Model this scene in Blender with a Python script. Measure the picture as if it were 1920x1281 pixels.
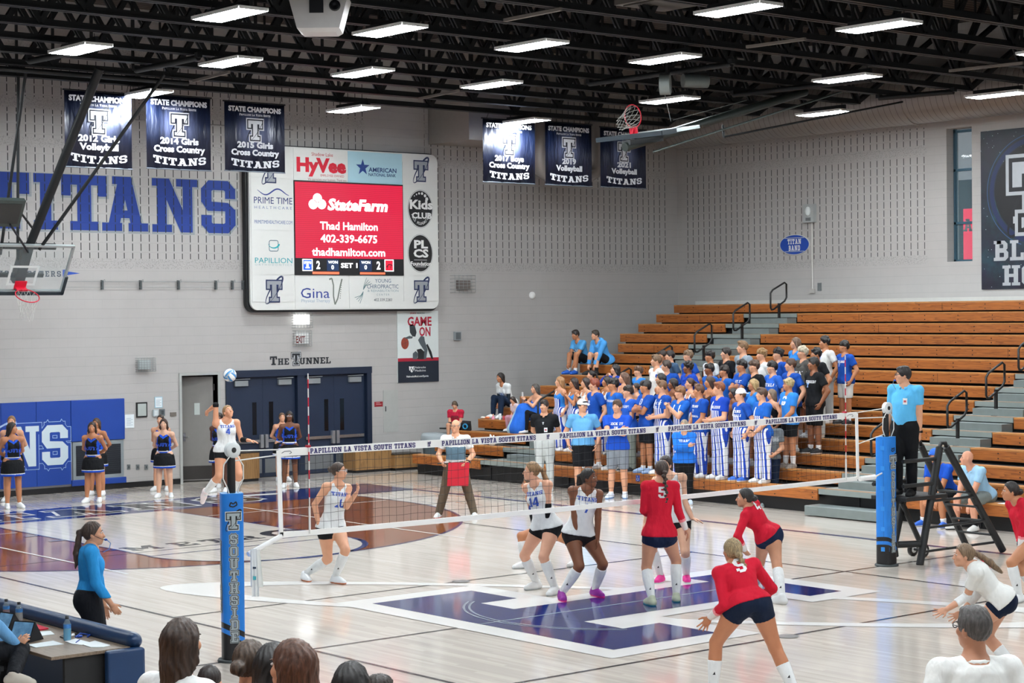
import bpy, math, random
import numpy as np
from mathutils import Vector, Matrix
random.seed(7); rng = np.random.RandomState(7)
for o in list(bpy.data.objects): bpy.data.objects.remove(o)
S = bpy.context.scene; COL = S.collection
# ---------------------------------------------------------------- camera
W, HT = 1920, 1281
CAM = np.array([-11.529001673071454, -17.426003196015646, 3.6947056104352898])
PITCH, AZ, ROLL, FPX = -0.015225792396731984, 0.8774314069052367, -0.010264811966880588, 3538.520578593449
_f = np.array([math.cos(PITCH)*math.cos(AZ), math.cos(PITCH)*math.sin(AZ), math.sin(PITCH)])
_r = np.array([math.sin(AZ), -math.cos(AZ), 0.0]); _u = np.cross(_r, _f)
CR = _r*math.cos(ROLL)+_u*math.sin(ROLL); CU = -_r*math.sin(ROLL)+_u*math.cos(ROLL); CF = _f
cd = bpy.data.cameras.new('camera'); cam = bpy.data.objects.new('camera', cd); COL.objects.link(cam)
M = Matrix(((CR[0], CU[0], -CF[0], CAM[0]), (CR[1], CU[1], -CF[1], CAM[1]), (CR[2], CU[2], -CF[2], CAM[2]), (0, 0, 0, 1)))
cam.matrix_world = M
cd.sensor_width = 36; cd.lens = FPX/W*36; cd.clip_end = 300; cd.clip_start = .1
S.camera = cam
# ---------------------------------------------------------------- world, exposure
S.view_settings.view_transform = 'Standard'; S.view_settings.look = 'None'
S.view_settings.exposure = 0.75; S.view_settings.gamma = 1; S.view_settings.use_curve_mapping = False
wd = bpy.data.worlds.new('world'); S.world = wd; wd.use_nodes = True
wd.node_tree.nodes['Background'].inputs[0].default_value = (.86, .93, 1, 1)
wd.node_tree.nodes['Background'].inputs[1].default_value = .15
LAMP = 64.0            # emission of every ceiling fixture
try:
    S.cycles.use_denoising = True; S.cycles.max_bounces = 8; S.cycles.sample_clamp_indirect = 4
    S.cycles.use_light_tree = True
except Exception: pass
# pixel of the photograph -> point on a plane of the gym
def ray(px, py): return CF+CR*(px-960)/FPX-CU*(py-640.5)/FPX
def onz(px, py, z=0.): d = ray(px, py); return CAM+d*(z-CAM[2])/d[2]
def onx(px, py, x): d = ray(px, py); return CAM+d*(x-CAM[0])/d[0]
def ony(px, py, y): d = ray(px, py); return CAM+d*(y-CAM[1])/d[1]
# ---------------------------------------------------------------- materials
def lin(h):
    h = h.lstrip('#'); c = [int(h[i:i+2], 16)/255 for i in (0, 2, 4)]
    return tuple((x/12.92 if x <= .04045 else ((x+.055)/1.055)**2.4) for x in c)+(1,)
class NT:
    def __init__(s, m): s.t = m.node_tree; s.n = s.t.nodes; s.l = s.t.links
    def new(s, t, **k):
        n = s.n.new(t)
        for a, b in k.items(): setattr(n, a, b)
        return n
    def put(s, sock, v):
        if isinstance(v, bpy.types.NodeSocket): s.l.new(v, sock)
        else: sock.default_value = v
    def m(s, op, a, b=0., c=0.):
        n = s.new('ShaderNodeMath', operation=op); s.put(n.inputs[0], a); s.put(n.inputs[1], b)
        if op in ('MULTIPLY_ADD', 'COMPARE', 'WRAP'): s.put(n.inputs[2], c)
        return n.outputs[0]
    def mix(s, f, a, b):
        n = s.new('ShaderNodeMix', data_type='RGBA'); s.put(n.inputs[0], f); s.put(n.inputs[6], a); s.put(n.inputs[7], b); return n.outputs[2]
    def coord(s, which='Object'):
        n = s.new('ShaderNodeTexCoord'); x = s.new('ShaderNodeSeparateXYZ'); s.l.new(n.outputs[which], x.inputs[0]); return n.outputs[which], x.outputs
    def world(s):
        n = s.new('ShaderNodeNewGeometry'); x = s.new('ShaderNodeSeparateXYZ'); s.l.new(n.outputs['Position'], x.inputs[0]); return n.outputs['Position'], x.outputs
    def noise(s, vec, scale, detail=2., rough=.5):
        n = s.new('ShaderNodeTexNoise'); s.l.new(vec, n.inputs['Vector']); n.inputs['Scale'].default_value = scale
        n.inputs['Detail'].default_value = detail; n.inputs['Roughness'].default_value = rough; return n.outputs['Fac']
    def scale(s, vec, sc):
        n = s.new('ShaderNodeVectorMath', operation='MULTIPLY'); s.l.new(vec, n.inputs[0]); n.inputs[1].default_value = sc; return n.outputs[0]
MATS = {}
def base_mat(key, rough=.6, metal=0., spec=.5):
    m = bpy.data.materials.new(key); m.use_nodes = True; t = NT(m); b = t.n['Principled BSDF']
    b.inputs['Roughness'].default_value = rough; b.inputs['Metallic'].default_value = metal; b.inputs['Specular IOR Level'].default_value = spec
    return m, t, b
def C(hexs, rough=.6, metal=0., var=.06, scale=9., spec=.5, emit=0., name=None):
    """plain coloured surface with a slight procedural mottling"""
    key = (hexs, rough, metal, var, scale, spec, emit)
    if key in MATS: return MATS[key]
    m, t, b = base_mat(name or 'surface_'+hexs.lstrip('#'), rough, metal, spec)
    c = lin(hexs); vec, _ = t.coord()
    f = t.noise(vec, scale)
    lo = tuple(x*(1-var) for x in c[:3])+(1,); hi = tuple(min(1, x*(1+var)) for x in c[:3])+(1,)
    col = t.mix(f, lo, hi); t.put(b.inputs['Base Color'], col)
    if emit: t.put(b.inputs['Emission Color'], c); b.inputs['Emission Strength'].default_value = emit
    MATS[key] = m; return m
def cloth(hexs, rough=.85):
    key = ('cloth', hexs)
    if key in MATS: return MATS[key]
    m, t, b = base_mat('cloth_'+hexs, rough, 0, .2); c = lin(hexs); vec, _ = t.coord(); n = t.noise(vec, 14.); v2 = t.scale(vec, (1., 1., .45)); w = t.noise(v2, 9., 2.); w2 = t.noise(v2, 24., 2.)
    t.put(b.inputs['Base Color'], t.mix(n, tuple(x*.9 for x in c[:3])+(1,), tuple(min(1, x*1.08) for x in c[:3])+(1,)))
    bp = t.new('ShaderNodeBump'); bp.inputs['Strength'].default_value = .75; bp.inputs['Distance'].default_value = .035; t.put(bp.inputs['Height'], t.m('MULTIPLY_ADD', w2, .3, w)); t.l.new(bp.outputs[0], b.inputs['Normal']); MATS[key] = m; return m
def wall_mat(key, hexs, axis, xs, bands, slots, off=0.):
    """painted concrete block: course joints, vertical acoustic slots, split-face bands. axis 0 -> x runs along the wall, 1 -> y"""
    m, t, b = base_mat(key, .7)
    pos, xyz = t.world(); u, z = xyz[axis], xyz[2]
    c = lin(hexs); n = t.noise(pos, 3.); n2 = t.noise(pos, 34., 3.)
    col = t.mix(n, tuple(x*.95 for x in c[:3])+(1,), tuple(x*1.03 for x in c[:3])+(1,))
    zz = t.m('DIVIDE', z, .2033); fz = t.m('FRACT', zz)
    joint = t.m('LESS_THAN', fz, .045)
    row = t.m('FLOOR', zz); uu = t.m('FRACT', t.m('ADD', t.m('DIVIDE', u, .4066), t.m('MULTIPLY', row, .5)))
    vj = t.m('MULTIPLY', t.m('LESS_THAN', uu, .016), .6)
    j = t.m('MAXIMUM', joint, vj)
    col = t.mix(t.m('MULTIPLY', j, .2), col, (c[0]*.4, c[1]*.4, c[2]*.4, 1))
    bm = 0.
    def rng_(v, lo, hi): return t.m('MULTIPLY', t.m('GREATER_THAN', v, lo), t.m('LESS_THAN', v, hi))
    inx = None
    for lo, hi in xs:
        r = rng_(u, lo, hi); inx = r if inx is None else t.m('MAXIMUM', inx, r)
    band = None
    for lo, hi in bands:
        r = rng_(z, lo, hi); band = r if band is None else t.m('MAXIMUM', band, r)
    band = t.m('MULTIPLY', band, inx)
    sl = None
    for lo, hi in slots:
        r = rng_(z, lo, hi); sl = r if sl is None else t.m('MAXIMUM', sl, r)
    su = t.m('FRACT', t.m('DIVIDE', t.m('SUBTRACT', u, off), .2033))
    slot = t.m('MULTIPLY', rng_(su, .44, .535), rng_(fz, .17, .95))
    slot = t.m('MULTIPLY', t.m('MULTIPLY', slot, inx), sl)
    col = t.mix(t.m('MULTIPLY', band, t.m('MULTIPLY', t.m('LESS_THAN', n2, .44), .45)), col, (c[0]*.5, c[1]*.5, c[2]*.5, 1))
    col = t.mix(slot, col, (.006, .008, .01, 1))
    t.put(b.inputs['Base Color'], col)
    bp = t.new('ShaderNodeBump'); bp.inputs['Strength'].default_value = .5; bp.inputs['Distance'].default_value = .02
    h = t.m('SUBTRACT', t.m('MULTIPLY', t.m('MULTIPLY', n2, band), 1.2), t.m('ADD', t.m('MULTIPLY', j, .35), slot))
    t.put(bp.inputs['Height'], h); t.l.new(bp.outputs[0], b.inputs['Normal'])
    MATS[key] = m; return m
def floor_mat(key, hexs, rough, tone=.1, plank=True):
    m, t, b = base_mat(key, rough); pos, xyz = t.world(); c = lin(hexs)
    st = t.noise(t.scale(pos, (30., 1.2, 1.)), 1., 3.); 
    row = t.m('FLOOR', t.m('DIVIDE', xyz[0], .057)); 
    wn = t.new('ShaderNodeTexWhiteNoise', noise_dimensions='2D'); cb = t.new('ShaderNodeCombineXYZ'); t.put(cb.inputs[0], row)
    t.put(cb.inputs[1], t.m('FLOOR', t.m('ADD', t.m('DIVIDE', xyz[1], 1.7), t.m('MULTIPLY', row, .37)))); t.l.new(cb.outputs[0], wn.inputs['Vector'])
    f = t.m('ADD', t.m('MULTIPLY', wn.outputs['Value'], .55), t.m('MULTIPLY', st, .45)) if plank else st
    col = t.mix(f, tuple(x*(1-tone*1.6) for x in c[:3])+(1,), tuple(min(1, x*(1+tone)) for x in c[:3])+(1,))
    t.put(b.inputs['Base Color'], col)
    big = t.noise(pos, .5, 2.); t.put(b.inputs['Roughness'], t.m('MULTIPLY_ADD', big, .05, rough-.02))
    b.inputs['Coat Weight'].default_value = .35; b.inputs['Coat Roughness'].default_value = .06
    MATS[key] = m; return m
def wood_mat(key, a, bb, axis=1, rough=.42, sc=1.):
    """varnished softwood with cathedral grain running along an axis"""
    m, t, b = base_mat(key, rough); pos, xyz = t.world()
    s = [16*sc, 16*sc, 16*sc]; s[axis] = .9*sc
    v = t.scale(pos, tuple(s)); n = t.noise(v, .55, 3., .55)
    ring = t.m('FRACT', t.m('MULTIPLY', n, 9.)); ring = t.m('POWER', ring, 2.)
    fine = t.noise(t.scale(pos, tuple(x*5 for x in s)), 1., 2.)
    big = t.noise(pos, .9, 1.)
    col = t.mix(t.m('MULTIPLY_ADD', ring, .62, t.m('MULTIPLY', fine, .25)), lin(a), lin(bb))
    col = t.mix(t.m('MULTIPLY', big, .3), col, tuple(x*.6 for x in lin(a)[:3])+(1,))
    t.put(b.inputs['Base Color'], col); MATS[key] = m; return m
def hair_mat(hexs):
    k = 'hair'+hexs
    if k in MATS: return MATS[k]
    m, t, b = base_mat('hair_'+hexs.lstrip('#'), .5); c = lin(hexs); vec, _ = t.coord()
    n = t.noise(t.scale(vec, (90., 90., 7.)), 1., 3., .7); n = t.m('MULTIPLY', t.m('SUBTRACT', n, .32), 2.6); n.node.use_clamp = True
    t.put(b.inputs['Base Color'], t.mix(n, tuple(x*.4 for x in c[:3])+(1,), tuple(min(1, x*1.7) for x in c[:3])+(1,)))
    MATS[k] = m; return m
def stripe_mat(a, bb, period=.046, duty=.5, axis=0):
    k = ('stripe', a, bb, period, axis)
    if k in MATS: return MATS[k]
    m, t, b = base_mat('striped_cloth', .85, 0, .2); vec, xyz = t.coord()
    n = t.noise(vec, 6.); u = t.m('ADD', t.m('DIVIDE', xyz[axis], period), t.m('MULTIPLY', n, .25))
    t.put(b.inputs['Base Color'], t.mix(t.m('GREATER_THAN', t.m('FRACT', u), duty), lin(a), lin(bb))); MATS[k] = m; return m
def skin_mat(hexs):
    k = 'skin'+hexs
    if k in MATS: return MATS[k]
    m, t, b = base_mat('skin_'+hexs.lstrip('#'), .5, 0, .4); c = lin(hexs); vec, _ = t.coord(); n = t.noise(vec, 12., 3.)
    t.put(b.inputs['Base Color'], t.mix(n, (c[0]*.9, c[1]*.84, c[2]*.82, 1), (min(1, c[0]*1.08), min(1, c[1]*1.06), min(1, c[2]*1.05), 1)))
    MATS[k] = m; return m
def glass_mat(hexs='DDE8EA', alpha=.12, rough=.03):
    k = ('glass', hexs, alpha)
    if k in MATS: return MATS[k]
    m, t, b = base_mat('clear_pane', rough); b.inputs['Base Color'].default_value = lin(hexs); b.inputs['Alpha'].default_value = alpha
    MATS[k] = m; return m
BLK = C('0C0D0F', .45); STEEL = C('15181B', .5, .3); DKSTEEL = C('101417', .55, .2, .1, 3.); WHITE = C('E8E8E6', .5); CHROME = C('B8BCC0', .25, .9)
GREY = C('8E9294', .5, .3); NAVY = C('101D3C', .5); ROYAL = C('1747A6', .55); LBLUE = C('1C78D2', .5)
# ---------------------------------------------------------------- mesh builder
def nrm(v): v = np.asarray(v, float); return v/max(1e-9, np.linalg.norm(v))
def frame(axis, up=(0, 0, 1)):
    a = nrm(axis); up = np.asarray(up, float)
    if abs(a@nrm(up)) > .98: up = np.array([1., 0, 0])
    s = nrm(np.cross(a, up)); return a, s, np.cross(s, a)
class MB:
    def __init__(s): s.v = []; s.f = []; s.fm = []; s.ms = []; s.sm = []
    def mi(s, m):
        if m not in s.ms: s.ms.append(m)
        return s.ms.index(m)
    def raw(s, vs, fs, m, smooth=False):
        o = len(s.v); k = s.mi(m); s.v.extend([tuple(map(float, p)) for p in vs])
        for f in fs: s.f.append(tuple(int(i)+o for i in f)); s.fm.append(k); s.sm.append(smooth)
        return s
    def poly(s, pts, m): return s.raw(pts, [tuple(range(len(pts)))], m)
    def box(s, a, b, m):
        x0, y0, z0 = np.minimum(a, b); x1, y1, z1 = np.maximum(a, b)
        return s.raw([(x0, y0, z0), (x1, y0, z0), (x1, y1, z0), (x0, y1, z0), (x0, y0, z1), (x1, y0, z1), (x1, y1, z1), (x0, y1, z1)],
                     [(3, 2, 1, 0), (4, 5, 6, 7), (0, 1, 5, 4), (1, 2, 6, 5), (2, 3, 7, 6), (3, 0, 4, 7)], m)
    def obox(s, c, X, Y, Z, m):
        c, X, Y, Z = map(np.asarray, (c, X, Y, Z)); v = [c+a*X+b*Y+d*Z for d in (-1, 1) for b, a in ((-1, -1), (-1, 1), (1, 1), (1, -1))]
        return s.raw(v, [(3, 2, 1, 0), (4, 5, 6, 7), (0, 1, 5, 4), (1, 2, 6, 5), (2, 3, 7, 6), (3, 0, 4, 7)], m)
    def bar(s, a, b, w, h, m, up=(0, 0, 1)):
        a, b = np.asarray(a, float), np.asarray(b, float); ax, sd, u = frame(b-a, up)
        return s.obox((a+b)/2, (b-a)/2, sd*w/2, u*h/2, m)
    def tube(s, pts, r, m, n=8, closed=False, caps=True):
        P = [np.asarray(p, float) for p in pts]; N = len(P); rs = r if hasattr(r, '__len__') else [r]*N
        vs = []; prev = None
        for i in range(N):
            if closed: d = P[(i+1) % N]-P[i-1]
            else: d = P[min(i+1, N-1)]-P[max(i-1, 0)]
            d = nrm(d)
            if prev is None: _, sd, u = frame(d)
            else:
                sd = nrm(prev-d*(prev@d)); u = np.cross(sd, d)
            prev = sd
            for k in range(n):
                t = 2*math.pi*k/n; vs.append(P[i]+(sd*math.cos(t)+u*math.sin(t))*rs[i])
        fs = []
        for i in range(N if closed else N-1):
            j = (i+1) % N
            for k in range(n): fs.append((i*n+k, i*n+(k+1) % n, j*n+(k+1) % n, j*n+k))
        s.raw(vs, fs, m, True)
        if caps and not closed: s.raw(vs[:n], [tuple(range(n))], m); s.raw(vs[-n:], [tuple(range(n-1, -1, -1))], m)
        return s
    def cyl(s, a, b, r, m, n=16): return s.tube([a, b], r, m, n)
    def lathe(s, base, prof, m, n=16, axis=(0, 0, 1)):
        a, sd, u = frame(axis, (0, 1, 0)); base = np.asarray(base, float); vs = []
        for r, z in prof:
            for k in range(n): t = 2*math.pi*k/n; vs.append(base+a*z+(sd*math.cos(t)+u*math.sin(t))*r)
        fs = [(i*n+k, i*n+(k+1) % n, (i+1)*n+(k+1) % n, (i+1)*n+k) for i in range(len(prof)-1) for k in range(n)]
        return s.raw(vs, fs, m, True)
    def ell(s, c, rad, m, ax=None, nu=10, nv=6):
        c = np.asarray(c, float); A = np.eye(3) if ax is None else np.asarray(ax)
        vs = [c+A[2]*rad[2]]
        for i in range(1, nv):
            t = math.pi*i/nv
            for k in range(nu): p = 2*math.pi*k/nu; vs.append(c+A[0]*rad[0]*math.sin(t)*math.cos(p)+A[1]*rad[1]*math.sin(t)*math.sin(p)+A[2]*rad[2]*math.cos(t))
        vs.append(c-A[2]*rad[2]); L = len(vs)-1
        fs = [(0, 1+k, 1+(k+1) % nu) for k in range(nu)]
        for i in range(nv-2):
            for k in range(nu): a = 1+i*nu+k; b = 1+i*nu+(k+1) % nu; fs.append((a, a+nu, b+nu, b))
        fs += [(L, L-nu+(k+1) % nu, L-nu+k) for k in range(nu)]
        return s.raw(vs, fs, m, True)
    def shapes(s, polys, F, m, off=0.):
        """flat 2-D polygons laid on a surface by F(u, v, off)"""
        for i, p in enumerate(polys): s.raw([F(u, v, off+1.2e-4*(i % 10)) for u, v in p], [tuple(range(len(p)))], m)
        return s
    def text2(s, vf, F, m, off=0.):
        vs, fs = vf; return s.raw([F(u, v, off) for u, v in vs], fs, m)
    def build(s, name, parent=None, base=(0, 0, 0), bevel=0., rot=0., **tags):
        base = np.asarray(base, float); me = bpy.data.meshes.new(name)
        V = np.array(s.v, float)-base
        if rot: c, q = math.cos(-rot), math.sin(-rot); V = V@np.array([[c, q, 0], [-q, c, 0], [0, 0, 1]])
        me.from_pydata(V.tolist(), [], s.f)
        for m in s.ms: me.materials.append(m)
        me.polygons.foreach_set('material_index', s.fm); me.polygons.foreach_set('use_smooth', s.sm); me.update()
        if bevel:
            import bmesh
            bm = bmesh.new(); bm.from_mesh(me); es = [e for e in bm.edges if len(e.link_faces) == 2 and e.calc_face_angle(0) > .6]
            bmesh.ops.bevel(bm, geom=es, offset=bevel, segments=2, affect='EDGES', profile=.5); bm.to_mesh(me); bm.free()
        o = bpy.data.objects.new(name, me); COL.objects.link(o)
        if parent is not None: o.parent = parent
        else: o.location = base; o.rotation_euler = (0, 0, rot)
        return tag(o, **tags)
def tag(o, label=None, cat=None, group=None, kind=None):
    if label: o['label'] = label
    if cat: o['category'] = cat
    if group: o['group'] = group
    if kind: o['kind'] = kind
    return o
def thing(name, label, cat, base=(0, 0, 0), group=None, rot=0.):
    o = bpy.data.objects.new(name, None); COL.objects.link(o); o.location = base; o.rotation_euler = (0, 0, rot); o.empty_display_size = .1
    return tag(o, label, cat, group)
def copy_tree(o, parent=None):
    c = o.copy(); COL.objects.link(c)
    if parent is not None: c.parent = parent
    for ch in list(o.children): copy_tree(ch, c)
    return c
# ---------------------------------------------------------------- lettering
def R_(a, b, c, d): return [(a, b), (c, b), (c, d), (a, d)]
def Pq(x0, y0, x1, y1, w): return [(x0, y0), (x0+w, y0), (x1+w, y1), (x1, y1)]
def ring(w, t=.23, h=.18, cut=.16, tl=1, tr=1, bl=1, br=1, left=1, right=1, top=1, bot=1, y0=0., y1=1.):
    o = []
    if left: o.append(R_(0, y0+cut, t, y1-cut))
    if right: o.append(R_(w-t, y0+cut, w, y1-cut))
    if top: o.append(R_(cut, y1-h, w-cut, y1))
    if bot: o.append(R_(cut, y0, w-cut, y0+h))
    c = cut
    for f, X, Y, dy in ((tl, lambda v: v, y1, -1), (tr, lambda v: w-v, y1, -1), (bl, lambda v: v, y0, 1), (br, lambda v: w-v, y0, 1)):
        if f: o.append([(X(0), Y+dy*c), (X(t), Y+dy*(h+.02)), (X(c+.1), Y+dy*h), (X(c), Y)])
    return o
_s = lambda x, y=0: R_(x, y, x+.42, y+.15)
GL = {
 'T': (.84, [R_(.29, 0, .55, 1), R_(0, .82, .84, 1), R_(0, .62, .17, .9), R_(.67, .62, .84, .9), R_(.16, 0, .68, .16)]),
 'I': (.52, [R_(.14, 0, .38, 1), R_(0, .84, .52, 1), R_(0, 0, .52, .16)]),
 'A': (.98, [Pq(.1, 0, .36, 1, .24), Pq(.64, 0, .38, 1, .24), R_(.25, .24, .72, .38), R_(0, 0, .42, .15), R_(.56, 0, .98, .15), R_(.22, .86, .62, 1)]),
 'N': (.98, [R_(.1, 0, .31, 1), R_(.66, 0, .87, 1), Pq(.61, 0, .11, 1, .26), R_(0, .86, .36, 1), R_(.52, .86, .98, 1), R_(0, 0, .42, .14)]),
 'S': (.76, ring(.76, tr=1, bl=1, left=0, right=0)+[R_(0, .58, .23, .85), R_(.53, .15, .76, .46), R_(.53, .66, .76, .86), R_(0, .14, .23, .34), [(0, .6), (.14, .42), (.62, .42), (.76, .44), (.6, .58), (.2, .6)]]),
 'O': (.8, ring(.8)),
 'D': (.8, ring(.8, tl=0, bl=0, left=0)+[R_(.08, 0, .31, 1), R_(0, .84, .5, 1), R_(0, 0, .5, .16)]),
 'P': (.76, ring(.76, tl=0, bl=0, left=0, y0=.38)+[R_(.08, 0, .31, 1), R_(0, .84, .5, 1), R_(.2, .38, .5, .54), R_(0, 0, .44, .15)]),
 'R': (.84, ring(.76, tl=0, bl=0, left=0, y0=.4)+[R_(.08, 0, .31, 1), R_(0, .84, .5, 1), R_(.2, .4, .5, .55), R_(0, 0, .4, .15), Pq(.55, 0, .4, .45, .23), R_(.55, 0, .86, .15)]),
 'B': (.78, ring(.74, tl=0, bl=0, left=0, y0=.45)+ring(.78, tl=0, bl=0, left=0, y1=.58)+[R_(.08, 0, .31, 1), R_(0, .84, .4, 1), R_(0, 0, .4, .16)]),
 'L': (.74, [R_(.1, 0, .33, 1), R_(0, .85, .45, 1), R_(0, 0, .74, .17), R_(.57, .1, .74, .38)]),
 'E': (.76, [R_(.1, 0, .33, 1), R_(0, .83, .74, 1), R_(0, 0, .76, .17), R_(.3, .42, .56, .58), R_(.58, .64, .74, .9), R_(.6, .1, .76, .36)]),
 'F': (.74, [R_(.1, 0, .33, 1), R_(0, .83, .74, 1), R_(.3, .42, .56, .58), R_(.58, .64, .74, .9), R_(0, 0, .45, .15)]),
 'H': (.9, [R_(.1, 0, .33, 1), R_(.57, 0, .8, 1), R_(.2, .42, .7, .58), _s(0), _s(.48), _s(0, .85), _s(.48, .85)]),
 'U': (.86, ring(.66, top=0, tl=0, tr=0, y1=1.1)[:0]+[[(x+.1, y) for x, y in q] for q in ring(.66, top=0, tl=0, tr=0, y1=1.16)]+[_s(0, .85), R_(.5, .85, .86, 1)]),
 'V': (.9, [Pq(.34, 0, .08, 1, .24), Pq(.34, 0, .58, 1, .24), _s(0, .85), _s(.48, .85)]),
 'C': (.78, ring(.78, right=0)+[R_(.55, .62, .78, .86), R_(.55, .14, .78, .38)]),
 'G': (.8, ring(.8, right=0)+[R_(.57, .64, .8, .86), R_(.57, .14, .8, .46), R_(.42, .36, .8, .5)]),
 'K': (.9, [R_(.1, 0, .33, 1), Pq(.3, .38, .58, 1, .24), Pq(.6, 0, .36, .55, .24), _s(0), _s(.48), _s(0, .85), _s(.48, .85)]),
 'M': (1.1, [R_(.08, 0, .29, 1), R_(.81, 0, 1.02, 1), Pq(.44, .25, .1, 1, .22), Pq(.44, .25, .78, 1, .22), R_(0, 0, .38, .14), R_(.72, 0, 1.1, .14), R_(0, .86, .3, 1), R_(.8, .86, 1.1, 1)]),
 'W': (1.1, [Pq(.25, 0, .06, 1, .2), Pq(.25, 0, .46, 1, .18), Pq(.66, 0, .46, 1, .18), Pq(.66, 0, .84, 1, .2), R_(0, .86, .36, 1), R_(.74, .86, 1.1, 1)]),
 'Y': (.88, [Pq(.33, .4, .05, 1, .24), Pq(.33, .4, .6, 1, .24), R_(.32, 0, .56, .5), _s(0, .86), _s(.46, .86), _s(.23)]),
 '0': (.7, ring(.7)), '1': (.46, [R_(.12, 0, .36, 1), R_(0, 0, .46, .14), R_(0, .72, .2, .88)]),
 '2': (.7, ring(.7, left=0, right=0, bl=0, br=0, bot=0)+[R_(0, .64, .22, .85), R_(.48, .5, .7, .85), Pq(0, .1, .45, .55, .26), R_(0, 0, .7, .18)]),
 '3': (.7, ring(.7, left=0, y0=.42)+ring(.7, left=0, y1=.6)), 
 '4': (.74, [R_(.42, 0, .66, 1), R_(0, .2, .74, .37), Pq(0, .32, .36, 1, .22)]),
 '5': (.7, ring(.7, left=0, tl=0, y1=.66)+[R_(.02, .5, .24, 1), R_(.02, .82, .66, 1), R_(0, .14, .22, .32)]),
 '7': (.7, [R_(0, .82, .7, 1), Pq(.16, 0, .45, .85, .25), R_(0, .66, .16, .9)]),
 '9': (.7, ring(.7, y0=.4)+[R_(.47, .14, .7, .6), R_(.16, 0, .54, .18), R_(0, .12, .22, .3), [(.7, .16), (.44, .2), (.42, .18), (.54, 0)]]),
 ' ': (.38, []), '.': (.25, [R_(0, 0, .2, .2)]), "'": (.2, [R_(0, .72, .16, 1)]), '-': (.4, [R_(0, .42, .4, .58)]),
}
def grow(p, e):
    A = sum(p[i][0]*p[(i+1) % len(p)][1]-p[(i+1) % len(p)][0]*p[i][1] for i in range(len(p)))
    if A < 0: p = p[::-1]
    if not e: return p
    n = len(p); out = []
    for i in range(n):
        a, b, c = np.array(p[i-1]), np.array(p[i]), np.array(p[(i+1) % n])
        d1, d2 = nrm(b-a), nrm(c-b); n1, n2 = np.array([d1[1], -d1[0]]), np.array([d2[1], -d2[0]])
        k = n1+n2; kk = k@k; s = e*2/kk if kk > 1.3 else 1.05*e/max(1e-6, math.sqrt(kk)); out.append(tuple(b+k*s))
    return out
def slab(txt, h, x=0., y=0., align='l', gap=.1, sx=1., e=0., vertical=False, smallcaps=1.):
    """block slab-serif lettering -> list of convex polygons, e grows an outline"""
    ws = []; hs = []
    for i, c in enumerate(txt):
        k = 1. if (i == 0 or txt[i-1] == ' ' or smallcaps == 1.) else smallcaps
        hs.append(h*k); ws.append(GL[c][0]*h*k*sx)
    out = []
    if vertical:
        yy = y
        for c, w, hh in zip(txt, ws, hs):
            yy -= hh
            out += [grow([(x-w/2+px*hh*sx, yy+py*hh) for px, py in p], e) for p in GL[c][1]]
            yy -= gap*h
        return out
    tot = sum(ws)+gap*h*(len(txt)-1); xx = x-(tot/2 if align == 'c' else tot if align == 'r' else 0)
    for c, w, hh in zip(txt, ws, hs):
        out += [grow([(xx+px*hh*sx, y+py*hh) for px, py in p], e) for p in GL[c][1]]
        xx += w+gap*h
    return out
_tc = {}
def txt(s, h, x=0., y=0., align='CENTER', bold=0., sx=1., shear=0., fit=None):
    """sans lettering from Blender's own built-in font as flat triangles; h = cap height"""
    key = (s, round(bold, 4), shear)
    if key not in _tc:
        cu = bpy.data.curves.new('t', 'FONT'); cu.body = s; cu.size = 1.; cu.offset = bold; cu.shear = shear; cu.resolution_u = 2
        o = bpy.data.objects.new('t', cu); COL.objects.link(o); dg = bpy.context.evaluated_depsgraph_get(); me = o.evaluated_get(dg).to_mesh()
        vs = np.array([v.co[:2] for v in me.vertices]) if len(me.vertices) else np.zeros((0, 2)); fs = [tuple(p.vertices) for p in me.polygons]
        o.evaluated_get(dg).to_mesh_clear(); bpy.data.objects.remove(o); bpy.data.curves.remove(cu); _tc[key] = (vs, fs)
    vs, fs = _tc[key]
    if not len(vs): return vs, fs
    k = h/.73; v = vs*np.array([k*sx, k]); w = v[:, 0].max()-v[:, 0].min()
    if fit: v[:, 0] *= fit/w; w = fit
    v[:, 0] -= v[:, 0].min(); v[:, 0] += x-(w/2 if align == 'CENTER' else w if align == 'RIGHT' else 0); v[:, 1] += y
    return v, fs
def disc(cx, cy, rx, ry=None, n=28, a0=0, a1=2*math.pi):
    ry = ry or rx; return [(cx+rx*math.cos(a0+(a1-a0)*i/n), cy+ry*math.sin(a0+(a1-a0)*i/n)) for i in range(n if abs(a1-a0-2*math.pi) < 1e-6 else n+1)]
def arc(cx, cy, r, w, a0, a1, n=40, ry=None, w2=None):
    ry = ry or r; w2 = w if w2 is None else w2; out = []
    for i in range(n):
        p, q = a0+(a1-a0)*i/n, a0+(a1-a0)*(i+1)/n
        wp, wq = w+(w2-w)*i/n, w+(w2-w)*(i+1)/n
        out.append([(cx+(r-wp/2)*math.cos(p), cy+(ry-wp/2)*math.sin(p)), (cx+(r+wp/2)*math.cos(p), cy+(ry+wp/2)*math.sin(p)), (cx+(r+wq/2)*math.cos(q), cy+(ry+wq/2)*math.sin(q)), (cx+(r-wq/2)*math.cos(q), cy+(ry-wq/2)*math.sin(q))])
    return out
def line(pts, w):
    out = []
    for (a, b), (c, d) in zip(pts[:-1], pts[1:]):
        t = nrm((c-a, d-b)); n = (-t[1]*w/2, t[0]*w/2); out.append([(a+n[0], b+n[1]), (a-n[0], b-n[1]), (c-n[0], d-n[1]), (c+n[0], d+n[1])])
    return out
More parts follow.
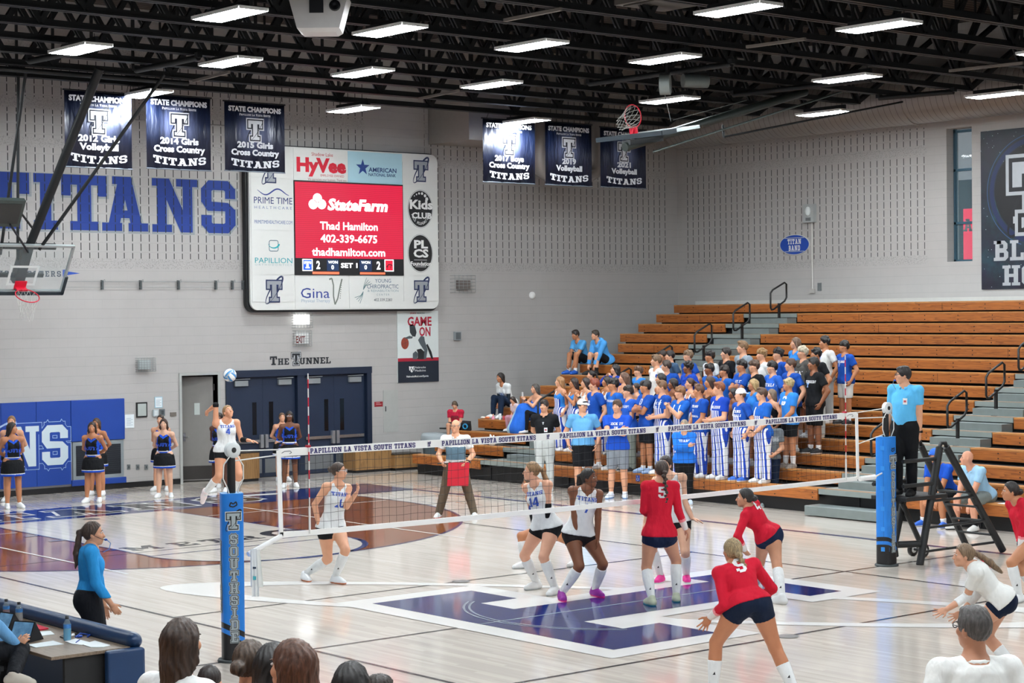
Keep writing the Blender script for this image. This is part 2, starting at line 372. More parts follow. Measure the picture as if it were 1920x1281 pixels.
def orbit(cx, cy, s, ang=.9, w=.07, part=None):
    """open elliptical swoosh that circles the block T"""
    out = []; n = 36; ca, sa = math.cos(ang), math.sin(ang); pts = []
    a0, a1 = part or (0, 2*math.pi)
    for i in range(n+1):
        t = a0+(a1-a0)*i/n; x, y = s*.82*math.cos(t), s*.2*math.sin(t); k = w*s*(.3+.7*abs(math.cos(t/2+.1)))
        pts.append(((cx+x*ca-y*sa, cy+x*sa+y*ca), k))
    for (p, k), (q, k2) in zip(pts[:-1], pts[1:]):
        t = nrm(np.subtract(q, p)); nn = np.array([-t[1], t[0]])
        out.append([tuple(np.add(p, nn*k/2)), tuple(np.subtract(p, nn*k/2)), tuple(np.subtract(q, nn*k2/2)), tuple(np.add(q, nn*k2/2))])
    return out
def tlogo(mb, F, cx, cy, h, fill, edge, rim, off=0., orb=True):
    """block T with an orbit"""
    if orb: mb.shapes(orbit(cx, cy+h*.05, h*1.0, .95, .1), F, edge, off); 
    if rim: mb.shapes(slab('T', h, cx, cy-h/2, 'c', e=h*.12), F, rim, off+.001)
    mb.shapes(slab('T', h, cx, cy-h/2, 'c', e=h*.065), F, edge, off+.002)
    mb.shapes(slab('T', h, cx, cy-h/2, 'c'), F, fill, off+.003)
    if orb: mb.shapes(orbit(cx, cy+h*.05, h*1.0, .95, .032, (math.pi*1.25, math.pi*1.85)), F, edge, off+.004)
# ================================================================ STRUCTURE
YW, XW, ZD, ZJ = 19.2, 24.8, 10.35, 8.29
SLX = [(-9, 14.42), (16.2, 24.45)]
EB = [(4.73, 4.95), (7.25, 7.46), (8.05, 8.3), (9.2, 9.5)]; ES = [(4.95, 7.25), (7.46, 8.05), (8.3, 9.2)]
wall_end = wall_mat('block_wall_end', 'AEABA8', 0, SLX, EB, ES, .04)
wall_blue = wall_mat('block_paint_blue', '0E3282', 0, SLX, EB, ES, .04)
wall_grey = wall_mat('block_paint_grey', '8D9598', 0, SLX, EB, ES, .04)
wall_right = wall_mat('block_wall_right', 'B3B0AD', 1, [(10.8, 18.92)], [(4.75, 4.97), (7.36, 7.58), (8.0, 8.3)], [(4.97, 7.36), (7.58, 8.0)])
FEW = lambda u, v, o=0.: (u, YW-o, v)              # end wall, seen from the court
def FE(y): return lambda u, v, o=0.: (u, y-o, v)
def FR(x): return lambda u, v, o=0.: (x-o, -u, v)  # right wall: u = -Y
# floor with its painted markings
maple = floor_mat('court_maple', 'DCD2C7', .12, .12); stain = floor_mat('court_stained_maple', '8A4A20', .12, .16)
fblue = floor_mat('court_blue', '04216A', .1, .05, False); fwhite = floor_mat('court_white', 'E9E7E3', .22, .02, False); fblack = floor_mat('court_black', '17171C', .2, .05, False)
fnavy = floor_mat('court_navy', '152B66', .2, .05, False); fpale = floor_mat('court_pale', '8F9AA8', .2, .05, False); fsteel = C('6E6A68', .4, .6)
fb = MB(); FF = lambda u, v, o=0.: (u, v, o)
fb.box((-13, -22, -.3), (XW+.3, YW+.3, 0), maple)
L1, L2, L3, L4, L5 = .0014, .0028, .0042, .0056, .007
arcp = [(-1.52, 14.33)]+[(4.5+6.02*math.cos(a), 12.73+6.02*math.sin(a)) for a in np.linspace(math.pi, 2*math.pi, 61)]+[(10.52, 14.33)]
fb.shapes([arcp], FF, stain, L1)
fb.shapes([R_(2.7, 8.46, 6.3, 14.33), disc(4.5, 8.46, 1.83, n=48)], FF, maple, L2)
fb.shapes([R_(-3.1, 14.33, 12.25, 16.3)], FF, fblue, L2)
fb.shapes(line(arcp, .05)+line([(2.7, 14.33), (2.7, 8.46), (6.3, 8.46), (6.3, 14.33)], .05)+arc(4.5, 8.46, 1.83, .05, math.pi, 2*math.pi)+arc(4.5, 8.46, 1.83, .1, math.pi*1.45, math.pi*1.95), FF, fnavy, L3)
fb.shapes([R_(12.13, -14.3, 12.25, 14.33), R_(-3.12, -14.3, -3.02, 14.33)], FF, fnavy, L3)
for yy in (9.5, 10.4, 11.3, 12.2): fb.shapes([R_(2.42, yy, 2.7, yy+.12), R_(6.3, yy, 6.58, yy+.12)], FF, fblue, L4)
fb.shapes([R_(x, 6.9, x+.05, 14.33) for x in (1.45, 7.6)]+[R_(6.35, 12.9, 10.4, 12.94), R_(-1, 12.9, 2.6, 12.94)], FF, fwhite, L4)
fb.shapes([R_(-.025, -9, .025, 9), R_(8.975, -9, 9.025, 9), R_(0, 8.97, 9, 9.02), R_(0, -9.02, 9, -8.97), R_(0, 2.975, 9, 3.025), R_(0, -3.025, 9, -2.975), R_(-3.02, -.025, 12.13, .025)], FF, fblack, L2)
for i, c in enumerate('TITANS'):                    # baseline lettering
    cx = [.9, 2.2, 3.45, 4.9, 6.65, 8.25][i]
    fb.shapes(slab(c, 1.16, cx, 14.74, 'c', sx=1.25, e=.07), FF, fwhite, L3); fb.shapes(slab(c, 1.16, cx, 14.74, 'c', sx=1.25), FF, fblack, L4)
for c, cx in zip('METR', (3.1, 3.85, 4.45, 5.05)): fb.shapes(slab(c, .5, cx, 9.22, 'c', sx=1.05), FF, fblack, L3)
fb.shapes(arc(5.95, 9.55, .4, .2, 0, 2*math.pi, ry=.42), FF, fblack, L3); fb.shapes(slab('W', .3, 5.95, 9.4, 'c'), FF, fblack, L3)
# centre logo: block T with an orbit, head of the T towards the near side
A_, B_ = 6.3, 1.28; ca, sa = -.55, .835; cx0, cy0 = 4.68, .18
el = lambda a, b, t, k=0.: (cx0+k*ca+a*math.cos(t)*ca+b*math.sin(t)*sa, cy0+k*sa+a*math.cos(t)*sa-b*math.sin(t)*ca)
N = 72
for i in range(N):
    t, q = 2*math.pi*i/N, 2*math.pi*(i+1)/N
    fb.poly([FF(*el(A_-.95, B_-.2, t), L3), FF(*el(A_, B_, t), L3), FF(*el(A_, B_, q), L3), FF(*el(A_-.95, B_-.2, q), L3)], fwhite)
Tq = [R_(2.42, -2.32, 3.44, 2.2), R_(3.44, 1.26, 4.03, 2.2), R_(3.44, -2.32, 4.03, -1.38), R_(3.4, -.7, 7.0, .6), R_(6.9, -1.2, 7.52, 1.05)]
fb.shapes([grow(p, .36) for p in Tq], FF, fwhite, L4); fb.shapes(Tq, FF, fblue, L5)
fb.shapes([R_(2.42, -.02, 3.44, .02), R_(3.44, -.02, 7.5, .02)]+arc(4.5, 0, 1.83, .03, 2.2, 4.08)+arc(4.5, 0, 1.76, .03, 2.2, 4.08), FF, fpale, .0085)
for px, py in ((1477, 1194), (864, 1091)):
    p = onz(px, py); fb.shapes([disc(p[0], p[1], .13)], FF, fsteel, L5)
p = onz(283-50, 955); fb.shapes([disc(4.55, 14.0, .16)], FF, fsteel, L3)
floor = fb.build('floor', kind='structure', label='glossy maple basketball and volleyball court floor with painted lines', cat='floor')
# end wall with door openings
def wall_rects(x0, x1, z1, holes):
    xs = sorted({x0, x1}|{h[0] for h in holes}|{h[2] for h in holes}); out = []
    for a, b in zip(xs[:-1], xs[1:]):
        hs = [h for h in holes if h[0] <= a+1e-6 and h[2] >= b-1e-6]
        lo = max([h[3] for h in hs] or [0.]); out.append((a, lo, b, z1))
        for h in hs:
            if h[1] > 0: out.append((a, 0, b, h[1]))
    return out
DOORS = [(9.42, 0, 10.34, 2.38), (10.58, 0, 14.5, 2.42)]
wb = MB()
for a, z0, b, z1 in wall_rects(-13, XW+.3, ZD+.2, DOORS): wb.box((a, YW, z0), (b, YW+.3, z1), wall_end)
for c, pl, pr in (('T', -40, 55), ('I', 63, 108), ('T', 115, 200), ('A', 191, 277), ('N', 285, 370), ('S', 377, 441)):   # painted wall lettering
    xl, xr = ony(pl, 385, YW)[0], ony(pr, 385, YW)[0]; sx = (xr-xl)/GL[c][0]/1.17
    wb.shapes(slab(c, 1.17, xl, 5.54, 'l', sx=sx, e=.03), lambda a, b, o=0.: FEW(a+.022, b-.018, o), wall_grey, .003)
    wb.shapes(slab(c, 1.17, xl, 5.54, 'l', sx=sx), FEW, wall_blue, .005)
wb.shapes([[(6.62, 4.68), (7.02, 4.625), (6.62, 4.57)], [(6.62, 4.7), (6.7, 4.7), (6.7, 4.55), (6.62, 4.55)]], FEW, ROYAL, .004)
wb.shapes(slab('ATHLETIC BOOSTERS', .15, 6.58, 4.55, 'r', gap=.25, sx=1.0, smallcaps=.8), FEW, C('2A3948', .6), .004)
k = C('141A20', .6); cw = ony(561, 684, YW)
wb.shapes(slab('THE', .2, 11.72, 2.555, 'l', gap=.1, sx=1.15, smallcaps=.74), FEW, k, .004)
wb.shapes(slab('UNNEL', .15, 12.52, 2.555, 'l', gap=.1, sx=1.25), FEW, k, .004)
tlogo(wb, lambda u, v, o=0.: FEW(u, v, o), 12.43, 2.68, .26, k, C('AEB2B4', .5), k, .003)
wall_e = wb.build('wall_end', kind='structure', label='painted concrete block end wall with acoustic slots and blue block lettering', cat='wall')
bb = MB(); 
for a, b in ((-13, 9.36), (10.4, 10.54), (14.54, XW)): bb.box((a, YW-.02, 0), (b, YW, .12), BLK)
bb.build('baseboard_end', kind='structure', label='black rubber baseboard along the end wall', cat='baseboard')
# right wall with the tall window
wr = MB(); WY0, WY1, WZ0, WZ1 = 9.5, 10.22, 4.79, 7.92
for a, b, z0, z1 in ((-22, WY0, 0, ZD+.2), (WY1, YW, 0, ZD+.2), (WY0, WY1, 0, WZ0), (WY0, WY1, WZ1, ZD+.2)): wr.box((XW, a, z0), (XW+.45, b, z1), wall_right)
wr.build('wall_right', kind='structure', label='painted block side wall with acoustic slots above the bleachers', cat='wall')
wn = MB(); fr = C('3F5E6E', .4, .4)
for z in (WZ0+.02, 5.7, 6.95, WZ1-.06): wn.box((XW+.26, WY0, z-.03), (XW+.34, WY1, z+.03), fr)
for y in (WY0+.03, WY1-.03): wn.box((XW+.26, y-.03, WZ0), (XW+.34, y+.03, WZ1), fr)
wn.build('window_1', kind='structure', label='tall narrow window with blue grey frame in the side wall', cat='window')
gl = MB(); gl.box((XW+.29, WY0, WZ0), (XW+.3, WY1, WZ1), glass_mat('A9CBD8', .12)); gl.build('window_2', kind='structure', label='glass pane of the tall narrow window', cat='window')
ot = MB(); ot.box((XW+2.6, 6.5, 4), (XW+2.7, 12, 6.9), C('4A5256', .8)); ot.build('exterior_wall', kind='structure', label='grey building seen through the tall window', cat='wall')
ob = MB(); a_, c_ = onx(1806, 392, XW+1.6), onx(1840, 497, XW+1.6); ob.box((XW+1.6, c_[1], c_[2]), (XW+1.65, a_[1], a_[2]), C('D0103C', .5, emit=.8)); ob.shapes(slab('A', .3, 0, 0, 'c'), lambda u, v, o=0.: (XW+1.59, a_[1]-.15-u, a_[2]-.55+v), WHITE)
ob.build('red_sign', label='glowing red display seen through the tall narrow window', cat='sign', base=(XW+1.6, float(a_[1]), float(c_[2])))
# roof deck
m, t, b = base_mat('roof_deck', .8); pos, xyz = t.world(); s = t.m('GREATER_THAN', t.m('FRACT', t.m('DIVIDE', xyz[1], .19)), .5)
t.put(b.inputs['Base Color'], t.mix(s, lin('2A2622'), lin('574E48'))); DECK = m
cb = MB(); cb.box((-13, -22, ZD), (XW+.3, YW+.3, ZD+.2), DECK); cb.build('ceiling', kind='structure', label='dark corrugated steel roof deck', cat='ceiling')
# ---------------------------------------------------------------- roof joists
def make_joist(y):
    x0, x1, xb = -13., XW, 21.6; J = thing('roof_joist', 'dark steel open web roof joist spanning the gym', 'roof joist', (x0, y, ZJ), 'steel roof joists under the deck'); B = (x0, y, ZJ)
    tc = MB(); tc.box((x0, y-.09, ZD-.12), (x1, y-.02, ZD), DKSTEEL); tc.box((x0, y+.02, ZD-.12), (x1, y+.09, ZD), DKSTEEL); tc.build('top_chord', J, B)
    bc = MB(); bc.box((x0, y-.095, ZJ), (xb, y-.015, ZJ+.02), DKSTEEL); bc.box((x0, y+.015, ZJ), (xb, y+.095, ZJ+.02), DKSTEEL)
    bc.box((x0, y-.035, ZJ), (xb, y-.015, ZJ+.115), DKSTEEL); bc.box((x0, y+.015, ZJ), (xb, y+.035, ZJ+.115), DKSTEEL); bc.build('bottom_chord', J, B)
    wm = MB(); n = 14; st = (xb-x0)/n
    for i in range(n):
        a, c = x0+i*st, x0+(i+1)*st; mid = (a+c)/2
        for dy in (-.045, .045):
            wm.bar((a, y+dy, ZJ+.06), (mid, y+dy, ZD-.06), .04, .085, DKSTEEL); wm.bar((mid, y+dy, ZD-.06), (c, y+dy, ZJ+.06), .04, .085, DKSTEEL)
        wm.bar((a, y, ZJ+.06), (a, y, ZD-.06), .045, .045, DKSTEEL); wm.bar((a+st*.25, y, ZJ+1.0), (a+st*.25, y, ZD-.06), .035, .035, DKSTEEL)
    for dy in (-.045, .045): wm.bar((xb, y+dy, ZJ+.06), (x1, y+dy, ZD-.08), .04, .085, DKSTEEL)
    wm.build('web', J, B); return J
j0 = None; JY = [10.22+1.524*k for k in range(4, -12, -1)]
for y in JY:
    if j0 is None: j0 = make_joist(y)
    else: c = copy_tree(j0); c.location = (-13, y, ZJ)
# ---------------------------------------------------------------- ceiling light fixtures
def make_lamp(x, y, z):
    L = thing('ceiling_light', 'bright white multi tube light fixture hung under the roof joists', 'light fixture', (x, y, z), 'linear fluorescent fixtures'); B = (x, y, z)
    hb = MB(); hb.box((x-.26, y-.66, z+.04), (x+.26, y+.66, z+.055), WHITE); hb.box((x-.26, y-.66, z+.004), (x-.25, y+.66, z+.04), WHITE); hb.box((x+.25, y-.66, z+.004), (x+.26, y+.66, z+.04), WHITE); hb.box((x-.03, y-.6, z+.055), (x+.03, y+.6, z+.16), DKSTEEL)
    for s in (-1, 1): hb.box((x-.24, y+s*.66-.012, z+.006), (x+.24, y+s*.66+.012, z+.05), WHITE); hb.bar((x, y+s*.5, z+.15), (x, y+s*.5, ZJ+.02 if z < ZJ-.17 else z+.17), .01, .01, DKSTEEL)
    hb.build('housing', L, B)
    tb = MB(); em = C('F4FBFF', .4, var=0, emit=LAMP, name='lit_tube')
    for i in range(6): tb.box((x-.2+i*.075-.024+.0125, y-.63, z), (x-.2+i*.075+.024+.0125, y+.63, z+.035), em)
    tb.build('tubes', L, B)
    return L
q = lambda x, y: (-11.53+(x+11.53)*1.1446, -17.43+(y+17.43)*1.1446)
LP = [(1.12, 7.45), (3.6, 7.42), (5.97, 7.3), (8.66, 7.35), (12.8, 7.28), (16.95, 7.17), (1.21, 3.5), (3.67, 3.4), (6.2, 3.4), (8.79, 3.3), (13., 3.27), (17.15, 3.25),
      (.3, 11.8), (4.56, 11.8), (8.93, 11.8), (13.07, 11.72), (3.7, -.7), (6.23, -.65), (8.86, -.79), (13., -.8), (17.1, -.8)]
LP = [q(*p) for p in LP]+[(x, y) for y in (-6.4, -11., -15.5) for x in (-3.5, 2.9, 8.8, 16.5)]+[(-4., 10.8), (-4., 6.2), (-4., 1.6), (3, 1.75), (-9.5, -7.), (-9.5, -12.5), (-4., -9.)]  # unseen fixtures continue the grid; last three added to brighten the near stands
l0 = None
for x, y in LP:
    if l0 is None: l0 = make_lamp(x, y, ZJ-.2)
    else: c = copy_tree(l0); c.location = (x, y, ZJ-.2)
# ---------------------------------------------------------------- bleachers
BX = lambda i: 14.5+.65*i
BZ = lambda i: .46+.2425*i
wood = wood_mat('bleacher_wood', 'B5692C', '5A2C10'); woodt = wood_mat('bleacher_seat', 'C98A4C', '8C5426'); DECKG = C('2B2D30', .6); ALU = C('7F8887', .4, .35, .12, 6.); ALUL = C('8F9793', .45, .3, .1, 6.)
BL = thing('bleachers', 'tall bank of telescoping orange wood bleachers with two grey stair aisles', 'bleachers', (14.5, 6, 0)); BB = (14.5, 6, 0)
def seat(i, y0, y1):
    x, z = BX(i), BZ(i); b = MB()
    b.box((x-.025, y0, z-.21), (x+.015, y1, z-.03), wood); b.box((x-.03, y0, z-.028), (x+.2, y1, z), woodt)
    yy = y0+.12
    while yy < y1-.05:
        for dz in (-.075, -.165): b.box((x-.028, yy-.011, z+dz-.011), (x-.02, yy+.011, z+dz+.011), BLK)
        yy += .915
    yy = 1.3+((i*.37) % 1.)*3-8
    while yy < y1:
        if y0+.3 < yy < y1-.3: b.box((x-.0265, yy-.004, z-.21), (x-.02, yy+.004, z-.03), BLK)
        yy += 5.2
    b.build('seat_board', BL, BB)
    for yy in ([y0+.1] if y0 > -5 else [])+([y1-.1] if y1 < 17 else []): s = MB(); s.bar((x+.02, yy, z-.06), (x+.3, yy, z-.26), .05, .06, DKSTEEL); s.build('seat_bracket', BL, BB)
YR = -6.5
for i in range(15):
    yl = 18.12 if i >= 11 else 17.5
    if i == 14: seat(i, YR, yl)
    else:
        seat(i, 15.03, yl); seat(i, 5.27 if i < 4 else 4.73, 13.24); seat(i, YR, 3.36)
    d = MB(); x1 = BX(i+1)+.06 if i < 14 else XW
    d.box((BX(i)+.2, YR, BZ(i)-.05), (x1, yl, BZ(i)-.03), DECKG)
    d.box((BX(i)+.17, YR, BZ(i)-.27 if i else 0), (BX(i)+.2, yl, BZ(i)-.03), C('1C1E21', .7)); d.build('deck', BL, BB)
    if i < 14:
        for (y0, y1, cut) in ((13.26, 15.01, .55), (3.38, (5.25 if i < 4 else 4.71), .2)):
            s = MB(); s.box((BX(i)-.02, y0, BZ(i)-.1), (BX(i)+.6, y1, BZ(i)-.005), ALUL); s.box((BX(i)+.0, y0+.01, BZ(i)-.006), (BX(i)+.14, y1-.01, BZ(i)-.001), C('8A6A4C', .6))
            if i: 
                s.box((BX(i)-.36, y0+.005, BZ(i)-.26), (BX(i)-.03, y1-cut, BZ(i)-.115), ALU)
            s.build('aisle_step', BL, BB)
fs = MB(); fs.box((14.06, 3.42, .02), (14.46, 5.22, .19), ALU); fs.build('front_step', BL, BB, bevel=.01)
kk = MB(); kk.box((14.62, YR, 0), (14.68, 17.5, .42), BLK)
for y in np.arange(YR+.5, 17.4, 2.6): kk.box((14.6, y, .02), (14.63, y+.03, .42), C('1B1C1E', .5)); 
kk.build('kick_panel', BL, BB)
bs = MB(); bs.box((24.35, YR, 3.5), (24.75, 18.1, 3.95), C('C9C8C2', .6)); bs.build('rear_filler', BL, BB)
sg = MB(); sx_, sy_ = BX(0)-.028, onx(1196, 899, 14.47)[1]; sg.box((sx_-.004, sy_-.055, .3), (sx_, sy_+.055, .42), ROYAL)
FS = lambda u, v, o=0.: (sx_-.005-o, sy_-u, .36+v)
sg.shapes([disc(-.005, .04, .01, n=10)]+line([(-.005, .03), (-.002, -.002), (.02, -.005), (.028, -.035)], .008)+arc(.0, -.02, .026, .007, 2.2, 6., 14), FS, WHITE); sg.build('wheelchair_sign', BL, BB)
def rail(i, y):
    x, z = BX(i)+.32, BZ(i)-.03; r = thing('aisle_handrail', None, None, (x-14.5, y-6, z)); r.parent = BL; B = (x, y, z)
    p = MB(); p.bar((x, y, z), (x, y, z+.52), .05, .05, BLK); p.box((x-.09, y-.05, z), (x+.09, y+.05, z+.03), BLK); p.build('post', r, B)
    c = [(-.3, .42), (-.3, .76), (-.22, .84), (.2, 1.02), (.27, .98), (.27, .66), (.2, .57), (-.2, .37), (-.27, .37)]
    l = MB(); l.tube([(x+a, y, z+bz) for a, bz in c], .023, BLK, 8, True); l.build('loop', r, B); return r
r0 = None
for i, y in [(12, 13.55), (10, 13.55), (8, 13.55), (6, 13.55), (4, 13.55), (2, 14.6)]+[(7, 4.2), (5, 4.0), (3, 3.9), (1, 4.6)]:
    if r0 is None: r0 = rail(i, y)
    else: c = copy_tree(r0); c.location = (BX(i)+.32-14.5, y-6, BZ(i)-.03)
# ---------------------------------------------------------------- ducts
def duct(name, label, pts, r, seams=True, flat=1.):
    P = [np.asarray(p, float) for p in pts]; d = MB(); mm = C('A39E99', .45, .55, .08, 3.); d.tube(P, r, mm, 32)
    D = thing(name, label, 'duct', tuple(P[0])); d.build('shell', D, P[0])
    if seams:
        L = np.linalg.norm(P[-1]-P[0]); ax = nrm(P[-1]-P[0]); n = int(L/.17); rb = MB(); ra = C('6E6A67', .5, .5)
        for k in range(1, n): big = k % 18 == 0; c = P[0]+ax*L*k/n; h = .03 if big else .006; rb.tube([c-ax*h, c+ax*h], r+(.02 if big else .006), mm if big else ra, 32, caps=big)
        rb.build('spiral_seam', D, P[0])
    return D
duct('spiral_duct', 'large grey round spiral duct running along the side wall under the roof', [(23.98, -8, 8.62), (23.98, 18.3, 8.62)], .62)
p, q_ = ony(1013, 300, 18.2), ony(1117, 300, 18.2)
duct('branch_duct', 'grey round duct elbow behind the hanging banners on the right', [(p[0], 18.2, ZD-.02), (p[0], 18.2, 7.5), (p[0]+.08, 18.2, 7.28), (p[0]+.3, 18.2, 7.16), (q_[0]-.3, 18.25, 7.16), (q_[0]-.08, 18.25, 7.28), (q_[0], 18.25, 7.5), (q_[0], 18.25, ZD-.02)], .24, False)
a_, c_ = ony(860, 264, 18.0), ony(985, 264, 18.0); db = MB(); db.box((a_[0], 17.6, a_[2]), (c_[0], 19.19, ZD-.01), C('8E8984', .7)); db.build('duct_box', label='boxed grey duct chase high on the end wall beside the banners', cat='duct', base=(a_[0], 18.1, a_[2]))
# ================================================================ WALL FIXTURES
def P2(px, py, Y): p = ony(px, py, Y); return p[0], p[2]
def ptxt(mb, m, s, pl, pr, pb, cap, Y, off=.004, bold=0., shear=0.):
    """sans line between two photo columns on the plane Y"""
    a, b = P2(pl, pb, Y), P2(pr, pb, Y); d = (np.array([a[0], Y, a[1]])-CAM)@CF
    mb.text2(txt(s, cap*d/FPX, (a[0]+b[0])/2, a[1], bold=bold, shear=shear, fit=b[0]-a[0]), FE(Y), m, off)
def pslab(mb, m, s, pl, pr, pb, cap, Y, off=.004, e=0., gap=.1, sc=1.):
    a, b = P2(pl, pb, Y), P2(pr, pb, Y); d = (np.array([a[0], Y, a[1]])-CAM)@CF; h = cap*d/FPX
    w = sum(GL[c][0]*(1 if i == 0 or s[i-1] == ' ' else sc) for i, c in enumerate(s))*h; g = gap*h*(len(s)-1)
    mb.shapes(slab(s, h, a[0], a[1], 'l', gap=gap, sx=(b[0]-a[0]-g)/w, e=e*h, smallcaps=sc), FE(Y), m, off)
# ---- video scoreboard
YS = 18.95
SB = thing('scoreboard', 'large white video scoreboard with sponsor panels and a red screen', 'scoreboard', (13.9, YS, 3.84)); B0 = (13.9, YS, 3.84)
x0, x1, z0, z1 = P2(470, 580, YS)[0], P2(823, 580, YS)[0], P2(823, 579, YS)[1], P2(823, 291, YS)[1]
def rr(x0, z0, x1, z1, r, n=6): 
    o = []
    for cx, cz, a in ((x1-r, z1-r, 0), (x0+r, z1-r, 1), (x0+r, z0+r, 2), (x1-r, z0+r, 3)):
        o += [(cx+r*math.cos(a*math.pi/2+math.pi/2*i/n), cz+r*math.sin(a*math.pi/2+math.pi/2*i/n)) for i in range(n+1)]
    return o
def slabplate(mb, pts, F, t, m, off=0.):
    """solid plate of thickness t from an outline"""
    n = len(pts); mb.raw([F(u, v, off) for u, v in pts]+[F(u, v, off+t) for u, v in pts], [tuple(range(n)), tuple(range(2*n-1, n-1, -1))]+[(i, (i+1) % n, n+(i+1) % n, n+i) for i in range(n)], m)
PANEL = C('D9DAD6', .45, var=.02); inkN = C('15264F', .5); inkK = C('101114', .5); SILV = C('9A9EA3', .4, .3)
fm_ = MB(); slabplate(fm_, rr(x0-.05, z0-.05, x1+.03, z1+.03, .22), FE(YW-.03), .14, C('16181B', .5), .0); slabplate(fm_, rr(x0, z0, x1, z1, .2), FE(YS+.06), .06, PANEL, .0)
fm_.build('cabinet', SB, B0)
u0, u1, u2, u3, u4 = x0, P2(551, 430, YS)[0], P2(653, 430, YS)[0], P2(755, 430, YS)[0], x1
v0, v1 = P2(755, 517, YS)[1], P2(755, 347, YS)[1]
def panel(m, a, b, c, d, draw, name='sponsor_panel'):
    p = MB(); p.box((a+.006, YS-.012, b+.006), (c-.006, YS, d-.006), m); draw(p); return p.build(name, SB, B0)
PW = YS-.012
def d1(p): ptxt(p, C('B5122A', .5), 'Shadow Lake', 584, 624, 292, 7, PW, bold=.0); ptxt(p, C('C8102E', .5), 'HyVee', 556, 649, 320, 26, PW, bold=.05); ptxt(p, C('B5122A', .5), 'EMPLOYEE OWNED', 601, 645, 331, 4.5, PW); ptxt(p, C('8C4A50', .5), 'We appreciate your business. Thank you.', 577, 650, 338, 5, PW)
panel(PANEL, u1, v1, u2, z1-.02, d1)
def d2(p):
    c = P2(680, 314, PW); 
    for i in range(5):
        a = math.pi/2+i*math.pi*.4; r = .2
        p.shapes([[(c[0]+r*math.cos(a), c[1]+r*math.sin(a)), (c[0]+r*.4*math.cos(a+.628), c[1]+r*.4*math.sin(a+.628)), (c[0], c[1]), (c[0]+r*.4*math.cos(a-.628), c[1]+r*.4*math.sin(a-.628))]], FE(PW), C('1E3F86', .5), .004+.0003*i)
    ptxt(p, C('16336F', .5), 'AMERICAN', 691, 743, 322, 8.5, PW, bold=.02); ptxt(p, C('16336F', .5), 'NATIONAL BANK', 691, 742, 330, 6, PW, bold=.015)
panel(C('A9CFDC', .45, var=.02), u2, v1, u3, z1-.02, d2)
def tl(px, py, h):
    def f(p): c = P2(px, py, PW); tlogo(p, FE(PW), c[0], c[1], h, SILV, inkN, None, .004)
    return f
zq = P2(755, 345, PW)[1]
panel(PANEL, u3, zq, u4-.03, z1-.2, tl(789, 321, .46)); panel(PANEL, u3, z0+.18, u4-.03, v0, tl(790, 546, .46)); panel(PANEL, u0+.03, z0+.18, u1, v0, tl(514, 546, .46)); panel(PANEL, u0+.03, zq, u1, z1-.2, tl(507, 322, .46))
def disk_ad(cy, lines):
    def f(p):
        c = P2(788, cy, PW); d = (np.array([c[0], PW, c[1]])-CAM)@CF/FPX
        p.shapes([disc(c[0], c[1], 29.5*d, 36*d, 40)], FE(PW), C('9C9FA2', .5), .003); p.shapes([disc(c[0], c[1], 28.5*d, 35*d, 40)], FE(PW), PANEL, .005); p.shapes([disc(c[0], c[1], 27.5*d, 34*d, 40)], FE(PW), inkK, .007)
        for q in lines: ptxt(p, WHITE, *q[:5], PW, .0095, bold=q[5])
        if cy < 430:
            for i, (a, b) in enumerate(((-14, 24), (-9, 27), (-3, 29), (4, 29), (11, 25), (15, 19))): p.shapes([disc(c[0]+a*d, c[1]+b*d, (1.2+.45*i)*d, n=12)], FE(PW), WHITE, .0095)
            for i, ch in enumerate('PLCS FOUNDATION'):
                a = math.radians(205+i*9.3); vf = txt(ch, 5*d, 0, 0, bold=.01) if ch != ' ' else None
                if vf and len(vf[0]):
                    ca, sa = math.cos(a+math.pi/2), math.sin(a+math.pi/2); V = np.array(vf[0]); V = np.stack([c[0]+23.5*d*math.cos(a)+V[:, 0]*ca-V[:, 1]*sa, c[1]+29.5*d*math.sin(a)+V[:, 0]*sa+V[:, 1]*ca], 1); p.text2((V, vf[1]), FE(PW), WHITE, .0095)
        else: p.shapes([R_(c[0]-15*d, c[1]-13*d, c[0]+15*d, c[1]-12.2*d), R_(c[0]-13*d, c[1]-26*d, c[0]+13*d, c[1]-25.2*d)], FE(PW), WHITE, .0095)
    return f
zk = P2(788, 431, PW)[1]
panel(PANEL, u3, zk, u4-.03, zq, disk_ad(392, [('Kids', 768, 811, 391, 17, .04), ('CLUB', 772, 809, 409, 11, .04)])); panel(PANEL, u3, v0, u4-.03, zk, disk_ad(475, [('PL', 776, 802, 465, 15, .04), ('CS', 775, 803, 482, 15, .04), ('Foundation', 770, 808, 498, 8, .03)]))
def d3(p):
    c = P2(512, 360, PW); ink = C('2A3C86', .5); p.shapes([q for i in range(24) for q in line([(c[0]-.42+.035*i, c[1]+.07*math.sin(i*.34+2.6)), (c[0]-.42+.035*(i+1), c[1]+.07*math.sin((i+1)*.34+2.6))], .012+.022*math.sin(math.pi*i/24))], FE(PW), ink, .004)
    ptxt(p, C('24366E', .5), 'PRIME TIME', 476, 548, 381, 13, PW); ptxt(p, C('6C7FA8', .5), 'H E A L T H C A R E', 477, 547, 391, 5.5, PW); ptxt(p, C('5E74A6', .5), 'PRIMETIMEHEALTHCARE.COM', 477, 548, 419, 7, PW)
zp = P2(510, 432, PW)[1]
panel(PANEL, u0+.03, zp, u1, zq, d3)
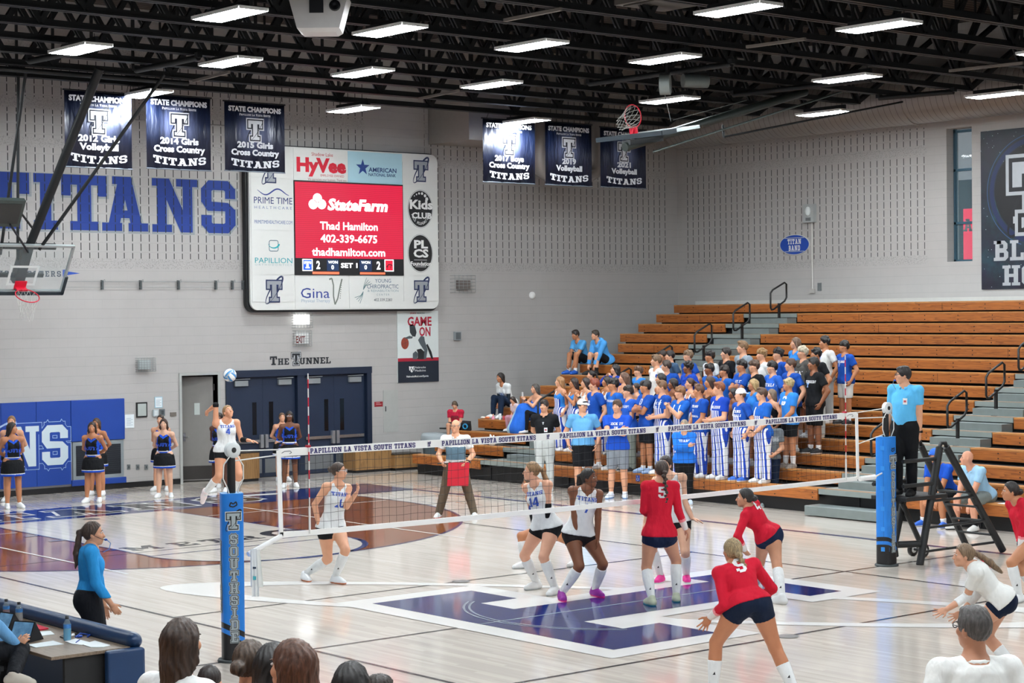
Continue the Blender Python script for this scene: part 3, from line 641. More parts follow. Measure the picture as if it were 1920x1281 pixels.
def d4(p):
    c = P2(513, 461, PW); te = C('22A0A8', .5); p.shapes(line(rr(c[0]-.12, c[1]-.12, c[0]+.12, c[1]+.12, .04, 3)+[(c[0]+.12, c[1]+.08)], .016), FE(PW), C('35606C', .5), .004)
    p.shapes(arc(c[0], c[1]+.05, .14, .005, math.pi*1.02, math.pi*1.98, 16, .1, .05), FE(PW), te, .006)
    ptxt(p, te, 'PAPILLION', 478, 548, 493, 10.5, PW); ptxt(p, C('9BB0B4', .5), 'O R T H O D O N T I C S', 478, 547, 498, 3.5, PW)
panel(PANEL, u0+.03, v0, u1, zp, d4)
def d5(p):
    ptxt(p, C('2D3F8C', .5), 'Gina', 564, 618, 559, 20, PW); ptxt(p, C('9FB0C0', .5), 'Physical Therapy', 565, 619, 567, 6.5, PW)
    a = [P2(x, y, PW) for x, y in ((617, 524), (622, 522), (625, 535), (625, 555), (628, 571), (633, 560), (638, 535), (641, 523))]; p.shapes(line(a, .035), FE(PW), C('6E756C', .5), .005)
    p.shapes([disc(*P2(640-.3*i, 527+4*i, PW), .012, n=8) for i in range(9)], FE(PW), C('4A524C', .5), .007)
panel(PANEL, u1, z0+.02, u2, v0, d5)
def d6(p):
    i1 = C('44617C', .5); ptxt(p, i1, 'YOUNG', 703, 733, 530, 7.5, PW); ptxt(p, i1, 'CHIROPRACTIC', 688, 747, 541, 8, PW); ptxt(p, C('8DA0A8', .5), '& REHABILITATION', 689, 747, 547.5, 4.5, PW); ptxt(p, C('8DA0A8', .5), 'C E N T E R', 706, 730, 554.5, 4, PW); ptxt(p, C('33434C', .5), '402.339.2283', 701, 735, 565, 5.5, PW, shear=.2)
    c = P2(681, 545, PW); sw = C('5C7C80', .5)
    for i in range(8): 
        s = -1 if i < 4 else 1; k = i % 4
        p.shapes(line([(c[0], c[1]-s*.02), (c[0]-s*.0-.05*s*(k+1)*.4, c[1]-s*.12), (c[0]-s*(.1+.05*k) if s < 0 else c[0]-(.1+.05*k), c[1]-s*(.3-.045*k))], .012), FE(PW), sw, .004+.0004*i)
panel(PANEL, u2, z0+.02, u3, v0, d6)
# LED screen
m, t, b = base_mat('led_screen_red', .5); vec, xyz = t.world(); w = t.new('ShaderNodeTexWave', bands_direction='Z'); t.l.new(vec, w.inputs['Vector']); w.inputs['Scale'].default_value = 7.; w.inputs['Distortion'].default_value = 1.2
col = t.mix(w.outputs['Fac'], lin('D00A38'), lin('EC1A48')); t.put(b.inputs['Base Color'], (0, 0, 0, 1)); t.put(b.inputs['Emission Color'], col); b.inputs['Emission Strength'].default_value = .62; LEDR = m
LEDW = C('FFFFFF', .5, var=0, emit=.85); LEDK = C('05070C', .5, var=0); LEDB = C('2050D0', .5, var=0, emit=.45); LEDN = C('12284A', .5, var=0, emit=.3); LEDO = C('FF6A48', .5, var=0, emit=.5); LEDX = C('D01030', .5, var=0, emit=.5)
sc = MB(); sc.box((u1, YS-.03, v0), (u3, YS, v1), LEDK); zb = P2(653, 485, YS)[1]; sc.box((u1+.02, YS-.034, zb), (u3-.02, YS-.03, v1-.03), LEDR); PS = YS-.034
ptxt(sc, LEDW, 'StateFarm', 614, 727, 393, 21, PS, bold=.045, shear=.18)
for a, b_ in ((595, 372), (587, 383), (603, 383)): sc.shapes([disc(*P2(a, b_, PS), .125, .115, 20)], FE(PS), LEDW, .003+.0008*(a % 3)); sc.shapes(arc(*P2(a, b_, PS), .105, .01, 0, 2*math.pi, 20, .095), FE(PS), LEDR, .007)
ptxt(sc, LEDW, 'Thad Hamilton', 600, 708, 430, 15, PS, bold=.02); ptxt(sc, LEDW, '402-339-6675', 601, 707, 454, 15, PS, bold=.02); ptxt(sc, LEDW, 'thadhamilton.com', 585, 722, 479, 15, PS, bold=.02)
def led(x0, y0, x1, y1, m, o): a, c = P2(x0, y1, PS), P2(x1, y0, PS); sc.shapes([R_(a[0], a[1], c[0], c[1])], FE(PS), m, o)
led(567, 486, 586, 508, LEDW, .002); led(568.5, 487.5, 584.5, 506.5, LEDB, .004); led(721, 487, 738, 509, LEDW, .002); led(722.5, 488.5, 736.5, 507.5, LEDX, .004)
led(613, 487, 635, 508, LEDN, .002); led(674, 488, 697, 509, LEDN, .002); led(636, 488, 672, 508, LEDK, .002); led(586, 510, 636, 514, LEDO, .002); led(675, 511, 722, 514.5, LEDO, .002)
pslab(sc, LEDW, 'T', 570, 583, 503, 13, PS, .006)
for s, a, c, y, h in (('2', 593, 600, 504, 15), ('2', 706, 713, 505, 15), ('WON', 615, 633, 494, 5), ('WON', 677, 694, 494.5, 5), ('0', 621, 626, 505, 8), ('0', 683, 688, 505, 8), ('SET 1', 639, 670, 502, 9)): ptxt(sc, LEDW, s, a, c, y, h, PS, .006, bold=.03)
c = P2(729.5, 499, PS); sc.shapes(line([(c[0]-.08, c[1]-.03), (c[0]-.03, c[1]+.03), (c[0]+.05, c[1]+.04), (c[0]+.09, c[1])], .02)+line([(c[0]-.04, c[1]), (c[0]-.06, c[1]-.08)], .015)+line([(c[0]+.05, c[1]+.02), (c[0]+.04, c[1]-.06)], .015), FE(PS), LEDK, .006)
sc.build('video_screen', SB, B0)
# ---- hanging championship banners
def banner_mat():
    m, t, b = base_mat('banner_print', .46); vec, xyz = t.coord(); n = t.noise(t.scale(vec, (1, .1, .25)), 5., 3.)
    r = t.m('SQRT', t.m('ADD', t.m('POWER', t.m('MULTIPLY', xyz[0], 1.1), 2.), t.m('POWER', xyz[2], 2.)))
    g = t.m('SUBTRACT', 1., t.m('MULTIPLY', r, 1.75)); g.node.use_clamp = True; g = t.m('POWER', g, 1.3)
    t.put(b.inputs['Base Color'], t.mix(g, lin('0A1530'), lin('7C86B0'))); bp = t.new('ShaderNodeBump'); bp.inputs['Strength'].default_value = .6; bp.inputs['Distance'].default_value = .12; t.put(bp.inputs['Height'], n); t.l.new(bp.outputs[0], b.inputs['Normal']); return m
BPRINT = banner_mat(); BW = C('DADCE2', .4, var=.03); BN = C('0B1226', .5)
YB = 16.42
def banner(pl, pt, pr, pb, lines, label):
    c = P2((pl+pr)/2, (pt+pb)/2, YB); w = (P2(pr, pt, YB)[0]-P2(pl, pt, YB)[0])/2; z1 = P2((pl+pr)/2, pt, YB)[1]; z0 = P2((pl+pr)/2, pb, YB)[1]; h = z1-z0; tc = z0+h*.6
    T = thing('championship_banner', label, 'banner', (c[0], YB, tc), 'state champion banners hung from the roof'); B = (c[0], YB, tc)
    p = MB(); F = FE(YB); n = 14
    for i in range(n):
        xa, xb = c[0]-w+2*w*i/n, c[0]-w+2*w*(i+1)/n; ya, yb = YB+.004+.012*math.sin(i*1.4+c[0]), YB+.004+.012*math.sin((i+1)*1.4+c[0])
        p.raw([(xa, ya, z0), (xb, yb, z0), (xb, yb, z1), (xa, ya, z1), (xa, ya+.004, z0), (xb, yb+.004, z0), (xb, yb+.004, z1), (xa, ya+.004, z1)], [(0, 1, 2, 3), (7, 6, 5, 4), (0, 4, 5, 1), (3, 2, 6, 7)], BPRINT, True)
    def L(s, y, cap, fw, bold): p.text2(txt(s, cap*h, c[0], z0+y*h, bold=bold, fit=fw*2*w), F, BW, .012)
    L('STATE CHAMPIONS', .865, .072, .88, .055); p.shapes(slab('PAPILLION LA VISTA SOUTH', .032*h, c[0], z0+.805*h, 'c', sx=.95, smallcaps=.8), F, BW, .012)
    tlogo(p, F, c[0], tc, .28*h, BW, BN, BW, .012)
    for s, y, fw in lines: L(s, y, .085, fw, .05)
    g = slab('TITANS', .1*h, c[0], z0+.05*h, 'c', sx=1.55); dip = lambda x, z: (x, z+.1*h*((x-c[0])/w)**2*.55)
    p.shapes([[dip(*q) for q in poly] for poly in g], F, BW, .012); p.build('banner_cloth', T, B)
    r = MB(); r.tube([(c[0]-w-.03, YB+.006, z1), (c[0]+w+.03, YB+.006, z1)], .016, DKSTEEL); r.build('hanging_rod', T, B); r = MB(); r.tube([(c[0]-w-.01, YB+.006, z0), (c[0]+w+.01, YB+.006, z0)], .014, C('7C8490', .4, .4)); r.build('hem_rod', T, B)
    for s in (-1, 1): k = MB(); k.bar((c[0]+s*w*.85, YB, z1), (c[0]+s*w*.85, YB-.08, ZJ+.02), .008, .008, DKSTEEL); k.build('hanger_wire', T, B)
G2 = 'Girls'
banner(122, 172, 248, 315, [('2012 Girls', .345, .62), ('Volleyball', .235, .58)], 'banner reading 2012 Girls Volleyball, behind the basketball hoop struts')
banner(276, 180, 396, 318, [('2014 Girls', .345, .6), ('Cross Country', .235, .8)], 'banner reading 2014 Girls Cross Country')
banner(422, 193, 534, 322, [('2015 Girls', .345, .6), ('Cross Country', .235, .8)], 'banner reading 2015 Girls Cross Country, beside the scoreboard')
banner(906, 225, 1003, 343, [('2017 Boys', .345, .56), ('Cross Country', .235, .78)], 'bright lit banner reading 2017 Boys Cross Country')
banner(1023, 231, 1110, 348, [('2019', .345, .3), ('Volleyball', .235, .56)], 'banner reading 2019 Volleyball')
banner(1127, 241, 1212, 352, [('2021', .345, .3), ('Volleyball', .235, .56)], 'banner reading 2021 Volleyball, behind the folded basketball hoop')
# ---- poster, signs and small wall items
a, c = P2(745, 718, YW), P2(820, 583, YW); pb = MB(); pb.box((a[0], YW-.03, a[1]), (c[0], YW-.01, c[1]), C('D3DAD8', .6, var=.02)); zb = P2(780, 675, YW)[1]; FP = FE(YW-.03)
pb.shapes([R_(a[0], a[1], c[0], zb-.03)], FP, C('121B2A', .6), .002); pb.shapes([R_(a[0], zb-.03, c[0], zb+.05)], FP, C('A0142E', .6), .004)
PY = YW-.03; rd = C('A81833', .6)
ptxt(pb, rd, 'SPORTS', 769, 780, 589, 3, PY, bold=.02); ptxt(pb, C('4A5560', .6), 'MEDICINE', 781.5, 796, 589, 3, PY); ptxt(pb, rd, 'GAME', 764, 809, 611, 17, PY, bold=.03); ptxt(pb, rd, 'ON', 786, 807, 630, 17, PY, bold=.03)
def pp(l): return [P2(730+x/5.6, 570+y/5.6, PY) for x, y in l]
ath = C('2B3136', .6); ath2 = C('4B5459', .6)
pb.shapes([pp([(210, 225), (240, 215), (268, 230), (285, 300), (272, 345), (240, 340), (215, 300)])], FP, ath, .004)
pb.shapes([pp([(150, 360), (210, 335), (245, 345), (240, 362), (185, 368)]), pp([(300, 380), (330, 335), (365, 345), (372, 390), (400, 480), (385, 580), (360, 580), (365, 490), (320, 420)]), pp([(245, 580), (245, 520), (275, 495), (300, 520), (290, 580)])], FP, ath2, .005)
pb.shapes([pp([(285, 480), (330, 470), (365, 500), (360, 580), (295, 580), (300, 520)]), pp([(385, 430), (400, 420), (440, 500), (460, 578), (440, 578)])], FP, C('15181B', .6), .007)
bc_ = P2(730+163/5.6, 570+413/5.6, PY); pb.shapes([disc(*bc_, .115, .145, 24)], FP, C('8E3A28', .6), .004); pb.shapes(arc(bc_[0]-.1, bc_[1], .12, .006, -1, 1, 10)+line([(bc_[0]-.11, bc_[1]-.03), (bc_[0]+.11, bc_[1]+.04)], .006), FP, ath, .006)
ptxt(pb, WHITE, 'Nebraska', 778, 798, 691, 4, PY, .006); ptxt(pb, WHITE, 'Medicine', 778, 798, 697, 4, PY, .006); ptxt(pb, WHITE, 'NebraskaMed.com/Sports', 762, 803, 708, 3.6, PY, .006, bold=.015)
pb.shapes([pp([(205, 655), (225, 660), (262, 655), (262, 690), (235, 722), (208, 695)])], FP, WHITE, .006); pb.shapes(line(pp([(215, 715), (228, 668), (245, 705), (258, 660)]), .016), FP, C('121B2A', .6), .008)
pb.build('sports_poster', base=(a[0], YW-.02, a[1]), label='tall GAME ON sports medicine poster with a basketball player, right of the doors', cat='poster')
def cage(name, label, pl, pt, pr, pbm, cat, draw, depth=.14, n=6):
    a, c = P2(pl, pbm, YW), P2(pr, pt, YW); T = thing(name, label, cat, ((a[0]+c[0])/2, YW, a[1])); B = ((a[0]+c[0])/2, YW, a[1])
    d = MB(); draw(d, a, c); d.build('body', T, B); g = MB(); wm = C('9AA09F', .4, .5); y = YW-depth
    for i in range(n+1):
        z = a[1]+(c[1]-a[1])*i/n; g.tube([(a[0], YW, z), (a[0], y, z), (c[0], y, z), (c[0], YW, z)], .005, wm, 5); x = a[0]+(c[0]-a[0])*i/n; g.tube([(x, YW, a[1]), (x, y, a[1]), (x, y, c[1]), (x, YW, c[1])], .005, wm, 5)
    g.build('wire_guard', T, B)
cage('emergency_light', 'white glowing emergency light in a wire guard above the exit sign', 547, 587, 580, 615, 'light', lambda d, a, c: (d.box((a[0]+.05, YW-.1, a[1]+.08), (c[0]-.05, YW-.01, c[1]-.04), C('F4F6F6', .4, emit=2.2)), ))
def ex(d, a, c): d.box((a[0]+.04, YW-.07, a[1]+.06), (c[0]-.04, YW-.01, c[1]-.05), WHITE); ptxt(d, C('7C2A26', .5), 'EXIT', 555, 572, 643, 13, YW-.07, .003, bold=.03)
cage('exit_sign', 'white EXIT sign in a wire guard below the emergency light', 549, 620, 578, 650, 'sign', ex)
cage('wall_clock', 'small wall clock inside a wire cage left of the doors', 254, 671, 286, 697, 'clock', lambda d, a, c: (d.box((a[0]+.05, YW-.1, a[1]+.04), (c[0]-.1, YW-.01, c[1]-.04), C('C9CFCE', .5)), d.text2(txt('12:51', .09, (a[0]+c[0])/2-.02, a[1]+.13), FE(YW-.1), INK_, .003)) if False else d.box((a[0]+.05, YW-.1, a[1]+.04), (c[0]-.1, YW-.01, c[1]-.04), C('B9C2C2', .5)))
cage('wall_speaker', 'grey wall speaker inside a wire cage right of the scoreboard', 844, 517, 882, 549, 'speaker', lambda d, a, c: d.box((a[0]+.18, YW-.1, a[1]+.08), (c[0]-.08, YW-.01, c[1]-.12), C('6C6460', .6)), .2, 5)
def plate(name, label, cat, pl, pt, pr, pbm, m, depth=.03, inner=None, Y=YW, draw=None, group=None):
    a, c = P2(pl, pbm, Y), P2(pr, pt, Y); d = MB(); d.box((a[0], Y-depth, a[1]), (c[0], Y-.001, c[1]), m)
    if inner: k = inner[1]; d.box((a[0]+k, Y-depth-.004, a[1]+k), (c[0]-k, Y-depth, c[1]-k), inner[0])
    if draw: draw(d, a, c)
    return d.build(name, base=((a[0]+c[0])/2, Y, a[1]), label=label, cat=cat, group=group)
PAP = C('DFE6E8', .7, var=.02)
lnz = lambda n: (lambda d, a, c: [d.shapes([R_(a[0]+(c[0]-a[0])*.15, a[1]+(c[1]-a[1])*(.2+.6*i/n), a[0]+(c[0]-a[0])*(.85-.2*(i % 2)), a[1]+(c[1]-a[1])*(.2+.6*i/n)+.008)], FE(YW-.012), C('8C9AA8', .6)) for i in range(n)])
plate('framed_notice', 'black framed notice on the wall beside the open door', 'notice', 255, 754, 275, 783, BLK, .03, (C('A9B0AC', .5), .03))
plate('paper_notice', 'white paper notice with a pale blue border above the thermostats', 'notice', 290, 744, 304, 765, C('9CC4D4', .6), .01, None, YW, lambda d, a, c: (d.box((a[0]+.015, YW-.0115, a[1]+.015), (c[0]-.015, YW-.01, c[1]-.015), PAP), lnz(5)(d, a, c)))
plate('paper_notice', 'plain white paper notice taped beside the blue wall pads', 'notice', 234, 777, 251, 803, PAP, .01, None, YW, lnz(6))
plate('thermostat', 'white thermostat under the bordered notice', 'thermostat', 286, 768, 295, 781, C('B4BFC2', .5), .05, (C('D5DCDC', .5), .02)); plate('wall_switch', 'grey key switch plate beside the thermostat', 'switch', 299, 767, 308, 780, C('6B7274', .4, .5), .03, (C('3A4042', .5), .03)); plate('room_sign', 'small taupe room number sign by the open door', 'sign', 319, 773, 330, 781, C('6A625A', .6), .02, None, YW, lambda d, a, c: d.text2(txt('148A', .05, (a[0]+c[0])/2, (a[1]+c[1])/2-.02), FE(YW-.02), C('C9C4BC', .5), .002) if False else None)
for i, x in enumerate((241, 258, 274)): plate('wall_outlet', 'steel wall outlet low on the wall, '+('nearest the blue pads', 'in the middle of three', 'nearest the open door')[i], 'outlet', x-3, 871, x+3, 881, C('7E8688', .35, .6), .012, (C('3A3F40', .5), .03), group='wall outlets')
plate('access_panel', 'tall grey metal access panel in the wall right of the doors', 'panel', 719, 731, 746, 811, C('A9AAA6', .5), .012, None, YW, lambda d, a, c: d.box((a[0]+.05, YW-.03, (a[1]+c[1])/2), (a[0]+.07, YW-.012, (a[1]+c[1])/2+.12), C('4A4E50', .4)))
plate('red_sign', 'small red fire sign right of the double doors', 'sign', 702, 753, 717, 763, C('8E1B26', .5), .012, None, YW, lambda d, a, c: d.shapes([R_(a[0]+.04, a[1]+.05, c[0]-.04, a[1]+.062), R_(a[0]+.04, a[1]+.085, c[0]-.08, a[1]+.097)], FE(YW-.012), C('D9A8A8', .5), .001))
plate('fire_strobe', 'small grey vented box on the wall right of the poster', 'alarm', 850, 622, 861, 638, C('8C9294', .5), .08, (C('5C6264', .5), .02))
w = MB(); p = P2(997, 554, YW); w.lathe((p[0], YW, p[1]), [(0.09, 0), (.09, .04), (.07, .055), (.03, .06), (0, .06)], WHITE, 20, (0, -1, 0)); w.build('wall_sensor', base=(p[0], YW, p[1]), label='round white sensor disc on the end wall above the bleachers', cat='sensor')
hk = MB(); hm = C('8E9392', .4, .5)
p0, p1 = P2(120, 529, YW), P2(455, 529, YW); hk.tube([(p0[0], YW-.05, 4.45), (p1[0], YW-.05, 4.45)], .006, hm, 5); hk.tube([(p0[0], YW-.05, 4.33), (p1[0], YW-.05, 4.33)], .004, hm, 5)
for px in (190, 262, 333, 403, 434, 454): x = P2(px, 529, YW)[0]; hk.box((x-.02, YW-.07, 4.28), (x+.02, YW, 4.48), C('5E6466', .4, .5)); hk.tube([(x, YW-.06, 4.46), (x+.03, YW-.1, 4.5), (x+.04, YW-.1, 4.44)], .008, hm, 6)
hk.build('cable_rail', base=((p0[0]+p1[0])/2, YW, 4.4), label='thin cable rail with hooks along the end wall under the lettering', cat='rail')
cu = MB(); cu.tube([(8.35, YW-.04, 9.4), (8.35, YW-.04, 7.95), (12.4, YW-.04, 7.95)], .012, C('7A7875', .5), 6); cu.build('wall_conduit', base=(8.35, YW, 7.95), label='thin conduit running along the end wall behind the banners', cat='conduit')
# ---- blue wall pads with block lettering
PADB = C('0F3C92', .45, var=.05); padw = C('C4D2DA', .5, var=.02); YP = YW-.06; edges = [-1.6, -.2, 1.15, 2.5, 3.85, 5.18, 5.95, 6.72]
pads = []
for i, (a_, b_) in enumerate(zip([-.1, 1.4, 2.9, 4.4, 5.17, 5.95], [1.4, 2.9, 4.4, 5.17, 5.95, 6.73])):
    if b_ < 3: continue
    p = MB(); p.box((a_+.005, YP, .17), (b_-.005, YW-.002, 1.94), PADB); F = FE(YP)
    if i == 5:
        for e, mm, o in ((.075, C('9FB8DC', .5), .004), (.062, PADB, .0065), (.0, padw, .009)):
            p.shapes(slab('S', .84, 6.36, .6, 'c', sx=.93, e=e), F, mm, o); 
    if i == 4:
        for e, mm, o in ((.075, C('9FB8DC', .5), .004), (.062, PADB, .0065), (.0, padw, .009)): p.shapes([q for q in slab('N', .84, 5.68, .6, 'c', sx=.78, e=e) if max(x for x, _ in q) < 6.2], F, mm, o)
        p.shapes(orbit(5.1, 1.3, .55, .55, .08), F, C('9FB8DC', .5), .012)
    pads.append(p.build('wall_pad', base=((a_+b_)/2, YW, .17), bevel=.0, label=['', '', 'blue vinyl wall pad at the picture edge', 'narrow blue wall pad at the left end of the lettering', 'blue wall pad with a white block N', 'blue wall pad with a white block S'][i], cat='wall pad', group='blue wall pads'))
p = MB(); p.box((6.74, YP, 1.06), (8.0, YW-.002, 1.94), PADB); p.build('wall_pad', base=(7.37, YW, 1.06), bevel=.015, label='short plain blue wall pad above the dark grille', cat='wall pad', group='blue wall pads')
p = MB(); p.box((6.74, YP, .0+.12), (8.02, YW-.022, .25), PADB); p.build('wall_pad', base=(7.37, YW, .12), bevel=.01, label='low blue pad strip under the dark grille', cat='wall pad', group='blue wall pads')
g = MB(); g.box((6.78, YW-.04, .25), (7.97, YW-.004, 1.05), C('8E979A', .5, .3)); g.box((6.85, YW-.045, .33), (7.9, YW-.04, .97), C('0C121C', .7))
for i in range(14): g.box((6.86, YW-.052, .35+i*.044), (7.89, YW-.045, .356+i*.044), C('18222E', .6))
g.build('wall_grille', base=(7.37, YW, .25), label='dark louvred return air grille with a grey frame under the short pad', cat='grille')
# ---- doors
ND = C('14233A', .5, .1); NDF = C('122036', .5, .1)
D1 = MB(); gf = C('A5A7A3', .5)
for a_, b_ in ((9.36, 9.42), (10.34, 10.4)): D1.box((a_, YW-.03, 0), (b_, YW+.3, 2.44), gf)
D1.box((9.42, YW-.029, 2.38), (10.34, YW+.3, 2.435), gf); D1.build('door_1', kind='structure', label='grey steel frame of the open single door', cat='door')
cr = MB(); cg = C('77736F', .7); cr.box((8.9, YW+.3, -.02), (10.5, YW+2.6, 0), C('55504B', .5)); cr.box((8.9, YW+2.6, 0), (10.5, YW+2.7, 2.6), cg); cr.box((8.8, YW+.3, 0), (8.9, YW+2.7, 2.6), cg); cr.box((10.42, YW+.3, 0), (10.5, YW+2.7, 2.6), cg); cr.box((8.8, YW+.3, 2.6), (10.5, YW+2.7, 2.7), cg)
cr.build('wall_corridor', kind='structure', label='dim corridor behind the open single door', cat='wall')
LF = thing('door_leaf', 'grey door leaf standing ajar in the single doorway', 'door', (10.32, YW+.12, .01)); an = math.radians(180-22); ux = np.array([math.cos(an), math.sin(an), 0]); nx_ = np.array([-ux[1], ux[0], 0.]); hp = np.array([10.3, YW+.14, 0]); Bl = (10.32, YW+.12, .01)
dl = MB(); dl.obox(hp+ux*.36+[0, 0, 1.18], ux*.36, nx_*.022, [0, 0, 1.16], C('7E7B77', .5)); dl.build('leaf', LF, Bl)
k = MB(); k.obox(hp+ux*.36+nx_*.026+[0, 0, .2], ux*.34, nx_*.004, [0, 0, .15], C('3A3836', .4, .4)); k.build('kick_plate', LF, Bl)
k = MB(); k.obox(hp+ux*.36+nx_*.026+[0, 0, 1.62], ux*.06, nx_*.004, [0, 0, .13], C('B8C0BC', .5)); k.build('door_notice', LF, Bl)
k = MB(); c_ = hp+ux*.65+nx_*.05+[0, 0, 1.0]; k.obox(c_-nx_*.02, ux*.025, nx_*.005, [0, 0, .09], CHROME); k.tube([c_-nx_*.02, c_+nx_*.02, c_+nx_*.02-ux*.1], .01, CHROME, 6); k.build('lever_handle', LF, Bl)
for z in (.25, 1.2, 2.1): k = MB(); k.obox(hp+[.01, -.02, z], [.02, 0, 0], [0, .012, 0], [0, 0, .07], C('4E4C4A', .4, .5)); k.build('hinge', LF, Bl)
DF = MB()
for a_, b_ in ((10.54, 10.66), (12.44, 12.62), (14.4, 14.53)): DF.box((a_, YW-.04, 0), (b_, YW+.2, 2.42), NDF)
DF.box((10.53, YW-.046, 2.3), (14.54, YW+.2, 2.455), NDF); DF.build('door_2', kind='structure', label='navy steel frame of the double doors under the tunnel lettering', cat='door')
lab = ['navy door leaf left of its pair, in the left pair of tunnel doors', 'navy door leaf on the inner side of the left pair of tunnel doors', 'navy door leaf on the inner side of the right pair of tunnel doors', 'navy door leaf at the far right of the tunnel doors']
for i, (a_, b_) in enumerate(((10.67, 11.55), (11.555, 12.43), (12.63, 13.51), (13.515, 14.39))):
    y = YW+.06; T = thing('exit_door', lab[i], 'door', ((a_+b_)/2, y, .01), 'navy tunnel doors'); B = ((a_+b_)/2, y, .01); hx = b_ if i % 2 == 0 else a_; s = -1 if i % 2 == 0 else 1
    l = MB(); l.box((a_, y, .01), (b_, y+.045, 2.3), ND); l.build('leaf', T, B)
    l = MB(); x = hx+s*.22; l.box((x-.055, y-.006, .98), (x+.055, y, 1.72), C('0A0C10', .15)); l.build('vision_pane', T, B)
    l = MB(); l.box((a_+.04, y-.006, .1), (b_-.04, y, .42), C('7C8084', .35, .5)); l.build('kick_plate', T, B)
    l = MB(); l.box((a_+.06, y-.05, .8), (b_-.06, y-.015, .87), CHROME); l.box((hx+s*.02, y-.07, .68), (hx+s*.1, y, .98), C('A8ACB0', .3, .7)); l.build('panic_bar', T, B)
    l = MB(); x = (a_+.3) if i % 2 == 0 else (b_-.3); l.box((x-.17, y-.06, 2.1), (x+.17, y, 2.22), C('8F9496', .4, .3)); l.bar((x-.2, y-.04, 2.25), (x+.2, y-.09, 2.26), .02, .015, C('8F9496', .4, .3)); l.build('door_closer', T, B)
bkd = MB(); bkd.box((10.58, YW+.2, 0), (14.5, YW+.25, 2.4), C('0A0C10', .8)); bkd.build('dark_panel_behind_doors', kind='structure', label='dark space behind the tunnel doors', cat='wall')  # near-black sheet; its colour stands in for darkness behind the leaves
# ---- low wooden boxes and trash bin by the end wall
crw = wood_mat('crate_oak', '9A7446', '5E3F20', 2, .5); 
def wbox(pl, pr, ptop, base_y, dpt, label):
    a_, c_ = ony(pl, 900, base_y), ony(pr, 900, base_y); top = ony((pl+pr)/2, ptop, base_y)[2]; T = thing('wooden_box', label, 'box', ((a_[0]+c_[0])/2, base_y, 0), 'oak boxes by the tunnel doors'); B = ((a_[0]+c_[0])/2, base_y, 0)
    l = MB(); l.box((a_[0], base_y, .06), (c_[0], base_y+dpt, top), crw); l.build('case', T, B, bevel=.006)
    l = MB(); l.box((a_[0]+.02, base_y+.02, 0), (c_[0]-.02, base_y+dpt-.02, .06), BLK); l.build('plinth', T, B)
    l = MB(); l.box((a_[0]-.005, base_y-.006, top), (c_[0]+.005, base_y+dpt, top+.02), C('2A211A', .5)); l.build('lid', T, B)
wbox(452, 487, 850, 18.55, .55, 'oak wooden box left of the double doors, behind the net post')
wbox(667, 735, 842, 18.6, .5, 'wide oak wooden box in front of the right door edge'); wbox(741, 790, 852, 18.45, .5, 'lower oak wooden box between the wide box and the trash bin')
tb = onz(818, 880); TB = thing('trash_bin', 'grey wheeled trash bin with a clear plastic liner beside the bleachers', 'trash bin', (tb[0], tb[1], 0)); B = (tb[0], tb[1], 0); x, y = tb[0], tb[1]
l = MB(); gp = C('54636A', .6); l.lathe((x, y, .13), [(0, 0), (.27, 0), (.29, .05), (.33, .6), (.35, .62), (.35, .68), (.31, .68), (.29, .1), (0, .1)], gp, 28); l.build('bin', TB, B)
l = MB(); l.lathe((x, y, .06), [(0, 0), (.27, 0), (.27, .05), (0, .05)], BLK, 24); l.build('dolly', TB, B)
for k in range(4): q_ = MB(); t_ = k*math.pi/2+.5; q_.ell((x+.2*math.cos(t_), y+.2*math.sin(t_), .034), (.034, .034, .034), C('B9BDBE', .4)); q_.build('caster', TB, B)
l = MB(); l.lathe((x, y, .6), [(.345, 0), (.365, .06), (.36, .19), (.33, .26), (.3, .2)], glass_mat('C9D3D6', .55, .25), 26); l.build('liner_bag', TB, B)
# ---- things on the side wall
sy = onx(1491, 459, XW); s = MB(); F = FR(XW-.03); cu_, cv_ = -sy[1], sy[2]; slabplate(s, disc(cu_, cv_, .5, .26, 40), FR(XW), .03, C('C9CCCB', .5)); s.shapes([disc(cu_, cv_, .485, .245, 40)], F, ROYAL, .002)
s.shapes([R_(cu_-.33, cv_+.165, cu_+.33, cv_+.178), R_(cu_-.33, cv_-.178, cu_+.33, cv_-.165)], F, C('C9CCCB', .5), .004); s.shapes(slab('TITAN', .13, cu_, cv_+.015, 'c', sx=.75), F, WHITE, .004); s.shapes(slab('BAND', .13, cu_, cv_-.15, 'c', sx=.75), F, WHITE, .004)
s.build('oval_sign', base=(XW, sy[1], sy[2]), label='blue oval TITAN BAND sign on the side wall', cat='sign')
p = onx(1521, 401, XW); s = MB(); s.box((XW-.12, p[1]-.17, p[2]-.22), (XW, p[1]+.17, p[2]+.24), C('A7ABAA', .5)); T = None
s.ell((XW-.13, p[1], p[2]+.06), (.05, .09, .12), C('DDE2E0', .3)); s.box((XW-.126, p[1]-.08, p[2]-.18), (XW-.12, p[1]+.08, p[2]-.1), C('6C7070', .5)); s.build('alarm_strobe', base=(XW, p[1], p[2]), label='white alarm strobe box above the blue oval sign', cat='alarm')
s = MB(); q_ = onx(1525, 545, XW); s.tube([(XW-.03, q_[1], q_[2]), (XW-.03, q_[1], p[2]-.2)], .025, C('C6C3BE', .5), 8); s.box((XW-.06, q_[1]-.08, q_[2]-.06), (XW, q_[1]+.08, q_[2]+.04), C('B5B2AD', .5)); s.build('wall_conduit', base=(XW, q_[1], q_[2]), label='painted conduit dropping down the side wall from the strobe', cat='conduit')
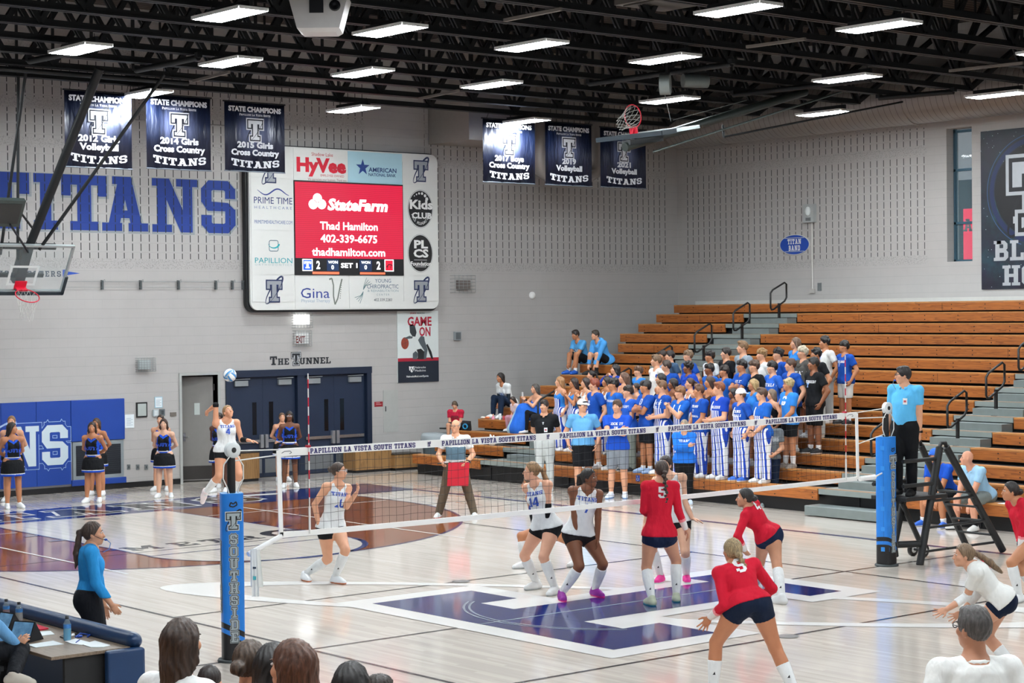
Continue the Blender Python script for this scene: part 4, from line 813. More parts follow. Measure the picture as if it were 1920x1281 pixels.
s = MB(); q_ = onx(1537, 538, XW); s.box((XW-.02, q_[1]-.06, q_[2]-.1), (XW, q_[1]+.06, q_[2]+.1), C('7E8486', .4, .4)); s.build('wall_switch', base=(XW, q_[1], q_[2]), label='small steel switch plate beside the side wall conduit', cat='switch')
m, t, b = base_mat('galaxy_print', .45); vec, xyz = t.world(); n1 = t.noise(vec, .9, 4., .6); n2 = t.noise(t.scale(vec, (1, 1, .8)), 2.2, 4., .65); v = t.new('ShaderNodeTexVoronoi'); t.l.new(vec, v.inputs['Vector']); v.inputs['Scale'].default_value = 9.
st = t.m('LESS_THAN', v.outputs['Distance'], .075); col = t.mix(t.m('POWER', t.m('MULTIPLY', n1, 1.5), 6.), lin('0A0B14'), lin('1E5A62')); col = t.mix(t.m('MULTIPLY', t.m('POWER', n2, 3.), 1.5), col, lin('2A1A3C')); col = t.mix(st, col, lin('C8D8DC')); t.put(b.inputs['Base Color'], col); GAL = m
a_ = onx(1840, 247, XW); s = MB(); yL = a_[1]; z0_, z1_ = 4.12, 7.77; s.box((XW-.03, yL-3.0, z0_), (XW-.012, yL, z1_), GAL); F = FR(XW-.03); ub = -yL; uc = ub+1.5; 
s.shapes(arc(uc, 6.35, 1.2, .12, 1.2, 5.2, 44, 1.15), F, C('16244C', .5), .002); s.shapes(arc(uc, 6.35, 1.32, .02, 1.6, 4.4, 44, 1.28), F, C('33527A', .5), .004)
sil = C('AEB2B6', .4, .2); s.shapes([disc(uc, 6.35, 1.12, 1.06, 40)], F, C('06070C', .5), .0035)
tlogo(s, F, uc, 6.25, 1.5, sil, C('0C0E14', .5), sil, .006); s.shapes(slab('THE', .42, uc, 5.35, 'c', sx=1.1), F, sil, .006); s.shapes(slab('BLACK', .46, uc, 4.77, 'c', sx=1.1), F, sil, .006); s.shapes(slab('HOLE', .46, uc, 4.2, 'c', sx=1.15), F, sil, .006)
s.build('galaxy_banner', base=(XW, yL-1.5, z0_), label='dark galaxy print banner on the side wall reading THE BLACK HOLE', cat='banner')
# ---- basketball hoops
NETM = C('C9C9C4', .8); RED = C('C8102E', .4)
def hoop(base, O, n, up, side, label, lanes):
    """backboard unit: O = bottom centre of the board, n = board normal, up = in-board up"""
    O, n, up, side = map(np.asarray, (O, n, up, side)); T = thing('basketball_hoop', label, 'basketball hoop', tuple(base)); B = tuple(base)
    w, h = .915, 1.07; c = O+up*h/2
    g = MB(); g.obox(c, side*(w-.03), n*.006, up*(h/2-.03), glass_mat('BFD0D2', .1)); F = lambda u, v, o=0.: O+side*u+up*v+n*(.007+o)
    wl = C('D5DAD8', .5); g.shapes([R_(-.3, .15, -.25, .6), R_(.25, .15, .3, .6), R_(-.25, .55, .25, .6), R_(-.25, .15, .25, .2)], F, wl); g.build('backboard', T, B)
    f = MB(); al = C('A9B2B2', .35, .5)
    for s in (-1, 1): f.obox(c+side*s*(w-.02), side*.02, n*.03, up*h/2, al)
    f.obox(c+up*(h/2-.02), side*w, n*.03, up*.02, al); f.obox(c-up*(h/2-.02), side*w, n*.03, up*.02, al); f.build('board_frame', T, B)
    p = MB(); pm = C('16242C', .6); p.obox(O-up*.02, side*(w+.02), n*.045, up*.035, pm)
    for s in (-1, 1): p.obox(O+side*s*(w+.0)+up*.16, side*.03, n*.045, up*.2, pm)
    p.build('edge_padding', T, B)
    r = MB(); rc = O+up*.15+n*.38; r.tube([rc+(side*math.cos(a)+n*math.sin(a))*.229 for a in np.linspace(0, 2*math.pi, 29)[:-1]], .011, RED, 8, True)
    r.obox(O+up*.12+n*.08, side*.11, n*.075, up*.012, RED); r.obox(O+up*.16+n*.012, side*.12, n*.012, up*.09, RED); r.bar(O+up*.06+n*.02, O+up*.14+n*.18, .05, .02, RED); r.build('rim', T, B)
    nt = MB(); dn = np.array([0, 0, -1.]); N = 12
    def np_(i, k): a = 2*math.pi*(i+.5*(k % 2))/N; rad = .225*(1-.42*min(1, k/3.)); return rc+(side*math.cos(a)+n*math.sin(a))*rad+(dn*lanes[0]-up*lanes[1])*.11*k
    for k in range(4):
        for i in range(N): nt.tube([np_(i, k), np_(i if k % 2 == 0 else i+1, k+1)], .004, NETM, 4, caps=False); nt.tube([np_(i, k), np_(i-1 if k % 2 == 0 else i, k+1)], .004, NETM, 4, caps=False)
    nt.build('net', T, B); return T, B
th = math.radians(33.5); n_ = np.array([0, -math.cos(th), -math.sin(th)]); up_ = np.array([0, -math.sin(th), math.cos(th)])
H1, B1 = hoop((4.5, 16.2, 4.2), (4.5, 16.82, 4.2), n_, up_, np.array([1., 0, 0]), 'glass backboard and red hoop swung up toward the end wall', (.8, .2))
BT = np.array([4.5, 16.82, 4.2])+up_*.6-n_*.12; top = onx(178, 150, 4.9); top = np.array([5.0, top[1], ZJ])
ms = MB(); ms.tube([BT, top], .085, DKSTEEL, 14); ms.build('mast', H1, B1)
for q1, q2, r in (((3.95, 16.4, 4.9), (4.1, 15.5, ZJ), .03), ((4.7, 16.3, 5.0), (6.4, 14.4, ZJ), .035), ((4.35, 16.5, 4.8), (4.3, 16.25, ZJ), .03)): ms = MB(); ms.tube([q1, q2], r, DKSTEEL, 8); ms.build('brace', H1, B1)
ms = MB(); bb_ = np.array([4.5, 16.82, 4.2])-n_*.14; ms.obox(bb_+up_*.95, [.6, 0, 0], n_*.04, up_*.05, DKSTEEL); ms.obox(bb_+up_*.3, [.5, 0, 0], n_*.03, up_*.04, DKSTEEL); ms.obox(bb_+up_*.55, [.1, 0, 0], n_*.1, up_*.42, DKSTEEL); ms.build('board_carrier', H1, B1)
ms = MB(); ms.tube([(2.5, 14.9, ZJ-.06), (7.2, 14.9, ZJ-.06)], .05, DKSTEEL, 10); ms.build('ceiling_pipe', H1, B1)
sc2 = MB(); c_ = ony(10, 398, 15.2); sc2.obox(c_+[.0, 0, 0], [.32, 0, 0], n_*.05, up_*.28, C('2A3432', .5)); sc2.obox(c_+n_*.055, [.26, 0, 0], n_*.006, up_*.21, C('151B1A', .4)); sc2.bar(c_+[.1, 0, .25], (4.45, 16.05, 5.4), .03, .03, DKSTEEL); sc2.bar(c_+[.1, .02, -.22], (4.5, 16.35, 4.95), .03, .03, DKSTEEL)
sc2.build('shot_clock', H1, B1)
yh = 9.6; O2 = ony(1205, 252, yh); tp = ony(1510, 172, yh); dx = nrm(tp-O2); n2 = np.array([-.17, 0, .985]); u2_ = np.array([.985, 0, .17])
H2, B2 = hoop(tuple(O2), O2-u2_*.35, n2, u2_, np.array([0., 1, 0]), 'side basketball hoop folded up flat under the roof joists', (.25, .75))
ms = MB(); ms.tube([O2-[0, 0, .16]-dx*.5, tp], .09, C('1E2623', .5), 14); ms.build('mast', H2, B2)
ms = MB(); e1 = ony(1225, 285, yh-.3); e2 = ony(1590, 168, yh-.3); ms.tube([e1, e2], .022, C('4C5654', .4, .3), 8); ms.build('brace', H2, B2)
ms = MB(); e1 = ony(1357, 257, yh+.1); e2 = ony(1692, 191, yh+.1); ms.tube([e1, e2], .022, DKSTEEL, 8); ms.tube([e1, e1+[-.02, 0, .25]], .025, DKSTEEL, 8); ms.build('strut', H2, B2)
ms = MB(); ms.obox(O2-[0, 0, .13], [.45, 0, .06], [0, .12, 0], [0, 0, .05], DKSTEEL); ms.build('board_carrier', H2, B2)
ms = MB(); e1 = onz(1270, 172, ZJ-.03); e2 = O2+[.35, 0, .05]; ms.tube([ony(1245, 170, yh), ony(1258, 228, yh)], .008, C('8A8F8E', .5), 5); ms.tube([ony(1262, 225, yh), ony(1400, 188, yh)], .006, C('8A8F8E', .5), 5); ms.build('hoist_cable', H2, B2)
for nm, a1, a2, lbl in (('ceiling_pipe', (1105, 157), (1372, 120), 'black ceiling pipe carrying the hoist winch'), ('ceiling_pipe', (1375, 178), (1632, 149), 'black ceiling pipe over the side hoop mast'), ('ceiling_pipe', (1648, 184), (1788, 172), 'short black ceiling pipe at the end of the side hoop struts'), ('ceiling_pipe', (55, 115), (168, 92), 'black pipe end under the joists at upper left'), ('ceiling_pipe', (255, 132), (372, 108), 'black pipe with a chrome end between two ceiling lights')):
    e1, e2 = onz(*a1, ZJ-.08), onz(*a2, ZJ-.08); ms = MB(); ms.tube([e1, e2], .055, DKSTEEL, 10); ms.box(e1-[.05, .05, 0], e1+[.05, .05, .09], DKSTEEL); ms.box(e2-[.05, .05, 0], e2+[.05, .05, .09], DKSTEEL); ms.build(nm, base=tuple((e1+e2)/2), label=lbl, cat='pipe')
W_ = onz(1252, 158, ZJ-.35); T = thing('hoist_winch', 'grey electric hoist winch hung above the folded side hoop', 'winch', tuple(W_+[0, 0, .3])); B = tuple(W_+[0, 0, .3]); l = MB(); l.cyl(W_+[-.1, .1, 0], W_+[.02, -.05, 0], .2, C('6E7472', .5, .3), 20); l.build('cable_drum', T, B); l = MB(); l.cyl(W_+[.3, -.1, .08], W_+[.75, -.3, .08], .13, C('585E5C', .5, .3), 16); l.build('motor', T, B); l = MB(); l.bar(W_+[0, 0, 0], W_+[0, 0, .4], .06, .06, DKSTEEL); l.build('bracket', T, B)
# ---- projector, heater and other roof items
p = onz(600, 25, ZJ-.3); T = thing('projector', 'white ceiling projector hung between the light fixtures', 'projector', tuple(p+[0, 0, .3])); B = tuple(p+[0, 0, .3]); vx = nrm(np.array([-CF[1], CF[0], 0]))*-1; fw = -nrm(np.array([CF[0], CF[1], 0]))
s_ = 1.0; tp_, bt_ = .42, .3; l = MB(); V = []
for z, hw in ((.2, tp_), (-.25, bt_), (-.3, .24)):
    for a1, b1 in ((-1, -1), (1, -1), (1, 1), (-1, 1)): V.append(p+vx*a1*hw+fw*b1*(.3 if z > -.3 else .22)+[0, 0, z])
l.raw(V, [(0, 1, 5, 4), (1, 2, 6, 5), (2, 3, 7, 6), (3, 0, 4, 7), (4, 5, 9, 8), (5, 6, 10, 9), (6, 7, 11, 10), (7, 4, 8, 11), (3, 2, 1, 0), (8, 9, 10, 11)], C('B9B6B4', .5)); l.build('case', T, B)
l = MB(); l.obox(p+fw*.302-vx*.02+[0, 0, .06], vx*.1, fw*.012, [0, 0, .1], C('1A1B1E', .3)); l.lathe(p+fw*.3+vx*.24+[0, 0, .06], [(.08, 0), (.08, .02), (.06, .025), (0, .01)], C('101114', .2), 18, fw); l.build('lens', T, B)
l = MB(); l.bar(p+[0, 0, .2], p+[0, 0, .5], .05, .05, DKSTEEL); l.build('mount', T, B)
for a1, a2, lbl in (((363, 152), (430, 135), 'above the first hanging banners'), ((946, 38), (1052, 17), 'near the top of the picture centre'), ((786, 185), (860, 170), 'just left of the bright hanging banner'), ((1400, 88), (1510, 73), 'between two ceiling lights right of centre'), ((1780, 133), (1918, 118), 'under the roof at the far right')):
    e1, e2 = onz(*a1, ZJ-.03), onz(*a2, ZJ-.03); l = MB(); l.bar(e1, e2, .05, .05, C('77706A', .6)); l.build('cable_tray', base=tuple((e1+e2)/2), label='pale straight cable tray under the joists, '+lbl, cat='cable tray', group='cable trays under the joists')
p = onz(1236, 8, ZJ+.25); l = MB(); l.box(p-[.5, .5, 0], p+[.6, .5, .5], C('5E5A57', .6)); l.box(p-[.4, .4, .02], p+[.5, .4, 0], C('48443F', .6)); l.box(p+[-.45, -.45, .5], p+[-.4, -.4, 1.8], DKSTEEL); l.build('unit_heater', base=tuple(p), label='grey box unit heater up between the joists', cat='heater')
# ================================================================ NET, POSTS, OFFICIALS' STAND, TABLE
NT_ = thing('volleyball_net', 'white taped volleyball net strung across the court between two padded posts', 'volleyball net', (4.5, 0, 1.25)); NB = (4.5, 0, 1.25)
XL, XR, ZT, ZB = -.37, 9.28, 2.24, 1.265
sag = lambda x: -.02*(1-((x-4.45)/4.85)**2)
m, t, b = base_mat('net_tape', .7); b.inputs['Base Color'].default_value = lin('F4F3F0'); TAPE = m
FN = lambda u, v, o=0.: (u, -.012-o, v+sag(u)); 
tp = MB(); n = 24
for i in range(n):
    a_, c_ = XL+(XR-XL)*i/n, XL+(XR-XL)*(i+1)/n
    for y in (-.011, .011): tp.raw([(a_, y, ZT-.085+sag(a_)), (c_, y, ZT-.085+sag(c_)), (c_, y, ZT+sag(c_)), (a_, y, ZT+sag(a_))], [(0, 1, 2, 3)], TAPE)
    tp.raw([(a_, -.011, ZT+sag(a_)), (c_, -.011, ZT+sag(c_)), (c_, .011, ZT+sag(c_)), (a_, .011, ZT+sag(a_))], [(0, 1, 2, 3)], TAPE)
ink = C('2B2466', .7)
words = [(580, 777), (827, 1003), (1048, 1209), (1252, 1397), (1435, 1568)]
for a_, c_ in words:
    u0_, u1_ = ony(a_, 830, 0)[0], ony(c_, 810, 0)[0]; S_ = 'PAPILLION LA VISTA SOUTH TITANS'; h = .056; w_ = sum(GL[c][0] for c in S_)*h; g_ = .1*h*(len(S_)-1)
    tp.shapes(slab(S_, h, u0_, ZT-.071, 'l', gap=.1, sx=(u1_-u0_-g_)/w_), FN, ink, .003)
for px in (803, 1026, 1231, 1416): u = ony(px, 815, 0)[0]; tlogo(tp, FN, u, ZT-.044, .045, C('6E6A80', .7), ink, None, .003)
for u in (-.28, 9.12): tp.shapes(line([(u-.06, ZT-.05), (u-.02, ZT-.03), (u+.05, ZT-.03), (u+.07, ZT-.05), (u+.04, ZT-.06)], .006), FN, C('3A3A48', .6), .003)
tp.build('top_tape', NT_, NB)
bt = MB()
for i in range(n):
    a_, c_ = XL+(XR-XL)*i/n, XL+(XR-XL)*(i+1)/n; bt.bar((a_, 0, ZB+.03+sag(a_)), (c_, 0, ZB+.03+sag(c_)), .016, .06, TAPE)
bt.build('bottom_tape', NT_, NB)
nm = MB(); cord = C('1C1D20', .8)
xs = np.arange(XL+.08, XR-.03, .1); zs = np.linspace(ZB+.05, ZT-.085, 10)
for x in xs: j = .006*math.sin(x*9); nm.tube([(x, 0, ZB+.05+sag(x)), (x+j, .012*math.sin(x*3), (ZB+ZT)/2+sag(x)), (x, 0, ZT-.08+sag(x))], .0021, cord, 4, caps=False)
for z in zs[1:-1]: nm.tube([(x, .012*math.sin(x*3)*math.sin(math.pi*(z-ZB)/(ZT-ZB)), z+sag(x)+.004*math.sin(x*13+z*5)) for x in xs], .0021, cord, 4, caps=False)
nm.build('netting', NT_, NB)
for x, dx_ in ((XL, .02), (XR, .02)):
    s = MB(); s.bar((x, 0, ZT-.02), (x+dx_, 0, ZB+.02), .016, .05, TAPE, up=(1, 0, 0)); s.build('side_band', NT_, NB)
XN, XF = -.97, 9.92
rp = C('DEDEDA', .7)
for pts in ([(XL, 0, ZT-.01), (XN, -.02, 2.25)], [(XL, 0, ZT-.07), (XN, -.02, 2.14)], [(XL+.01, 0, 1.75), (XN+.02, 0, 1.76)], [(XR, 0, ZT-.01), (XF, -.02, 2.27)], [(XR, 0, ZT-.09), (XF, -.02, 2.14)], [(XR, 0, 1.78), (XF, 0, 1.9)]):
    s = MB(); s.tube(pts, .0075, rp, 6); s.build('tension_cord', NT_, NB)
s = MB(); s.tube([(XL+.02, 0, ZB+.02), (XN+.17, -.05, 1.13)], .03, TAPE, 8); s.build('cord_sleeve', NT_, NB)
s = MB(); s.tube([(XR+.06, 0, ZB+.02), (XR+.38, -.01, ZB+.03)], .035, TAPE, 8); s.tube([(XR+.38, -.01, ZB+.03), (XF-.1, -.02, ZB+.08)], .012, rp, 6); s.build('cord_sleeve', NT_, NB)
for x, lbl in ((.01, 'red and white striped antenna standing at the near end of the net'), (9.02, 'red and white striped antenna standing at the far end of the net')):
    A_ = MB(); rd_, wh_ = C('C41230', .4), C('E4E2DE', .4); z = ZB+.02
    while z < 3.05: A_.tube([(x, -.022, z), (x, -.022, min(3.05, z+.1))], .007 if z > 1.5 else .012, (wh_ if z < 1.5 else rd_ if int(round((z-1.5)/.1)) % 2 == 0 else wh_), 8); z += .1
    A_.box((x-.02, -.03, ZT-.005), (x+.02, .02, ZT+.02), C('A8142C', .5)); A_.build('net_antenna', base=(x, -.022, ZB), label=lbl, cat='antenna', group='net antennas')
PADL = C('1A7AD4', .42, var=.08)
def post(x, lbl, h):
    T = thing('net_post', lbl, 'net post', (x, 0, 0), 'black volleyball net posts'); B = (x, 0, 0)
    p = MB(); p.cyl((x, 0, .02), (x, 0, h), .045, BLK, 16); p.build('pole', T, B)
    p = MB(); p.lathe((x, 0, .0), [(0, .03), (.16, .03), (.17, .015), (.17, .0)], C('3C4142', .5, .3), 24); p.build('base_plate', T, B)
    p = MB(); p.lathe((x, -.03, h-.05), [(0, -.03), (.085, -.03), (.085, -.02), (.07, 0), (.085, .02), (.085, .03), (0, .03)], C('E2E6E6', .4), 22, (0, 1, 0)); p.ell((x, -.065, h-.05), (.03, .01, .03), BLK); p.build('pulley', T, B)
    c = MB(); s = 1 if x < 0 else 1
    c.tube([(x-.05, -.05, h-.12), (x-.12, -.05, h-.2), (x-.13, -.05, h-.35), (x-.08, -.05, h-.45)]+([(x-.06, -.05, 1.8)] if x < 0 else []), .007, rp, 6); c.tube([(x+.05, -.05, h-.12), (x+.12, -.05, h-.22), (x+.12, -.05, h-.36), (x+.06, -.05, h-.46)]+([(x+.05, -.05, 1.8)] if x < 0 else []), .007, rp, 6); c.build('loose_cord', T, B)
post(XN, 'near black net post rising from its blue pad with a white cord loop', 2.31); post(XF, 'far black net post beside the referee stand', 2.32)
def pad(x, az, h, texts, label, straps, base=.035):
    T = thing('post_pad', label, 'post pad', (x, 0, base), 'blue net post pads'); B = (x, 0, base); a0 = math.radians(az); R = .118; n = 24
    prof = [(math.cos(2*math.pi*i/n), math.sin(2*math.pi*i/n)) for i in range(n)]
    sq = lambda c, s: (abs(c)**5+abs(s)**5)**(-1/5)*R
    P = [(c*sq(c, s), s*sq(c, s)) for c, s in prof]; ca, sa = math.cos(a0), math.sin(a0)
    Wd = lambda d, w, z: np.array([x+d*ca-w*sa, d*sa+w*ca, z])
    b = MB(); bk = C('111216', .45); 
    def wrap(z0, z1, mat, k=1.): b.raw([Wd(d*k, w*k, z) for z in (z0, z1) for d, w in P], [(i, (i+1) % n, n+(i+1) % n, n+i) for i in range(n)], mat, True)
    zc = base; b.raw([Wd(d*1., w, base) for d, w in P]+[Wd(d*1.003, w*1.003, base+.22-.5*w+.08*d) for d, w in P], [(i, (i+1) % n, n+(i+1) % n, n+i) for i in range(n)], bk, True)
    b.raw([Wd(d*1., w, base+.22-.5*w+.08*d) for d, w in P]+[Wd(d*1.002, w*1.002, base+.27-.5*w+.08*d) for d, w in P], [(i, (i+1) % n, n+(i+1) % n, n+i) for i in range(n)], LBLUE, True)
    b.raw([Wd(d*1., w, base+.27-.5*w+.08*d) for d, w in P]+[Wd(d*1.003, w*1.003, base+.33-.5*w+.08*d) for d, w in P], [(i, (i+1) % n, n+(i+1) % n, n+i) for i in range(n)], bk, True)
    b.raw([Wd(d, w, base+.33-.5*w+.08*d) for d, w in P]+[Wd(d, w, h) for d, w in P], [(i, (i+1) % n, n+(i+1) % n, n+i) for i in range(n)], PADL, True)
    b.raw([Wd(d, w, h) for d, w in P], [tuple(range(n))], C('4A90C8', .5))
    for face, s, ztop, hh, logo, vo in texts:
        fa = a0+math.radians(face); nn = np.array([math.cos(fa), math.sin(fa), 0]); tt = np.array([-nn[1], nn[0], 0])
        F = lambda u, v, o=0.: np.array([x, 0, 0])+nn*(R*1.0+.002+o)+tt*(u+vo)+np.array([0, 0, v])
        sl = C('A9B3B6', .4, .1)
        b.shapes(slab(s, hh, 0, ztop, vertical=True, sx=.95, gap=.22, e=.011), F, C('AEB8BA', .4), .001); b.shapes(slab(s, hh, 0, ztop, vertical=True, sx=.95, gap=.22, e=.006), F, bk, .003); b.shapes(slab(s, hh, 0, ztop, vertical=True, sx=.95, gap=.22), F, sl, .005)
        if logo: tlogo(b, F, 0, ztop+.14, .165, sl, bk, C('C9D2D4', .4), .002); b.shapes(line([(-.04, ztop+.3), (-.025, ztop+.34), (0, ztop+.32), (.03, ztop+.345), (.04, ztop+.31), (0, ztop+.29), (-.04, ztop+.3)], .014), F, bk, .002)
    b.build('pad_wrap', T, B)
    fa = a0+math.radians(straps); nn = np.array([math.cos(fa), math.sin(fa), 0]); tt = np.array([-nn[1], nn[0], 0])
    sb = MB(); sb.obox(np.array([x, 0, (base+.3+h-.04)/2])+nn*(R+.0005), tt*(.022 if straps < 0 else .002), nn*.003, [0, 0, (h-.34-base)/2], bk); sb.build('seam', T, B)
    for k in range(6):
        z = h-.16-k*(h-.35)/5.2; s_ = MB(); c = np.array([x, 0, z])+nn*(R+.004); s_.obox(c, tt*(.06 if straps < 0 else .022), nn*.006, [0, 0, .03], C('2E8CE0', .45)); s_.build('strap', T, B)
    return T
pad(XN, 247, 1.8, [(0, 'SOUTHSIDE', 1.37, .107, True, .0), (-88, 'TITANS', 1.29, .107, False, .0)], 'blue post pad lettered SOUTHSIDE on the near net post', 52)
pad(XF, 275, 1.86, [(0, 'SOUTHSIDE', 1.36, .107, True, .0)], 'blue post pad on the far net post beside the referee stand', -64)
# towel on the lower cord of the near post
tw = MB(); tc = C('EEF0EC', .9); p = onz(480, 1045, 0); bx = (-.76, -.1); ux2 = CR*np.array([1, 1, 0]); ux2 = nrm(ux2)
for lay, (o, x0_, x1_, zt, zb_) in enumerate(((0., -.06, .075, 1.18, .78), (.018, -.045, .03, 1.19, .68))):
    V = []; rows, cols = 6, 6
    for i in range(rows+1):
        for j in range(cols+1): u = x0_+(x1_-x0_)*j/cols*(1-.25*(1-i/rows)); f = .012*math.sin(j*2.1+lay)*(i/rows); V.append(np.array([bx[0], bx[1], 0])+ux2*(u+.02)-CF*np.array([1, 1, 0])*(o+f)+np.array([0, 0, zt+(zb_-zt)*i/rows]))
    fs_ = [(i*(cols+1)+j, i*(cols+1)+j+1, (i+1)*(cols+1)+j+1, (i+1)*(cols+1)+j) for i in range(rows) for j in range(cols)]
    tw.raw(V, fs_, tc, True); tw.raw([v+CF*np.array([1, 1, 0])*.012 for v in V], fs_, tc, True)
    for zz, hh, mm in ((.86, .04, C('4FB4BE', .8)), (.98, .02, C('2B3A50', .8))): F = lambda u, v, o_=0.: np.array([bx[0], bx[1], 0])+ux2*(u+.02)-CF*np.array([1, 1, 0])*(o+.016)+np.array([0, 0, v]); tw.shapes([R_(x0_+.015, zz, x0_+.05, zz+hh)], F, mm)
tw.build('towel', base=(bx[0], bx[1], .75), label='white striped towel hanging from the cord by the near post pad', cat='towel')
# referee stand
RS = thing('referee_stand', 'black padded referee stand ladder beside the far net post', 'referee stand', (10.7, 0, 0)); RB = (10.7, 0, 0); PD = C('121416', .55)
leg = lambda nm, a_, c_, r: (lambda l: (l.tube([a_, c_], r, PD, 12), l.build(nm, RS, RB)))(MB())
fl = onz(1708, 1056); 
leg('leg', (10.32, -.28, 0), (10.9, -.2, 1.66), .055); leg('leg', (12.25, -.32, .04), (11.05, -.2, 1.66), .055); leg('leg', (10.45, .34, 0), (10.9, .26, 1.66), .05); leg('leg', (12.25, .34, .04), (11.05, .26, 1.66), .05)
l = MB(); l.tube([(10.88, -.2, 1.64), (10.93, -.2, 1.72), (11.03, -.2, 1.72), (11.07, -.2, 1.64)], .03, PD, 8); l.build('top_rail', RS, RB)
l = MB(); l.tube([(10.05, -.2, 1.5), (10.84, -.2, 1.5)], .03, PD, 8); l.build('front_rail', RS, RB)
l = MB(); l.tube([(10.88, .26, 1.64), (10.93, .26, 1.72), (11.03, .26, 1.72), (11.07, .26, 1.64)], .03, PD, 8); l.build('top_rail', RS, RB)
l = MB(); l.box((10.0, -.3, .93), (10.95, .34, .985), PD); l.build('platform', RS, RB)
l = MB(); l.tube([(10.0, -.24, 1.15), (10.75, -.24, 1.15)], .03, PD, 8); l.tube([(10.0, .3, 1.15), (10.75, .3, 1.15)], .03, PD, 8); l.build('guard_rail', RS, RB)
for k in range(4): z = .3+.22*k; x = 12.2-1.2*z/1.66; l = MB(); l.tube([(x, -.3, z), (x, .3, z)], .018, PD, 8); l.build('rung', RS, RB)
for k, z in enumerate((.18, .52, .9)):
    l = MB(); l.tube([(10.36+.3*z, -.27, z), (12.17-.68*z, -.3, z-.0)], .02, PD, 8); l.build('side_bar', RS, RB)
l = MB(); l.tube([(10.05, -.1, .3), (10.35, -.26, .3)], .05, PD, 8); l.build('post_bracket', RS, RB)
l = MB(); l.tube([(10.1, .1, .95), (10.5, .3, .06)], .045, PD, 8); l.build('front_strut', RS, RB)
for y in (-.38, .42): l = MB(); wc = onz(1733, 1035, .1) if y < 0 else np.array([11.1, .9, .1]); wc = np.array([11.05, y+.6 if y < 0 else y, .1]); l.lathe(wc, [(0, -.02), (.05, -.02), (.05, -.025), (.1, -.025), (.1, .025), (.05, .025), (.05, .02), (0, .02)], BLK, 22, (0, 1, 0)); l.lathe(wc-[0, .022, 0], [(0, -.006), (.055, -.004), (.055, .006)], WHITE, 20, (0, 1, 0)); l.build('wheel', RS, RB)
l = MB(); l.tube([(10.55, .22, .85), (11.05, .22, .1)], .04, PD, 8); l.tube([(11.05, .22, .1), (11.05, .42, .1)], .02, PD, 8); l.build('axle_arm', RS, RB)
# volleyball in the air
def ball(c, r, label):
    m, t, b = base_mat('volleyball_panels', .45); vec, xyz = t.coord(); x, y, z = [t.m('DIVIDE', v, r) for v in xyz]
    ax = t.m('ABSOLUTE', x); ay = t.m('ABSOLUTE', y); az = t.m('ABSOLUTE', z); mx = t.m('MAXIMUM', ax, t.m('MAXIMUM', ay, az))
    fx = t.m('GREATER_THAN', ax, t.m('MAXIMUM', ay, az)); fy = t.m('MULTIPLY', t.m('GREATER_THAN', ay, az), t.m('SUBTRACT', 1., fx))
    u = t.m('ADD', t.m('MULTIPLY', fx, y), t.m('ADD', t.m('MULTIPLY', fy, z), t.m('MULTIPLY', t.m('SUBTRACT', 1., t.m('ADD', fx, fy)), x)))
    s = t.m('MULTIPLY', t.m('ABSOLUTE', t.m('DIVIDE', u, mx)), 1.5); blue = t.m('MULTIPLY', t.m('GREATER_THAN', s, .5), t.m('LESS_THAN', s, 1.05)); gy = t.m('GREATER_THAN', s, 1.05); seam = t.m('LESS_THAN', t.m('ABSOLUTE', t.m('SUBTRACT', s, .5)), .035)
    col = t.mix(blue, lin('E2E4E4'), lin('2A78B4')); col = t.mix(gy, col, lin('9FA8AC')); col = t.mix(seam, col, lin('7E868A')); t.put(b.inputs['Base Color'], col)
    l = MB(); l.ell(c, (r, r, r), m, None, 28, 18); o = l.build('volleyball', base=tuple(c), label=label, cat='ball'); o.rotation_euler = (.5, .7, .3)
dsv = 32.0
ball(CAM+ray(431, 704)*dsv, 12.5*dsv/FPX, 'white, blue and grey volleyball in the air above the serving player')
# scorer's table at lower left
tw_ = wood_mat('table_laminate', '8B7A68', '5E4E40', 1, .4); TT = thing('scorer_table', 'long scorer table with a wood top and padded dark blue edge', 'table', (-3.8, 0, 0)); TB_ = (-3.8, 0, 0); PB = C('14345A', .38, var=.08)
l = MB(); l.box((-4.22, -2.36, .73), (-3.46, 5.5, .76), tw_); l.build('table_top', TT, TB_, bevel=.004)
l = MB(); l.tube([(-3.4, -2.3, .80), (-3.4, 5.5, .80)], .075, PB, 16); l.ell((-3.4, -2.3, .80), (.075, .1, .075), PB, None, 16, 10); l.build('edge_bolster', TT, TB_)
l = MB(); l.box((-3.47, -2.4, .02), (-3.33, 5.5, .74), PB); l.build('front_pad', TT, TB_, bevel=.02)
l = MB(); l.box((-3.72, -2.44, .02), (-3.36, -2.36, .755), PB); l.build('end_pad', TT, TB_, bevel=.02)
l = MB(); l.box((-4.08, -2.33, 0), (-3.5, -2.29, .73), C('17181A', .6)); l.build('end_panel', TT, TB_)
l = MB(); l.box((-4.05, 1.4, 0), (-3.5, 1.44, .73), C('17181A', .6)); l.build('end_panel', TT, TB_)
tz = .761
def tpt(x, y): return onz(x/5.166, 1120+y/5.166, tz)
